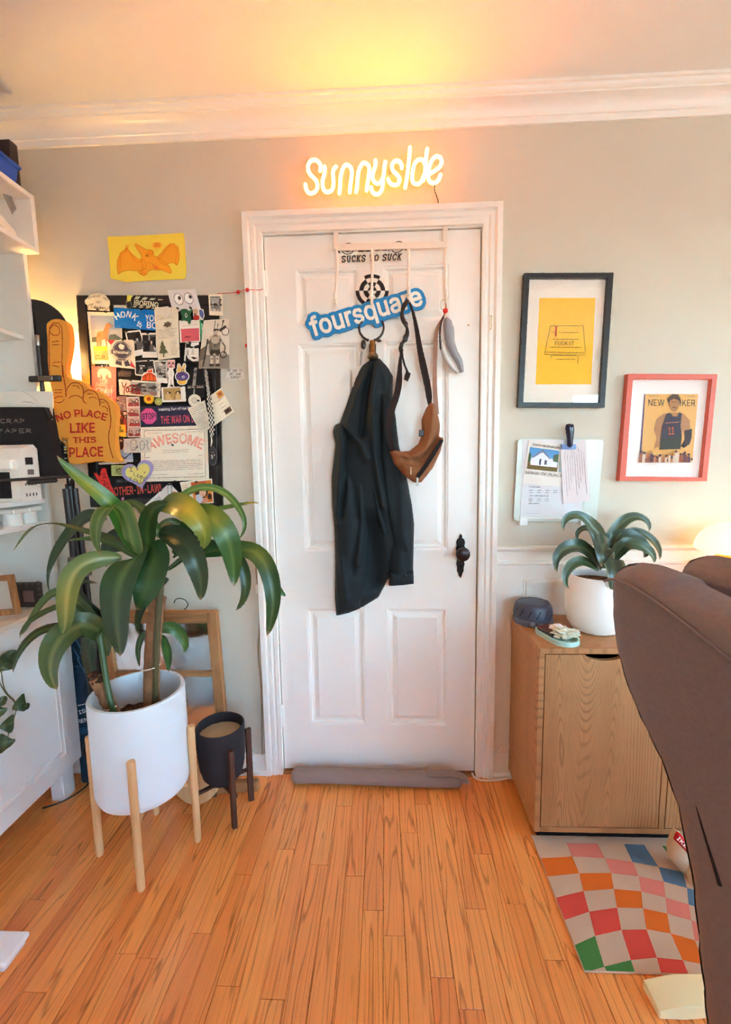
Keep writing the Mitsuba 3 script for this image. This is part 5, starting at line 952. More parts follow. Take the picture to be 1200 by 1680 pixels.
add('lid', box(x1-.20, x1-.006, y0-.020, y0+.014, z0+.104, z0+.140, .006), 'satin', (232, 226, 214), False, lp)
add('slot', box(x1-.22, x1-.032, y0-.004, y0+.002, z0+.012, z0+.098), 'matte', (34, 30, 30), False, lp)
add('screen', box(x1-.001, x1+.001, y0+.030, y0+.062, z0+.122, z0+.146), 'gloss', (50, 44, 44), False, lp)
add('screen', box(x1-.001, x1+.001, y0+.036, y0+.062, z0+.088, z0+.106), 'satin', (120, 108, 100), False, lp)
for r_ in range(2):
    for k in range(4): add('button', box(x1-.001, x1+.0012, y0+.020+.014*k, y0+.025+.014*k, z0+.016+.036*r_, z0+.026+.034*r_), 'satin', (90, 82, 78), False, lp)
add('panel', box(x1-.17, x1-.12, y0+.0, y0+.026, z0+.150, z0+.172, .002), 'matte', (44, 40, 40), False, lp)
for k, (y, lab) in enumerate(((-.15, 'white lidded tin on the lower hutch shelf nearest the wall'), (-.215, 'white lidded tin on the lower hutch shelf under the printer'))):
    t = thing('tin', lab, 'tin', 'white tins on the hutch shelf')
    add('body', lathe([(0, 0), (.026, 0), (.028, .004), (.028, .042), (0, .042)], (-1.225, y, 1.0505), 28), 'satin', (226, 226, 218), 30, t)
    add('lid', box(-1.252, -1.192, y-.030, y+.030, 1.0925, 1.108, .003), 'satin', (230, 226, 216), False, t)
# pictures on the desktop
of = thing('ornate_frame', 'small dark ornate picture frame standing on the white hutch', 'picture frame')
c = at(50, 985, -.19); x0 = c[0]-.05; ms = []
g = sbox(x0, .7605, x0+.085, .842).difference(sbox(x0+.018, .772, x0+.067, .82))
add('border', ext(g.buffer(.003), -.19, .012), 'satin', (60, 48, 42), False, of)
for k, (u, v) in enumerate([(0, 0), (1, 0), (1, 1), (0, 1), (.5, 1), (.25, 1), (.75, 1), (1, .5), (1, .25), (1, .75), (0, .5), (.5, 0)]):
    ms.append(trimesh.creation.icosphere(2, .0075 if k > 3 else .010).apply_scale([1, .6, 1]).apply_translation([x0+.085*u, -.192, .7645+.0775*v]))
add('scrollwork', cat(*ms), 'satin', (66, 54, 46), True, of); labels[of+'__scrollwork'] = {'kind': 'stuff'}
add('photo', box(x0+.016, x0+.069, -.186, -.184, .770, .822), 'paper', (126, 92, 84), False, of)
wf = thing('photo_stand', 'light wooden picture frame standing beside the ornate frame on the hutch', 'picture frame')
c = at(30, 1003, -.30); g = sbox(c[0]-.17, .7535, c[0], .885).difference(sbox(c[0]-.155, .772, c[0]-.016, .868))
m = ext(g, -.30, .014); m.apply_transform(trimesh.transformations.rotation_matrix(-.09, [0, 1, 0], [c[0], -.3, .7535])); m.apply_translation([0, 0, .017]); add('border', m, 'pine', None, False, wf)
m = ext(sbox(c[0]-.157, .770, c[0]-.014, .870), -.292, .004); m.apply_transform(trimesh.transformations.rotation_matrix(-.09, [0, 1, 0], [c[0], -.3, .7535])); m.apply_translation([0, 0, .017]); add('photo', m, 'paper', (190, 176, 160), False, wf)
# folded black tripod with a side arm, and race ribbons
tp = thing('black_tripod', 'folded black tripod with a side arm standing behind the big plant', 'tripod')
for k, (dx, dy) in enumerate(((0, 0), (.026, .012), (.012, -.022))):
    add('leg', tube([(-1.035+dx, -.130+dy, .004), (-1.075+dx, -.130+dy, .62), (-1.088+dx*.8, -.130+dy*.8, 1.17)], [.009, .010, .011], 10), 'satin', (34, 30, 30), True, tp)
    add('clamp', box(-1.096+dx, -1.066+dx, -.146+dy, -.114+dy, .80+.05*k, .83+.05*k, .003), 'satin', (96, 90, 86), False, tp)
add('center_post', rod((-1.066, -.128, .5), (-1.080, -.128, 1.185), .012), 'satin', (28, 25, 25), True, tp)
a = at(-40, 791, -.27); b = at(108, 782, -.27)
add('arm', cat(trimesh.util.concatenate([tube([a, b], [.005, .005], 10)]), tube([b, [b[0]-.02, -.20, b[2]], [-1.080, -.128, 1.18]], [.005, .005, .006], 10)), 'satin', (44, 38, 36), True, tp)
a = at(46, 792, -.272); add('sleeve', tube([a, at(92, 788, -.272)], [.007, .007], 10), 'satin', (40, 34, 32), True, tp)
def ribbon(lab, px, Y, s_, rot, dots):
    k = card('medal_ribbon', lab, 'ribbon', px, -Y, (32, 28, 28), None, th=.0012, mat='cloth', group='race medal ribbons')
    f = Q(px); art = [(circ(*f(.5, v), 2.0), (206, 180, 96)) for v in dots]
    if s_: art.append((txt(s_, f(.25, .02), f(.25, .9), 4.2), (226, 220, 210)))
    else: art += [(qr(f, .3, v, .7, v+.03), (176, 170, 160)) for v in np.linspace(.1, .88, 6)]
    m, c = layers(art, Y); scene[k+'__print'] = vply(m, 'paper', c)
ribbon('black race ribbon with white lettering hanging between the hutch and the foam finger', [(93, 716), (102, 717), (106, 781), (95, 780)], -.098, '1/2 HALF MAR', 0, [])
ribbon('black race ribbon with yellow dots and no lettering beside the foam finger', [(101, 717), (112, 718), (113, 775), (104, 778)], -.105, '', 0, [.34])
ribbon('long black race ribbon with yellow dots hanging below the foam finger', [(108, 770), (121, 765), (127, 925), (117, 928)], -.112, '', 0, [.05, .33, .62, .9])
# foam finger
ff = thing('foam_finger', 'orange foam finger with red lettering in front of the pin board', 'foam finger')
fo = [(76, 540), (79, 528), (86, 524), (100, 524), (109, 529), (113, 540), (113, 580), (114, 621), (124, 623), (133, 625), (140, 630), (147, 638), (160, 641), (173, 651), (185, 660), (190, 667), (191, 676), (190, 695), (188.5, 712), (190, 735), (194, 750), (197, 755.5), (175, 758), (150, 757.5), (112, 757), (108, 735), (94, 716), (89, 702), (86, 690), (88, 668), (85, 640), (81, 622), (78, 590)]
fo = Polygon([tuple(p) for p in spline(fo+fo[:1], 160)][:-1]).buffer(0)
gw = wshape(fo, -.105).buffer(0).simplify(.0003)
add('hand', cat(ext(gw.buffer(-.0025), -.105, .026), ext(gw, -.1035, .023)), 'matte', (228, 152, 62), False, ff)
z2_, z3_ = Z(0, 200, 4), Z(0, 600, 4); rl_ = (160, 48, 34)
def fl(zf, w, *p): return (line([tuple(q) for q in spline(zf(p), 20)] if len(p) > 2 else zf(p), w*1.35), rl_)
art = [fl(z2_, .9, (322, 1670), (322, 1500), (322, 1390), (334, 1335), (362, 1314), (394, 1326), (407, 1370), (408, 1500), (412, 1670)), fl(z2_, .9, (342, 1340), (344, 1396), (384, 1396), (391, 1365), (378, 1342), (355, 1334), (342, 1340)),
       fl(z2_, .9, (345, 1446), (365, 1440), (386, 1440)), fl(z2_, .9, (345, 1466), (365, 1461), (386, 1462)), fl(z2_, .9, (350, 1582), (372, 1576), (396, 1578)), fl(z2_, .9, (345, 1600), (365, 1602), (386, 1608)),
       fl(z3_, 1., (412, 0), (416, 60), (430, 150), (434, 205)), fl(z3_, 1., (432, 195), (446, 140), (480, 112), (522, 118), (548, 160), (553, 240), (566, 246)), fl(z3_, 1., (552, 178), (580, 160), (618, 168), (644, 200), (655, 262)), fl(z3_, 1., (648, 226), (676, 220), (706, 244), (722, 300), (727, 380), (714, 450), (720, 530), (742, 606)),
       fl(z3_, .8, (478, 132), (505, 134), (520, 148)), fl(z3_, .8, (452, 216), (482, 196), (540, 214)), fl(z3_, .8, (570, 184), (608, 186)), fl(z3_, .8, (588, 212), (612, 206), (636, 218)), fl(z3_, .8, (662, 240), (690, 240)), fl(z3_, .8, (668, 270), (695, 272), (708, 300)), fl(z3_, .8, (362, 158), (404, 158)), fl(z3_, .8, (358, 178), (404, 176)), fl(z3_, .8, (360, 215), (392, 200), (414, 205)), fl(z3_, .8, (360, 235), (400, 240), (420, 222))]
tr_ = (184, 46, 44)
art += [(txt('NO PLACE', *z3_([(378, 368), (692, 362)]), 11.5, arc=8), tr_), (txt('LIKE', *z3_([(460, 440), (624, 437)]), 15.5), tr_), (txt('THIS', *z3_([(478, 508), (632, 504)]), 9.5), tr_), (txt('PLACE', *z3_([(455, 600), (678, 594)]), 15.5), tr_)]
m, c = layers(art, -.1052); scene[ff+'__print'] = vply(m, 'matte', c)
# round black lamp head hiding its bulb, on a slim stand
dl = thing('disc_lamp', 'round black disc lamp glowing onto the wall left of the pin board', 'lamp')
c = at(57, 560, -.078)
m = lathe([(0, 0), (.10, .002), (.136, .008), (.140, .012), (.137, .013), (.10, .008), (0, .006)], n=64); m.apply_transform(trimesh.transformations.rotation_matrix(math.pi/2, [1, 0, 0])); m.apply_translation(c+[0, .006, 0]); add('disc', m, 'satin', (30, 27, 26), 30, dl)
b = at(104, 588, -.024)
k = num(dl+'__bulb'); scene[k] = {**shp(tube(spline([b+[0, 0, -.045], b, b+[0, 0, .045]], 10), [.010]*10, 14), 'paper', (255, 240, 200), True), 'emitter': glow((1, .60, .20), BULB)}
add('holder', box(b[0]-.016, b[0]+.016, -.046, -.006, b[2]-.062, b[2]-.046, .003), 'satin', (30, 28, 28), False, dl)
add('bracket', tube([c+[0, .01, 0], [c[0], -.03, c[2]-.02], b+[-.01, .01, -.054]], [.004]*3, 8), 'satin', (30, 28, 28), True, dl)
p = at(62, 560, -.112)
add('pole', rod(p, [p[0], p[1], 1.470], .007), 'satin', (40, 36, 34), True, dl)
add('tip', rod(p+[0, 0, -.015], p+[0, 0, .02], .0085), 'metal', (150, 146, 140), True, dl)
a, b_ = at(48, 622, -.125), at(100, 622, -.125)
add('clamp', cat(box(a[0], b_[0], -.131, -.119, a[2]-.010, a[2]+.010, .003)), 'satin', (42, 38, 36), False, dl)
add('clamp_sleeve', box(a[0]+.035, b_[0]-.025, -.133, -.117, a[2]-.008, a[2]+.008, .002), 'metal', (130, 112, 96), False, dl)
# things standing on the floor between the cabinet and the wall
bg_ = thing('printed_bag', 'tall dark blue printed bag standing behind the big white planter', 'bag')
q = [(116, 1040), (150, 1040), (152, 1222), (126, 1224)]; f = Q(q)
w = W(q, -.085); add('body', rbox(w[:, 0].min(), w[:, 0].max(), -.085, -.030, .0005, w[:, 1].max(), .012), 'satin', (24, 50, 68), True, bg_)
art = [(ql(f, 1.6, (rng.random(), rng.random()*.6), (rng.random(), rng.random()*.6)), rng.choice([(70, 116, 140), (40, 84, 110), (20, 34, 46)])) for _ in range(16)]+[(txt('IS', f(.25, .72), f(.65, .70), 6), (210, 214, 220)), (txt('RENE', f(.15, .80), f(.95, .78), 6), (210, 214, 220)), (ql(f, 1.5, (.2, .64), (.9, .62)), (190, 196, 204)), (qr(f, .1, .84, .9, .9), (30, 70, 96))]
m, c = layers(art, -.0862); scene[bg_+'__print'] = vply(m, 'paper', c)
ps = thing('power_strip', 'small white power strip on the floor in the corner behind the planter', 'power strip')
c = at(130, 1268, -.07); add('body', rbox(-1.112, -1.062, -.128, -.092, .0, .050, .006), 'satin', (226, 224, 222), True, ps)
add('socket', box(-1.100, -1.084, -.1292, -.128, .016, .032), 'matte', (120, 120, 120), False, ps)
cp_ = [at(72, 1318, -.20), ]
solo('black_lead', tube(spline([(-1.225, -.22, .01), (-1.19, -.215, .018), (-1.13, -.13, .02), (-1.118, -.094, .035), (-1.116, -.095, .08), (-1.120, -.095, .2)], 24), .003, 8), 'satin', (34, 32, 32), 'thin black cord running from under the hutch to the corner', 'cord', True)
wb_ = thing('white_tablet', 'white rounded slab lying on the floor at the left edge', 'tablet')
a = atz(48, 1530, .028); b = atz(14, 1583, .028)
add('lid', rbox(-1.30, a[0], b[1], a[1]+.004, .016, .030, .006), 'satin', (238, 238, 240), True, wb_)
add('base', rbox(-1.30, a[0]-.006, b[1]+.002, a[1]-.003, .001, .017, .006), 'satin', (214, 216, 222), True, wb_)
# wall cable and small plate beside the casing
wc = [at(x, y, -.004) for x, y in ((421, 900), (423, 960), (427, 1010), (424, 1060), (428, 1120), (430, 1200), (432, 1255))]
solo('wall_cord', tube(spline(wc, 40), .0030, 8), 'matte', (170, 140, 110), 'thin tan cord running down the wall along the left door casing', 'cord', True)
solo('cord_clip', rbox(*(lambda c: (c[0]-.008, c[0]+.008, -.016, -.0005, c[2]-.018, c[2]+.018))(at(423, 967, -.01)), .004), 'satin', (236, 230, 222), 'small white plastic plate on the tan cord left of the door', 'cord clip', True)
# ---------------------------------------------------------------- plants
def leaf_mesh(ctrl, wid, g0=(56, 92, 40), g1=(112, 136, 58), fold=.25, n0=(0, -1, .25), wave=.06, yel=None, seed=0, twist=0.0, pale=0.0, shape=.75, tipb=True, edge=None):
    """a strap leaf along control points (3D), wid metres at its broadest; colours per vertex"""
    r = np.random.default_rng(seed); n, m = 26, 7
    p = spline(ctrl, n); t = np.gradient(p, axis=0); t /= np.linalg.norm(t, axis=1, keepdims=True)
    s = np.linspace(0, 1, n); w = wid*np.clip(np.sin(np.pi*np.clip(s, 0, 1)**shape), 0, 1)**.62; w = np.maximum(w, wid*.16*(1-s)); w[-1] = wid*.01
    N0 = np.asarray(n0, float); side = np.cross(t, N0); side /= np.linalg.norm(side, axis=1, keepdims=True)+1e-9
    for i in range(1, n):
        if side[i]@side[i-1] < 0: side[i] *= -1
    for _ in range(3): side[1:-1] = (side[:-2]+side[1:-1]*2+side[2:])/4
    side -= t*np.sum(side*t, 1, keepdims=True); side /= np.linalg.norm(side, axis=1, keepdims=True)+1e-9
    nr = np.cross(side, t)
    if twist:
        a = (twist*s)[:, None]; side, nr = side*np.cos(a)+nr*np.sin(a), nr*np.cos(a)-side*np.sin(a)
    if np.mean(nr@N0) < 0: nr = -nr
    ph = r.uniform(0, 6.28, 2); V, C = [], []
    a0, a1 = np.array(g0, float), np.array(g1, float)
    for j in range(m):
        u = (j/(m-1)-.5)*2
        off = fold*abs(u)**1.3-fold*.3+wave*abs(u)*np.sin(s*14+ph[0 if u < 0 else 1]+u)
        V.append(p+side*(u*w/2)[:, None]+nr*(off*w/2)[:, None])
        k = np.exp(-(u/.16)**2)*.5+.10*np.sin(u*23+seed)+pale*.6
        c = a0[None]*(1-np.clip(k, 0, 1))+a1[None]*np.clip(k, 0, 1); c = np.tile(c, (n, 1))*(.92+.12*np.sin(s*3+seed))[:, None]
        if yel is not None:
            y0, y1, ya = yel; kk = np.clip(1-np.abs(s-y0)/y1, 0, 1)[:, None]*ya*(.65+.35*math.cos(u*2.2+.4)); c = c*(1-kk)+np.array((212, 168, 48))*kk
        if edge is not None and abs(u) > .9: c = c*.4+np.array(edge)*.6
        if tipb: kk = np.clip((s-.955)/.04, 0, 1)[:, None]; c = c*(1-kk)+np.array((150, 112, 72))*kk
        C.append(c)
    V = np.stack(V, 1).reshape(-1, 3); C = np.stack(C, 1).reshape(-1, 3); F = []
    for i in range(n-1):
        for j in range(m-1): a = i*m+j; F += [[a, a+1, a+m+1], [a, a+m+1, a+m]]
    return trimesh.Trimesh(V, F, process=False), np.clip(C, 0, 255)
def leaf(parent, ctrl, wid, **k):
    m, c = leaf_mesh(ctrl, wid, **k); scene[num(parent+'__leaf')] = vply(m, 'leaf', c, True)
z5 = Z(60, 740, 2.857)
def P5(*pts): return [at(*z5([(x, y)])[0], Y) for x, y, Y in pts]
PX_, PY_ = -.748, -.365
dp = thing('dracaena', 'tall broad-leaved corn plant with two canes in the big white planter', 'plant')
k_ = .00060
dark, mid_, lite, yl_ = (40, 66, 38), (84, 116, 52), (120, 144, 66), (150, 150, 60)
LV = [ # (points in the plant close-up with depth, width there, options)
 ([(486, 496, -.36), (400, 330, -.40), (352, 252, -.44), (215, 135, -.47), (96, 22, -.50)], 84, dict(g0=(58, 98, 34), g1=(140, 160, 60), n0=(.55, -1, .55), yel=(.72, .22, .35))),
 ([(480, 470, -.36), (425, 330, -.42), (372, 258, -.46), (318, 276, -.50), (282, 360, -.52), (304, 482, -.52)], 112, dict(g0=(74, 104, 48), g1=(130, 142, 70), n0=(-.2, -1, .35), wave=.12, shape=.62, edge=(150, 130, 80))),
 ([(512, 490, -.38), (455, 505, -.46), (395, 600, -.52), (372, 760, -.53), (392, 960, -.50)], 168, dict(g0=(40, 74, 38), g1=(112, 136, 74), n0=(-.1, -1, .3), wave=.04, fold=.15, shape=.85)),
 ([(540, 440, -.38), (548, 490, -.44), (530, 590, -.50), (470, 745, -.50)], 160, dict(g0=(44, 84, 46), g1=(96, 128, 64), n0=(.15, -1, .2), wave=.05, fold=.12, shape=.8)),
 ([(575, 380, -.36), (660, 405, -.43), (728, 480, -.47), (765, 590, -.47), (768, 700, -.46)], 112, dict(g0=(36, 62, 38), g1=(80, 104, 60), n0=(.3, -1, .4), shape=.85)),
 ([(580, 262, -.38), (660, 250, -.44), (735, 300, -.47), (785, 380, -.47), (768, 462, -.46)], 118, dict(g0=(76, 100, 36), g1=(170, 160, 60), n0=(.2, -1, .5), yel=(.52, .42, .85), shape=.8)),
 ([(640, 480, -.36), (700, 380, -.38), (790, 300, -.42), (868, 360, -.44), (915, 470, -.43), (926, 636, -.42)], 118, dict(g0=(44, 82, 36), g1=(100, 126, 56), n0=(.3, -1, .45), yel=(.50, .18, .55), fold=.2, shape=1.05)),
 ([(628, 252, -.36), (690, 205, -.36), (770, 172, -.34), (870, 190, -.33), (945, 262, -.34), (975, 330, -.35), (942, 418, -.35)], 44, dict(g0=(70, 104, 44), g1=(150, 160, 80), n0=(.2, -1, .8), shape=.6)),
 ([(760, 330, -.30), (800, 285, -.29), (870, 270, -.28), (940, 255, -.27), (1044, 244, -.27)], 46, dict(g0=(76, 108, 46), n0=(0, -.6, 1), shape=.6, yel=(.9, .2, .8))),
 ([(650, 480, -.34), (780, 478, -.32), (900, 460, -.33), (1030, 480, -.34), (1096, 590, -.36), (1108, 740, -.37), (1080, 868, -.37)], 92, dict(g0=(42, 80, 36), g1=(110, 130, 60), n0=(.25, -1, .4), yel=(.5, .14, .4), shape=1.15)),
 ([(640, 500, -.34), (820, 440, -.30), (930, 490, -.30), (978, 580, -.31), (934, 748, -.31)], 66, dict(g0=(46, 76, 36), g1=(86, 112, 52), n0=(.2, -1, .3), shape=1.0)),
 ([(1060, 560, -.32), (1110, 620, -.32), (1140, 655, -.32), (1170, 680, -.32)], 44, dict(g0=(50, 88, 40), shape=.9)),
 ([(490, 420, -.33), (400, 415, -.30), (345, 440, -.28), (330, 545, -.27)], 130, dict(g0=(34, 54, 32), g1=(64, 84, 46), n0=(-.2, -1, .3))),
 ([(400, 500, -.42), (300, 505, -.46), (215, 535, -.48), (150, 640, -.49), (116, 862, -.47)], 96, dict(g0=(72, 96, 48), g1=(170, 164, 110), n0=(.25, -1, .2), pale=.3, yel=(.62, .3, .3), twist=.5)),
 ([(520, 470, -.36), (520, 360, -.38), (560, 265, -.40), (640, 250, -.40)], 90, dict(g0=(48, 72, 34), g1=(90, 110, 50), n0=(.2, -1, .1))),
 ([(500, 480, -.36), (455, 400, -.37), (425, 320, -.38), (380, 250, -.38)], 66, dict(g0=(96, 126, 52), g1=(150, 166, 80), n0=(0, -1, .1), shape=.5, tipb=False)),
 ([(470, 500, -.36), (400, 452, -.36), (330, 420, -.36), (240, 410, -.37), (150, 420, -.38)], 36, dict(g0=(64, 90, 46), n0=(0, -1, .5), shape=.6)),
 ([(440, 480, -.35), (330, 400, -.33), (215, 372, -.32), (110, 345, -.36), (0, 352, -.44), (-60, 400, -.50), (-110, 470, -.54)], 34, dict(g0=(70, 92, 50), g1=(120, 136, 76), n0=(0, -1, 1.2), shape=.7)),
 ([(330, 320, -.30), (230, 310, -.29), (130, 420, -.30), (70, 530, -.31), (66, 672, -.31)], 84, dict(g0=(44, 64, 36), g1=(76, 96, 50), n0=(-.1, -1, .3), twist=-.5)),
 ([(560, 400, -.33), (600, 340, -.30), (640, 330, -.28), (690, 360, -.27), (790, 400, -.27)], 40, dict(g0=(50, 70, 40), shape=.6)),
 ([(600, 420, -.34), (540, 330, -.36), (470, 250, -.33), (400, 236, -.31)], 50, dict(g0=(66, 90, 40), g1=(120, 130, 64), n0=(0, -1, .8))),
 ([(610, 560, -.33), (690, 500, -.31), (780, 448, -.30), (870, 440, -.29)], 30, dict(g0=(56, 70, 40), shape=.6)),
 ([(620, 600, -.33), (560, 640, -.30), (500, 720, -.29), (480, 860, -.28)], 60, dict(g0=(40, 62, 34), g1=(70, 92, 48))),
 # second crown, on the short cane
 ([(330, 960, -.36), (270, 830, -.39), (190, 820, -.44), (120, 870, -.48), (64, 990, -.50), (96, 1118, -.48)], 132, dict(g0=(60, 86, 42), g1=(170, 164, 100), n0=(.1, -1, .5), pale=.12, shape=1.0)),
 ([(320, 940, -.34), (270, 800, -.32), (180, 700, -.31), (100, 660, -.32), (20, 720, -.36), (-70, 860, -.40)], 62, dict(g0=(64, 90, 50), g1=(130, 140, 80), n0=(0, -1, .8))),
 ([(330, 950, -.35), (250, 800, -.34), (150, 730, -.36), (60, 745, -.42), (-20, 790, -.46), (-80, 880, -.48)], 52, dict(g0=(46, 66, 36), n0=(0, -1, .7))),
 ([(330, 950, -.35), (240, 850, -.36), (120, 830, -.40), (10, 850, -.46), (-70, 930, -.50), (-110, 1040, -.52)], 60, dict(g0=(40, 60, 34), n0=(0, -1, .7))),
 ([(330, 950, -.33), (300, 850, -.30), (260, 880, -.28), (250, 980, -.27), (280, 1108, -.27)], 104, dict(g0=(36, 60, 34), g1=(76, 100, 50))),
 ([(330, 960, -.34), (290, 780, -.30), (230, 720, -.27), (190, 650, -.26), (290, 620, -.26)], 80, dict(g0=(40, 58, 34))),
 ([(320, 930, -.34), (260, 780, -.30), (160, 770, -.27), (110, 860, -.26)], 70, dict(g0=(38, 58, 32))),
 ([(560, 860, -.28), (640, 830, -.26), (690, 880, -.26), (692, 945, -.26)], 70, dict(g0=(70, 104, 50))),
 ([(590, 860, -.28), (612, 930, -.27), (618, 1034, -.27)], 54, dict(g0=(56, 90, 44))),
 ([(520, 840, -.28), (490, 880, -.27), (484, 1012, -.27)], 38, dict(g0=(46, 66, 40))),
]
for i, (pts, w, kw) in enumerate(LV): leaf(dp, P5(*pts), w*k_, seed=i, **kw)
def knobby(path, r, seed, k=14):
    m = tube(path, r, k); v = m.vertices; n = trimesh.Trimesh(v, m.faces, process=False).vertex_normals
    m.vertices = v+n*((meshkit.noise(v*np.array([90, 90, 260]), seed)-.5)*.005)[:, None]; return m
c1 = spline([(-.716, -.362, .40), (-.706, -.362, .52), (-.692, -.360, .68), (-.662, -.358, .845)], 40)
cn = add('cane', knobby(c1, np.full(40, .0235), 3), 'bark', None, True, dp)
add('stem', tube(spline([(-.690, -.384, .42), (-.674, -.386, .60), (-.650, -.378, .84), (-.640, -.366, .95), (-.640, -.36, 1.02)], 30), np.linspace(.0075, .011, 30), 10), 'leaf', (78, 72, 44), True, dp)
c2 = spline([(-.786, -.40, .40), (-.806, -.405, .49), (-.832, -.41, .575), (-.846, -.412, .610)], 30)
add('cane', knobby(c2, np.linspace(.019, .021, 30), 5), 'bark', None, True, dp)
add('cane_top', knobby(spline([(-.838, -.411, .596), (-.852, -.413, .618), (-.868, -.415, .612)], 8), np.array([.021, .022, .018, .016, .014, .012, .010, .004]), 9), 'soil', None, True, dp)
add('stem', tube(spline([(-.768, -.415, .43), (-.800, -.425, .56), (-.826, -.40, .66), (-.845, -.38, .74)], 24), np.linspace(.008, .009, 24), 10), 'leaf', (60, 84, 44), True, dp)
for pz in ([(-.722, -.383, .624), (-.700, -.400, .628), (-.670, -.392, .634), (-.664, -.372, .636)], [(-.824, -.42, .515), (-.80, -.435, .520), (-.780, -.425, .528)]):
    add('tie', tube(spline(pz, 14), .0015, 6), 'paper', (236, 230, 216), True, dp)
pl = thing('white_planter', 'large white cylinder planter on a light wood stand with four legs', 'planter')
zb, zt_, R0 = .215, .548, .139
prof = [(0, zb), (R0-.035, zb), (R0-.018, zb+.004), (R0-.006, zb+.014), (R0, zb+.032), (R0, zt_-.006), (R0-.003, zt_), (R0-.012, zt_), (R0-.015, zt_-.006), (R0-.015, .44), (0, .44)]
add('pot', lathe(prof, (PX_, PY_, 0), 80), 'satin', (216, 224, 228), 40, pl)
sm = lathe([(0, .452), (.06, .455), (.1235, .446)], (PX_, PY_, 0), 48); sv = sm.vertices; sm.vertices = sv+np.stack([0*sv[:, 0], 0*sv[:, 0], (meshkit.noise(sv*60)-.5)*.02], 1)
add('soil', sm, 'soil', None, True, pl)
for fx, fy in ((-.895, -.395), (-.703, -.493), (-.608, -.335), (-.797, -.232)):
    d = np.array([fx-PX_, fy-PY_]); d = d/np.linalg.norm(d); q = np.array([PX_, PY_])+d*(R0+.0125)
    add('leg', cat(lathe([(0, 0), (.0105, 0), (.0118, .003), (.0118, .404), (.0105, .408), (0, .409)], (q[0], q[1], 0), 20)), 'beech', None, 30, pl)
for a in (0, 1):
    A = np.array([(-.895, -.395), (-.703, -.493)][a]); B = np.array([(-.608, -.335), (-.797, -.232)][a]); d = (B-A)/np.linalg.norm(B-A)
    add('brace', tube([np.r_[A+d*.012, .205-.016*a], np.r_[B-d*.012, .205-.016*a]], [.008, .008], 10), 'beech', None, True, pl)
bp = thing('black_planter', 'small black planter of plain soil on a dark wood stand', 'planter')
bx_, by_ = -.555, -.203
prof = [(0, .118), (.030, .119), (.052, .128), (.068, .150), (.077, .185), (.081, .23), (.083, .322), (.0825, .330), (.079, .333), (.0755, .330), (.0755, .29), (0, .29)]
add('pot', lathe(prof, (bx_, by_, 0), 64), 'matte', (48, 44, 46), 40, bp)
sm = lathe([(0, .300), (.04, .299), (.0756, .296)], (bx_, by_, 0), 40); add('soil', sm, 'matte', (176, 156, 124), True, bp)
for fx, fy, in ((-.488, -.285), (-.446, -.135), (-.650, -.270), (-.622, -.136)):
    d = np.array([fx-bx_, fy-by_]); d /= np.linalg.norm(d); q = np.array([bx_, by_])+d*.096; ang = math.atan2(d[1], d[0])
    m = box(-.010, .010, -.008, .008, 0, .284, .0015); m.apply_transform(trimesh.transformations.rotation_matrix(ang, [0, 0, 1])); m.apply_translation([q[0], q[1], 0]); add('leg', m, 'walnut', None, False, bp)
for a in (.75, -.75):
    m = cat(box(-.09, .09, -.007, .007, .098+(.012 if a > 0 else 0), .109+(.010 if a > 0 else 0), .001)); m.apply_transform(trimesh.transformations.rotation_matrix(a, [0, 0, 1])); m.apply_translation([bx_, by_, 0]); add('brace', m, 'walnut', None, False, bp)
# old window sash with mirror panes leaning at the wall, wooden round and plank
ms_ = thing('sash_mirror', 'old wooden window sash fitted with mirrors leaning on the wall behind the plants', 'mirror')
xa, xb, zt2 = -1.01, -.572, .722
tilt = trimesh.transformations.rotation_matrix(.075, [1, 0, 0], [0, -.085, 0])
def tl(m): m.apply_transform(tilt); return m
Ym = -.088
add('stile', tl(box(xa, xa+.036, Ym, Ym+.028, .002, zt2, .002)), 'pine', None, False, ms_); add('stile', tl(box(xb-.036, xb, Ym, Ym+.028, .002, zt2, .002)), 'pine', None, False, ms_)
add('rail', tl(box(xa+.036, xb-.036, Ym, Ym+.028, zt2-.042, zt2, .002)), 'pine_x', None, False, ms_)
add('rail', tl(box(xa+.036, xb-.036, Ym, Ym+.028, .002, .07, .002)), 'pine_x', None, False, ms_)
add('glazing_bar', tl(box(xa+.036, xb-.036, Ym+.001, Ym+.024, .468, .486, .002)), 'pine_x', None, False, ms_)
add('mirror_pane', tl(box(xa+.034, xb-.034, Ym+.012, Ym+.017, .484, zt2-.04)), 'mirror', None, False, ms_)
add('mirror_pane', tl(box(xa+.034, xb-.034, Ym+.012, Ym+.017, .068, .47)), 'mirror', None, False, ms_)
wr = thing('hanging_hook', 'thin dark wire hook on top of the wooden window sash', 'hook')
pz = [at(*z5([(x, y)])[0], -.05) for x, y in ((620, 745), (690, 745), (710, 715), (690, 695), (655, 694), (645, 712))]
add('wire', tube(spline(pz, 20), .0018, 6), 'satin', (44, 38, 34), True, wr)
wd_ = solo('wooden_round', lathe([(0, 0), (.088, 0), (.091, .002), (.091, .013), (.088, .015), (0, .015)], n=56).apply_transform(trimesh.transformations.rotation_matrix(1.30, [1, 0, 0])).apply_translation([-.672, -.150, .0905]), 'beech', None, 'round light wood board leaning between the two planters', 'wooden board')
pk2 = thing('wooden_bar', 'weathered wooden bar lying on the floor behind the small black planter', 'wooden bar')
m = box(-.14, .14, -.016, .016, 0, .038, .004); m.apply_transform(trimesh.transformations.rotation_matrix(.12, [0, 0, 1])); m.apply_translation([-.60, -.112, 0]); add('bar', m, 'pine_x', None, False, pk2)
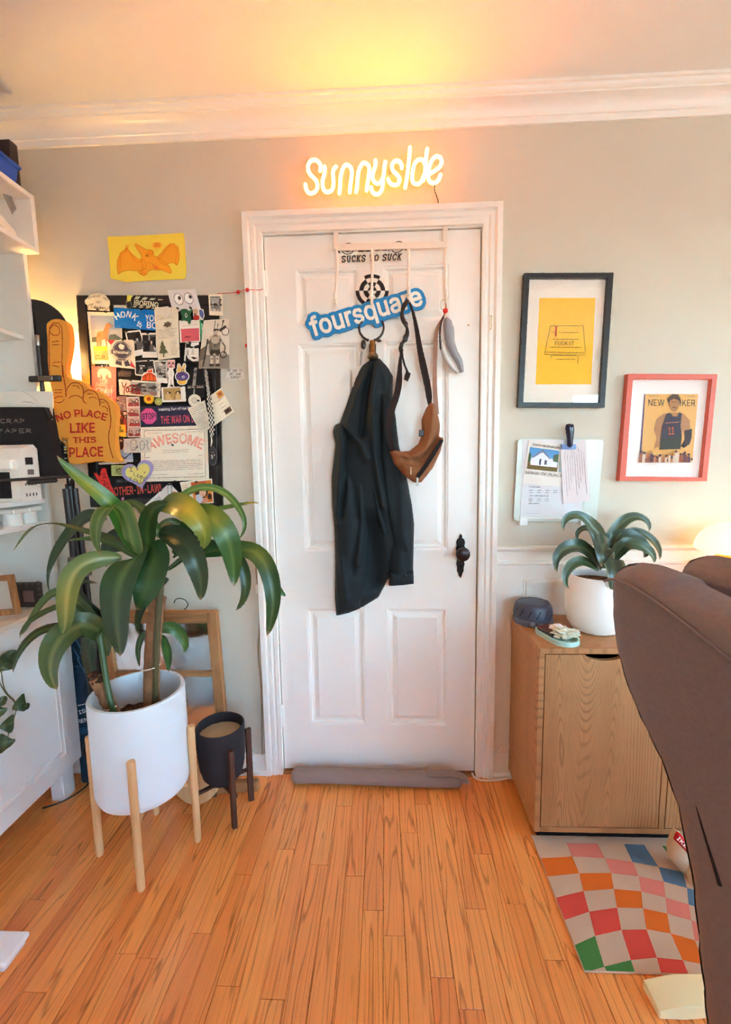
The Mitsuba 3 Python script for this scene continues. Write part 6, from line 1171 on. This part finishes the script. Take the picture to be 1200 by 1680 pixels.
# trailing vine at the left edge
vn = thing('trailing_vine', 'trailing heart-leaved vine hanging in front of the white cabinet', 'plant')
z4 = Z(0, 960, 3.5)
VX = -1.128
def PV(x, y, dx=0.0): return atx(*z4([(x, y)])[0], VX+dx)
for pts in ([(-80, 380), (-30, 500), (20, 600), (50, 640), (95, 700), (70, 790), (45, 870), (30, 920)], [(-60, 300), (0, 420), (45, 440)], [(-60, 330), (10, 520), (40, 620), (60, 640), (90, 680)], [(-90, 560), (-20, 640), (10, 660)]):
    add('stem', tube(spline([PV(*p) for p in pts], 24), .0016, 6), 'leaf', (92, 84, 52), True, vn)
for i, (x, y, l, ang) in enumerate(((110, 690, 92, 2.5), (38, 805, 92, 2.75), (28, 910, 92, 1.7), (152, 694, 34, .3), (60, 410, 74, .8), (25, 460, 96, 2.2), (14, 664, 50, .2), (-10, 730, 80, 1.6))):
    d = np.array([math.cos(ang), math.sin(ang)])*l; a = np.array([x, y])-d*.5; pts = [PV(*a, .004), PV(*(a+d*.35), .012), PV(*(a+d*.7), .012), PV(*(a+d), .004)]
    leaf(vn, pts, l/3.5/FPX*np.linalg.norm(PV(x, y)-CAM)*.80, g0=(58, 74, 44), g1=(96, 110, 66), n0=(1, -.4, .2), shape=.62, seed=i+50, wave=.02, fold=.12, tipb=False)
# plant on the oak cabinet
z2r = Z(800, 820, 3)
def P2(*pts): return [at(*z2r([(x, y)])[0], Y) for x, y, Y in pts]
CZ = .665
bp2 = thing('white_pot', 'round white pot standing on the oak cabinet behind the armchair', 'pot')
PC = (.752, -.158, 0)
add('pot', lathe([(0, CZ), (.060, CZ), (.074, CZ+.006), (.088, CZ+.03), (.097, CZ+.07), (.0985, CZ+.11), (.095, CZ+.16), (.089, CZ+.192), (.086, CZ+.194), (.082, CZ+.190), (.084, CZ+.165), (0, CZ+.165)], PC, 64), 'satin', (234, 226, 216), 40, bp2)
add('soil', lathe([(0, CZ+.172), (.084, CZ+.167)], PC, 32), 'soil', None, True, bp2)
p2 = thing('leafy_plant', 'dark green plant with arching wavy leaves in the round white pot', 'plant')
L2 = [([(585, 330, -.16), (575, 215, -.17), (505, 115, -.19), (440, 76, -.20), (388, 92, -.21), (378, 158, -.21)], 62), ([(590, 330, -.15), (600, 200, -.14), (655, 120, -.13), (725, 82, -.12), (782, 104, -.12), (796, 158, -.12)], 60),
      ([(560, 345, -.16), (515, 270, -.19), (440, 228, -.22), (368, 250, -.24), (344, 360, -.24)], 72), ([(545, 350, -.17), (480, 305, -.21), (410, 325, -.24), (384, 370, -.25), (405, 440, -.25)], 52),
      ([(590, 330, -.18), (575, 220, -.22), (570, 240, -.25), (562, 330, -.26)], 104), ([(600, 345, -.18), (612, 290, -.23), (625, 350, -.26), (606, 442, -.27)], 96),
      ([(600, 340, -.16), (640, 255, -.18), (700, 215, -.20), (775, 235, -.21), (822, 312, -.21)], 66), ([(605, 330, -.14), (650, 200, -.11), (730, 160, -.10), (810, 195, -.10), (848, 295, -.10)], 56),
      ([(600, 320, -.15), (660, 185, -.15), (740, 195, -.17), (782, 245, -.18), (770, 285, -.18)], 78), ([(585, 330, -.14), (530, 190, -.13), (485, 138, -.13), (455, 150, -.13), (460, 208, -.13)], 40), ([(590, 330, -.13), (640, 230, -.10), (690, 170, -.09), (640, 150, -.08)], 54)]
for i, (pts, w) in enumerate(L2): leaf(p2, P2(*pts), w*.00068, g0=(46, 62, 44) if i % 3 else (58, 78, 52), g1=(110, 124, 78), n0=(0, -1, .6), wave=.16, fold=.3, seed=i+80, edge=(140, 140, 96) if i % 2 else None, shape=.85)
# ---------------------------------------------------------------- oak cabinet and the things on it
def veneer_box(parent, name, x0, x1, y0, y1, z0, z1, u0=0.0, face='f', b=.001):
    m = box(x0, x1, y0, y1, z0, z1, b); m = trimesh.graph.smooth_shade(m, angle=.2, facet_minarea=None); v = m.vertices
    if face == 'f': uv = np.stack([v[:, 0]-u0, v[:, 2]], 1)
    elif face == 's': uv = np.stack([v[:, 1]-u0+.3, v[:, 2]], 1)
    else: uv = np.stack([v[:, 1]-u0+.25, v[:, 0]], 1)
    k = num(f'{parent}__{name}'); scene[k] = mikit.ply(m, 'm_veneer', smooth=True, uv=uv); return k
oc_ = thing('oak_cabinet', 'oak veneer cabinet with a scooped door handle against the wall right of the door', 'cabinet')
CX0, CX1, CY0, CY1 = .511, 1.56, -.318, -.016
veneer_box(oc_, 'side', CX0, CX0+.018, CY0, CY1, .040, CZ-.018, 0, 's'); veneer_box(oc_, 'side', CX1-.018, CX1, CY0, CY1, .040, CZ-.018, 0, 's')
veneer_box(oc_, 'top', CX0, CX1, CY0-.002, CY1, CZ-.018, CZ, -.14, 't'); veneer_box(oc_, 'bottom', CX0, CX1, CY0, CY1, .040, .058, .1, 't')
veneer_box(oc_, 'divider', .905, .923, CY0, CY1, .058, CZ-.018, .8)
add('back', box(CX0+.018, CX1-.018, CY1-.006, CY1, .058, CZ-.018), 'matte', (90, 66, 46), False, oc_)
add('plinth', box(CX0+.02, CX1-.02, CY0+.03, CY1-.02, 0, .0405), 'matte', (30, 26, 25), False, oc_)
d0, d1, zt3 = CX0+.0205, .9025, CZ-.021
g = sbox(d0, .061, d1, zt3).difference(affinity.scale(Point(0, 0).buffer(1, quad_segs=16), .060, .021).__class__(affinity.translate(affinity.scale(Point(0, 0).buffer(1, quad_segs=16), .060, .021), .712, zt3+.002)))
m = ext(g, CY0+.0005, .016); m = trimesh.graph.smooth_shade(m, angle=.3, facet_minarea=None); v = m.vertices
scene[oc_+'__door'] = mikit.ply(m, 'm_veneer', smooth=True, uv=np.stack([v[:, 0]-.665, v[:, 2]], 1))
for k, (za, zb2) in enumerate(((.061, .255), (.259, .452), (.456, zt3))): veneer_box(oc_, 'drawer', .9255, CX1-.0205, CY0+.0005, CY0+.017, za, zb2, 1.2+k*.05)
# white-noise machine
wn = thing('sound_machine', 'dark blue grey round sound machine on the oak cabinet corner', 'sound machine')
C_ = (.566, -.085, CZ)
add('base', lathe([(0, 0), (.066, 0), (.069, .004), (.069, .018), (.066, .021), (0, .021)], C_, 56), 'satin', (84, 88, 104), 40, wn)
add('body', lathe([(0, .0212), (.0672, .0212), (.0665, .040), (.064, .058), (.060, .068), (.056, .073), (.053, .0735), (.051, .071), (.046, .0735), (.040, .0755), (0, .077)], C_, 56), 'satin', (62, 66, 82), 40, wn)
for k in range(14):
    a = k*2*math.pi/14+.1; r_ = .0660
    p = [(C_[0]+(r_-.000)*math.cos(a), C_[1]+(r_)*math.sin(a), CZ+.032), (C_[0]+(r_-.0025)*math.cos(a+.2), C_[1]+(r_-.0025)*math.sin(a+.2), CZ+.056)]
    add('slit', tube(p, [.0022, .0022], 6), 'matte', (30, 32, 44), True, wn)
kb = lathe([(0, 0), (.0095, 0), (.0095, .006), (.007, .008), (0, .008)], n=24); kb.apply_transform(trimesh.transformations.rotation_matrix(math.pi/2, [1, 0, 0])); kb.apply_translation([C_[0]-.022, C_[1]-.064, CZ+.011]); add('knob', kb, 'satin', (120, 122, 134), 30, wn)
# oblong glass tray with its odds and ends
tr = thing('glass_tray', 'oblong pale aqua glass tray on the oak cabinet in front of the sound machine', 'tray')
ta, tb = np.array([.584, -.200]), np.array([.606, -.268])
ob = LineString([ta, tb]).buffer(.045, quad_segs=10)
def flat(g, z0, h): m = trimesh.creation.extrude_polygon(g, h, engine='earcut'); m.apply_translation([0, 0, z0]); return m
add('bowl', flat(ob, CZ, .005), 'gloss', (186, 216, 206), 30, tr); add('rim', flat(ob.difference(ob.buffer(-.006)), CZ+.005, .010), 'gloss', (170, 212, 206), 30, tr)
def blob(c, s, seed, amp=.35, f=55, sub=4):
    m = trimesh.creation.icosphere(sub); n = meshkit.noise(m.vertices*f/20+seed, seed)-.5; m.vertices = m.vertices*(1+amp*n[:, None]*2)*np.array(s); m.apply_translation(c); return m
m = box(-.032, .032, -.030, .030, 0, .012, .003); m.apply_transform(trimesh.transformations.rotation_matrix(.35, [0, 0, 1])); m.apply_translation([.585, -.189, CZ+.0058]); solo('brown_case', m, 'satin', (92, 54, 44), 'small dark brown case in the far end of the glass tray', 'case', False)
m = box(-.012, .012, -.028, .028, 0, .010, .003); m.apply_transform(trimesh.transformations.rotation_matrix(.5, [0, 0, 1])); m.apply_translation([.568, -.226, CZ+.0058]); solo('black_remote', m, 'satin', (44, 42, 46), 'small black gadget on the left side of the glass tray', 'gadget', False)
solo('white_pouch', blob([.606, -.208, CZ+.024], [.024, .018, .011], 3, .3), 'paper', (236, 224, 222), 'small white pouch behind the crumpled film in the glass tray', 'pouch', True)
solo('crumpled_film', blob([.616, -.250, CZ+.023], [.036, .030, .014], 9, .5, 90), 'gloss', (204, 204, 184), 'crumpled translucent film in the near end of the glass tray', 'film', 25)
# mushroom lamp
ml = thing('mushroom_lamp', 'glowing yellow mushroom lamp on an orange base behind the armchair', 'lamp')
LC = (1.196, -.165, 0)
k = num(ml+'__shade'); sh_ = lathe([(.112, .936), (.116, .944), (.113, .962), (.102, .986), (.082, 1.008), (.054, 1.023), (.025, 1.030), (0, 1.031)], LC, 56)
sh_ = cat(sh_, lathe([(0, .938), (.08, .934), (.112, .936)], LC, 56)); sh_.merge_vertices(); sh_.fix_normals()
scene[k] = {**shp(sh_, 'paper', (255, 236, 180), True), 'emitter': glow((1, .66, .21), DOME)}
add('base', lathe([(0, CZ), (.088, CZ), (.092, CZ+.006), (.094, .80), (.090, .86), (.076, .895), (.052, .918), (.040, .930), (0, .932)], LC, 48), 'gloss', (236, 140, 50), 40, ml)
# chair: the back shell is built in its own upright plane, then set in the room
A = atz(1016, 918, 1.085); Bp = atz(1200, 972, 1.085); dS = (Bp-A); dS[2] = 0; dS /= np.linalg.norm(dS); nS = np.array([dS[1], -dS[0], 0]); nS *= 1 if nS[1] < 0 else -1
def onplane(x, y):                        # photo pixel -> (s, z) on the chair's back plane
    d = ray(x, y); k = ((A-CAM)@nS)/(d@nS); P = CAM+d*k; return ((P-A)@dS, P[2])
ol = [onplane(*p) for p in ((1016, 944), (1022, 930), (1036, 924), (1060, 923), (1090, 928), (1130, 944), (1200, 982))]
s_end = .54; ol += [(.38, ol[-1][1]+.002), (.46, ol[-1][1]-.03), (.52, ol[-1][1]-.09), (s_end, .92), (s_end, .70), (.48, .40), (.42, .17)]
lo = [onplane(p[0]+12, p[1]) for p in ((1186, 1700), (1179, 1650), (1168, 1560), (1160, 1480), (1149, 1400), (1128, 1310), (1103, 1250), (1062, 1180), (1030, 1115), (1012, 1060), (1004, 1000))]
ol = ol+lo
def setplane(m, off=0.0):
    v = m.vertices; m.vertices = A+np.outer(v[:, 0], dS)-np.outer(v[:, 1]-off, -nS)*-1*-1 if False else (A*np.array([1, 1, 0]))+np.outer(v[:, 0], dS)+np.outer(-v[:, 1]+off, nS)+np.outer(v[:, 2], [0, 0, 1]); return m
ch_ = thing('armchair', 'dark brown upholstered swivel armchair seen from behind at the right', 'armchair')
pol = Polygon(ol).buffer(.012).buffer(-.012)
mb = puff(pol, 0.0, .032, .050, h=.016, power=.5, w=.05, relief=lambda s, z: .022*np.sin(np.clip((s-.02)/.52, 0, 1)*math.pi)); 
add('back_shell', setplane(mb), 'hide', None, True, ch_)
sm_ = [onplane(*p) for p in ((1022, 951), (1034, 948), (1060, 953), (1100, 970), (1150, 998), (1200, 1030))]; s3 = spline([(s, z) for s, z in sm_]+[(.48, sm_[-1][1]-.05)], 40)
V = np.stack([s3[:, 0], -(.033+.022*np.sin(np.clip((s3[:, 0]-.02)/.52, 0, 1)*math.pi)), s3[:, 1]], 1); add('seam', setplane(tube(V, .0022, 6)), 'hide', None, True, ch_)
sl_ = spline([onplane(*p) for p in ((1190, 1262), (1205, 1322), (1222, 1372), (1246, 1440))], 20)
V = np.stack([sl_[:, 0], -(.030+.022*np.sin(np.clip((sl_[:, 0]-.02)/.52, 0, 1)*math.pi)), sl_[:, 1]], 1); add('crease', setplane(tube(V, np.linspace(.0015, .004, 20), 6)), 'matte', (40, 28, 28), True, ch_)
pc = [(.06, .74), (.045, 1.03), (.055, 1.085), (.085, 1.098), (.16, 1.100), (.34, 1.10), (.43, 1.085), (.47, 1.02), (.47, .6), (.40, .5), (.2, .5)]
mc = puff(Polygon(pc).buffer(.008), 0.0, .035, .07, h=.016, power=.5, w=.05); m = setplane(mc, -.085); add('back_cushion', m, 'hide', None, True, ch_)
m = rbox(.16, .46, .10, .56, .36, .50, .05); m.vertices = np.stack([m.vertices[:, 0], m.vertices[:, 1], m.vertices[:, 2]], 1); add('seat', setplane(m), 'hide', None, True, ch_)
for s0 in (.14, .40): add('arm', setplane(rbox(s0, s0+.08, .06, .50, .34, .62, .035)), 'hide', None, True, ch_)
for s0 in (.02,): pass
pc_ = (A*np.array([1, 1, 0]))+dS*.30-nS*.33
add('pedestal', lathe([(0, 0), (.23, 0), (.23, .012), (.05, .03), (.035, .06), (.035, .37), (0, .37)], pc_, 40), 'satin', (40, 36, 36), 30, ch_)
# rug with its warped checks
zg = Z(860, 1340, 3.529)
rg = solo('checkered_rug', box(.510, 1.22, -.692, -.291, .0002, .006, .002), 'cloth', (198, 166, 138), 'cream rug with warped orange, red, pink, green and blue checks', 'rug', False)
G = [[(55, 150), (245, 152), (425, 155), (580, 158), (695, 162), (800, 168), (890, 175)], [(95, 240), (280, 230), (470, 240), (630, 262), (780, 290), (920, 320), (1010, 340)], [(130, 347), (320, 327), (505, 325), (665, 345), (810, 375), (945, 412), (1050, 440)], [(178, 470), (345, 430), (520, 418), (680, 432), (820, 468), (955, 508), (1075, 545)],
     [(222, 602), (378, 550), (540, 525), (690, 530), (830, 560), (970, 600), (1095, 640)], [(280, 750), (412, 690), (565, 655), (710, 652), (850, 675), (990, 715), (1120, 750)], [(345, 905), (465, 868), (620, 830), (770, 815), (920, 830), (1050, 858), (1180, 890)], [(360, 960), (500, 930), (650, 922), (800, 922), (958, 922), (1090, 930), (1230, 950)]]
GP = np.array([[atz(*zg([p])[0], .0062)[:2] for p in r_] for r_ in G])
GP = np.concatenate([GP, GP[:, -1:]+(GP[:, -1:]-GP[:, -2:-1]), GP[:, -1:]+2*(GP[:, -1:]-GP[:, -2:-1]), GP[:, -1:]+3*(GP[:, -1:]-GP[:, -2:-1])], 1)
og2, pi2, rd2, gr2, bl2 = (214, 106, 40), (212, 124, 106), (208, 76, 62), (72, 124, 62), (88, 116, 138)
cols = {0: [None, pi2, None, bl2, None, gr2], 1: [og2, None, pi2, None, bl2, None, gr2], 2: [None, og2, None, pi2, None, bl2, None, gr2], 3: [rd2, None, og2, None, pi2, None, bl2], 4: [None, rd2, None, og2, None, pi2, None, bl2], 5: [gr2, None, rd2, None, og2, None, pi2], 6: [None, gr2, None, rd2, None, og2, None, pi2]}
V, F, C, n = [], [], [], 0; lim = sbox(.512, -.690, 1.218, -.293)
for i in range(7):
    for j, c in enumerate(cols[i]):
        if c is None or j > 8: continue
        q = []
        for (a, b), (c_, d_) in (((i, j), (i, j+1)), ((i, j+1), (i+1, j+1)), ((i+1, j+1), (i+1, j)), ((i+1, j), (i, j))): q += [GP[a, b]*(1-t)+GP[c_, d_]*t for t in (0, .25, .5, .75)]
        g = Polygon(q).buffer(0).intersection(lim); t2 = tri2(g) if not g.is_empty else None
        if t2 is None: continue
        V.append(np.c_[t2[0], np.full(len(t2[0]), .0063)]); F.append(t2[1]+n); C.append(np.tile(np.array(c, float), (len(t2[0]), 1))); n += len(t2[0])
m = trimesh.Trimesh(np.vstack(V), np.vstack(F), process=False); f_ = m.faces.copy(); nn = m.face_normals[:, 2] < 0; f_[nn] = f_[nn][:, ::-1]; m = trimesh.Trimesh(m.vertices, f_, process=False)
scene[rg+'__checks'] = vply(m, 'cloth', np.vstack(C)); labels[rg+'__checks'] = {'kind': 'stuff'}
# felt slippers standing on the rug
s1_ = thing('slipper', 'beige felt slipper with a red lettered band beside the armchair', 'slipper', 'beige felt slippers on the rug')
YS = -.412
add('body', puff(zg([(885, 76), (902, 88), (940, 132), (976, 192), (973, 236), (948, 332), (910, 320), (870, 272), (838, 228), (834, 182), (850, 130), (870, 95)]), YS, .030, .030, h=.004, power=.5), 'cloth', (206, 180, 150), True, s1_)
add('band', puff(zg([(882, 84), (902, 92), (940, 136), (976, 192), (972, 236), (930, 196), (890, 150), (864, 126)]), YS-.020, .014, .004, h=.004, power=.4), 'cloth', (190, 40, 46), True, s1_)
m, c = layers([(txt('IKE', *zg([(884, 128), (936, 184)]), 6.0), (240, 226, 214))], YS-.0345); scene[s1_+'__lettering'] = vply(m, 'paper', c)
add('lining', puff(zg([(886, 78), (905, 84), (945, 110), (970, 118), (972, 150), (940, 130), (902, 92)]), YS+.012, .006, .02, h=.004), 'cloth', (176, 150, 124), True, s1_)
s2_ = thing('slipper', 'beige felt slipper half hidden behind the armchair', 'slipper', 'beige felt slippers on the rug')
add('body', puff(zg([(948, 322), (962, 290), (990, 256), (1030, 262), (1060, 330), (1050, 430), (1000, 446), (972, 412), (952, 362)]), YS-.035, .028, .028, h=.004, power=.5), 'cloth', (206, 180, 150), True, s2_)
# foam pad, draught stopper and cords on the floor
fp_ = thing('foam_pad', 'cream folded foam pad on the floor at the rug corner', 'foam pad')
a, b, c, d = [atz(*zg([p])[0], z) for p, z in (((703, 950), .024), ((1066, 916), .034), ((1120, 1098), .026), ((790, 1120), .020))]
m1, m2 = atz(*zg([(862, 918)])[0], .040), atz(*zg([(930, 1090)])[0], .036)
top = [a, m1, b, c, m2, d]; V = top+[np.array([p[0], p[1], .0072]) for p in top]; F = [[0, 4, 1], [0, 5, 4], [1, 4, 3], [1, 3, 2]]; F = [f[::-1] for f in F]+[[i, j, j+6] for i, j in ((0, 1), (1, 2), (2, 3), (3, 4), (4, 5), (5, 0))]+[[i, j+6, i+6] for i, j in ((0, 1), (1, 2), (2, 3), (3, 4), (4, 5), (5, 0))]+[[6, 7, 10], [6, 10, 11], [7, 8, 9], [7, 9, 10]]
m = trimesh.Trimesh(V, F); m.fix_normals(); m = trimesh.Trimesh(np.vstack([trimesh.creation.icosphere(1, .004).vertices+p for p in V]), process=False).convex_hull
m.apply_translation([0, 0, -m.bounds[0][2]+.0003]); add('pad', m, 'matte', (240, 218, 164), 25, fp_)
ds = thing('draft_stopper', 'grey felt draught stopper lying along the bottom of the door', 'draught stopper')
n = 60; xs = np.linspace(-.340, .322, n); e = np.clip(np.minimum(xs+.340, .322-xs)/.018, 0, 1)
p = np.stack([xs, np.full(n, -.062)-.004*np.sin(xs*6), np.full(n, .0305)-.0015*np.sin(xs*9)], 1)
mt = tube(p, .0285*(.45+.55*np.sqrt(1-(1-e)**2)), 20); v = mt.vertices; v[:, 2] = np.maximum(v[:, 2], .0006); mt.vertices = v+np.stack([0*v[:, 0], 0*v[:, 0], (meshkit.noise(v*30)-.5)*.003*(v[:, 2] > .01)], 1)
add('roll', mt, 'grey_felt', None, True, ds)
fl_ = strip(spline([(.190, -.076, .063), (.25, -.078, .062), (.31, -.080, .056), (.330, -.082, .044), (.332, -.084, .026)], 20), .026, .004, (0, -.45, 1)); add('flap', fl_, 'grey_felt', None, 20, ds)
p = atz(541, 1285, 0); solo('paper_scrap', trimesh.Trimesh([p+[-.008, .002, .0004], p+[.008, .004, .0006], p+[.002, -.006, .006], p+[0, 0, .0003]], [[0, 2, 1], [0, 3, 2], [1, 2, 3], [0, 1, 3]]), 'paper', (232, 222, 216), 'tiny white paper scrap under the edge of the draught stopper', 'paper scrap', False)
wc = [(.372, -.006, .012), (.385, -.034, .008), (.42, -.040, .006), (.46, -.038, .006), (.505, -.030, .010), (.545, -.020, .02)]
solo('white_cable', tube(spline(wc, 30), .0034, 8), 'satin', (232, 222, 210), 'white cable running along the floor at the right door casing', 'cable', True)
wc = [at(x, y, -.022) for x, y in ((813, 1250), (815, 1238), (821, 1230), (830, 1226), (842, 1225))]
solo('white_cable', tube(spline(wc, 20), .0028, 8), 'satin', (232, 222, 210), 'short white cable arching over the baseboard beside the oak cabinet', 'cable', True)
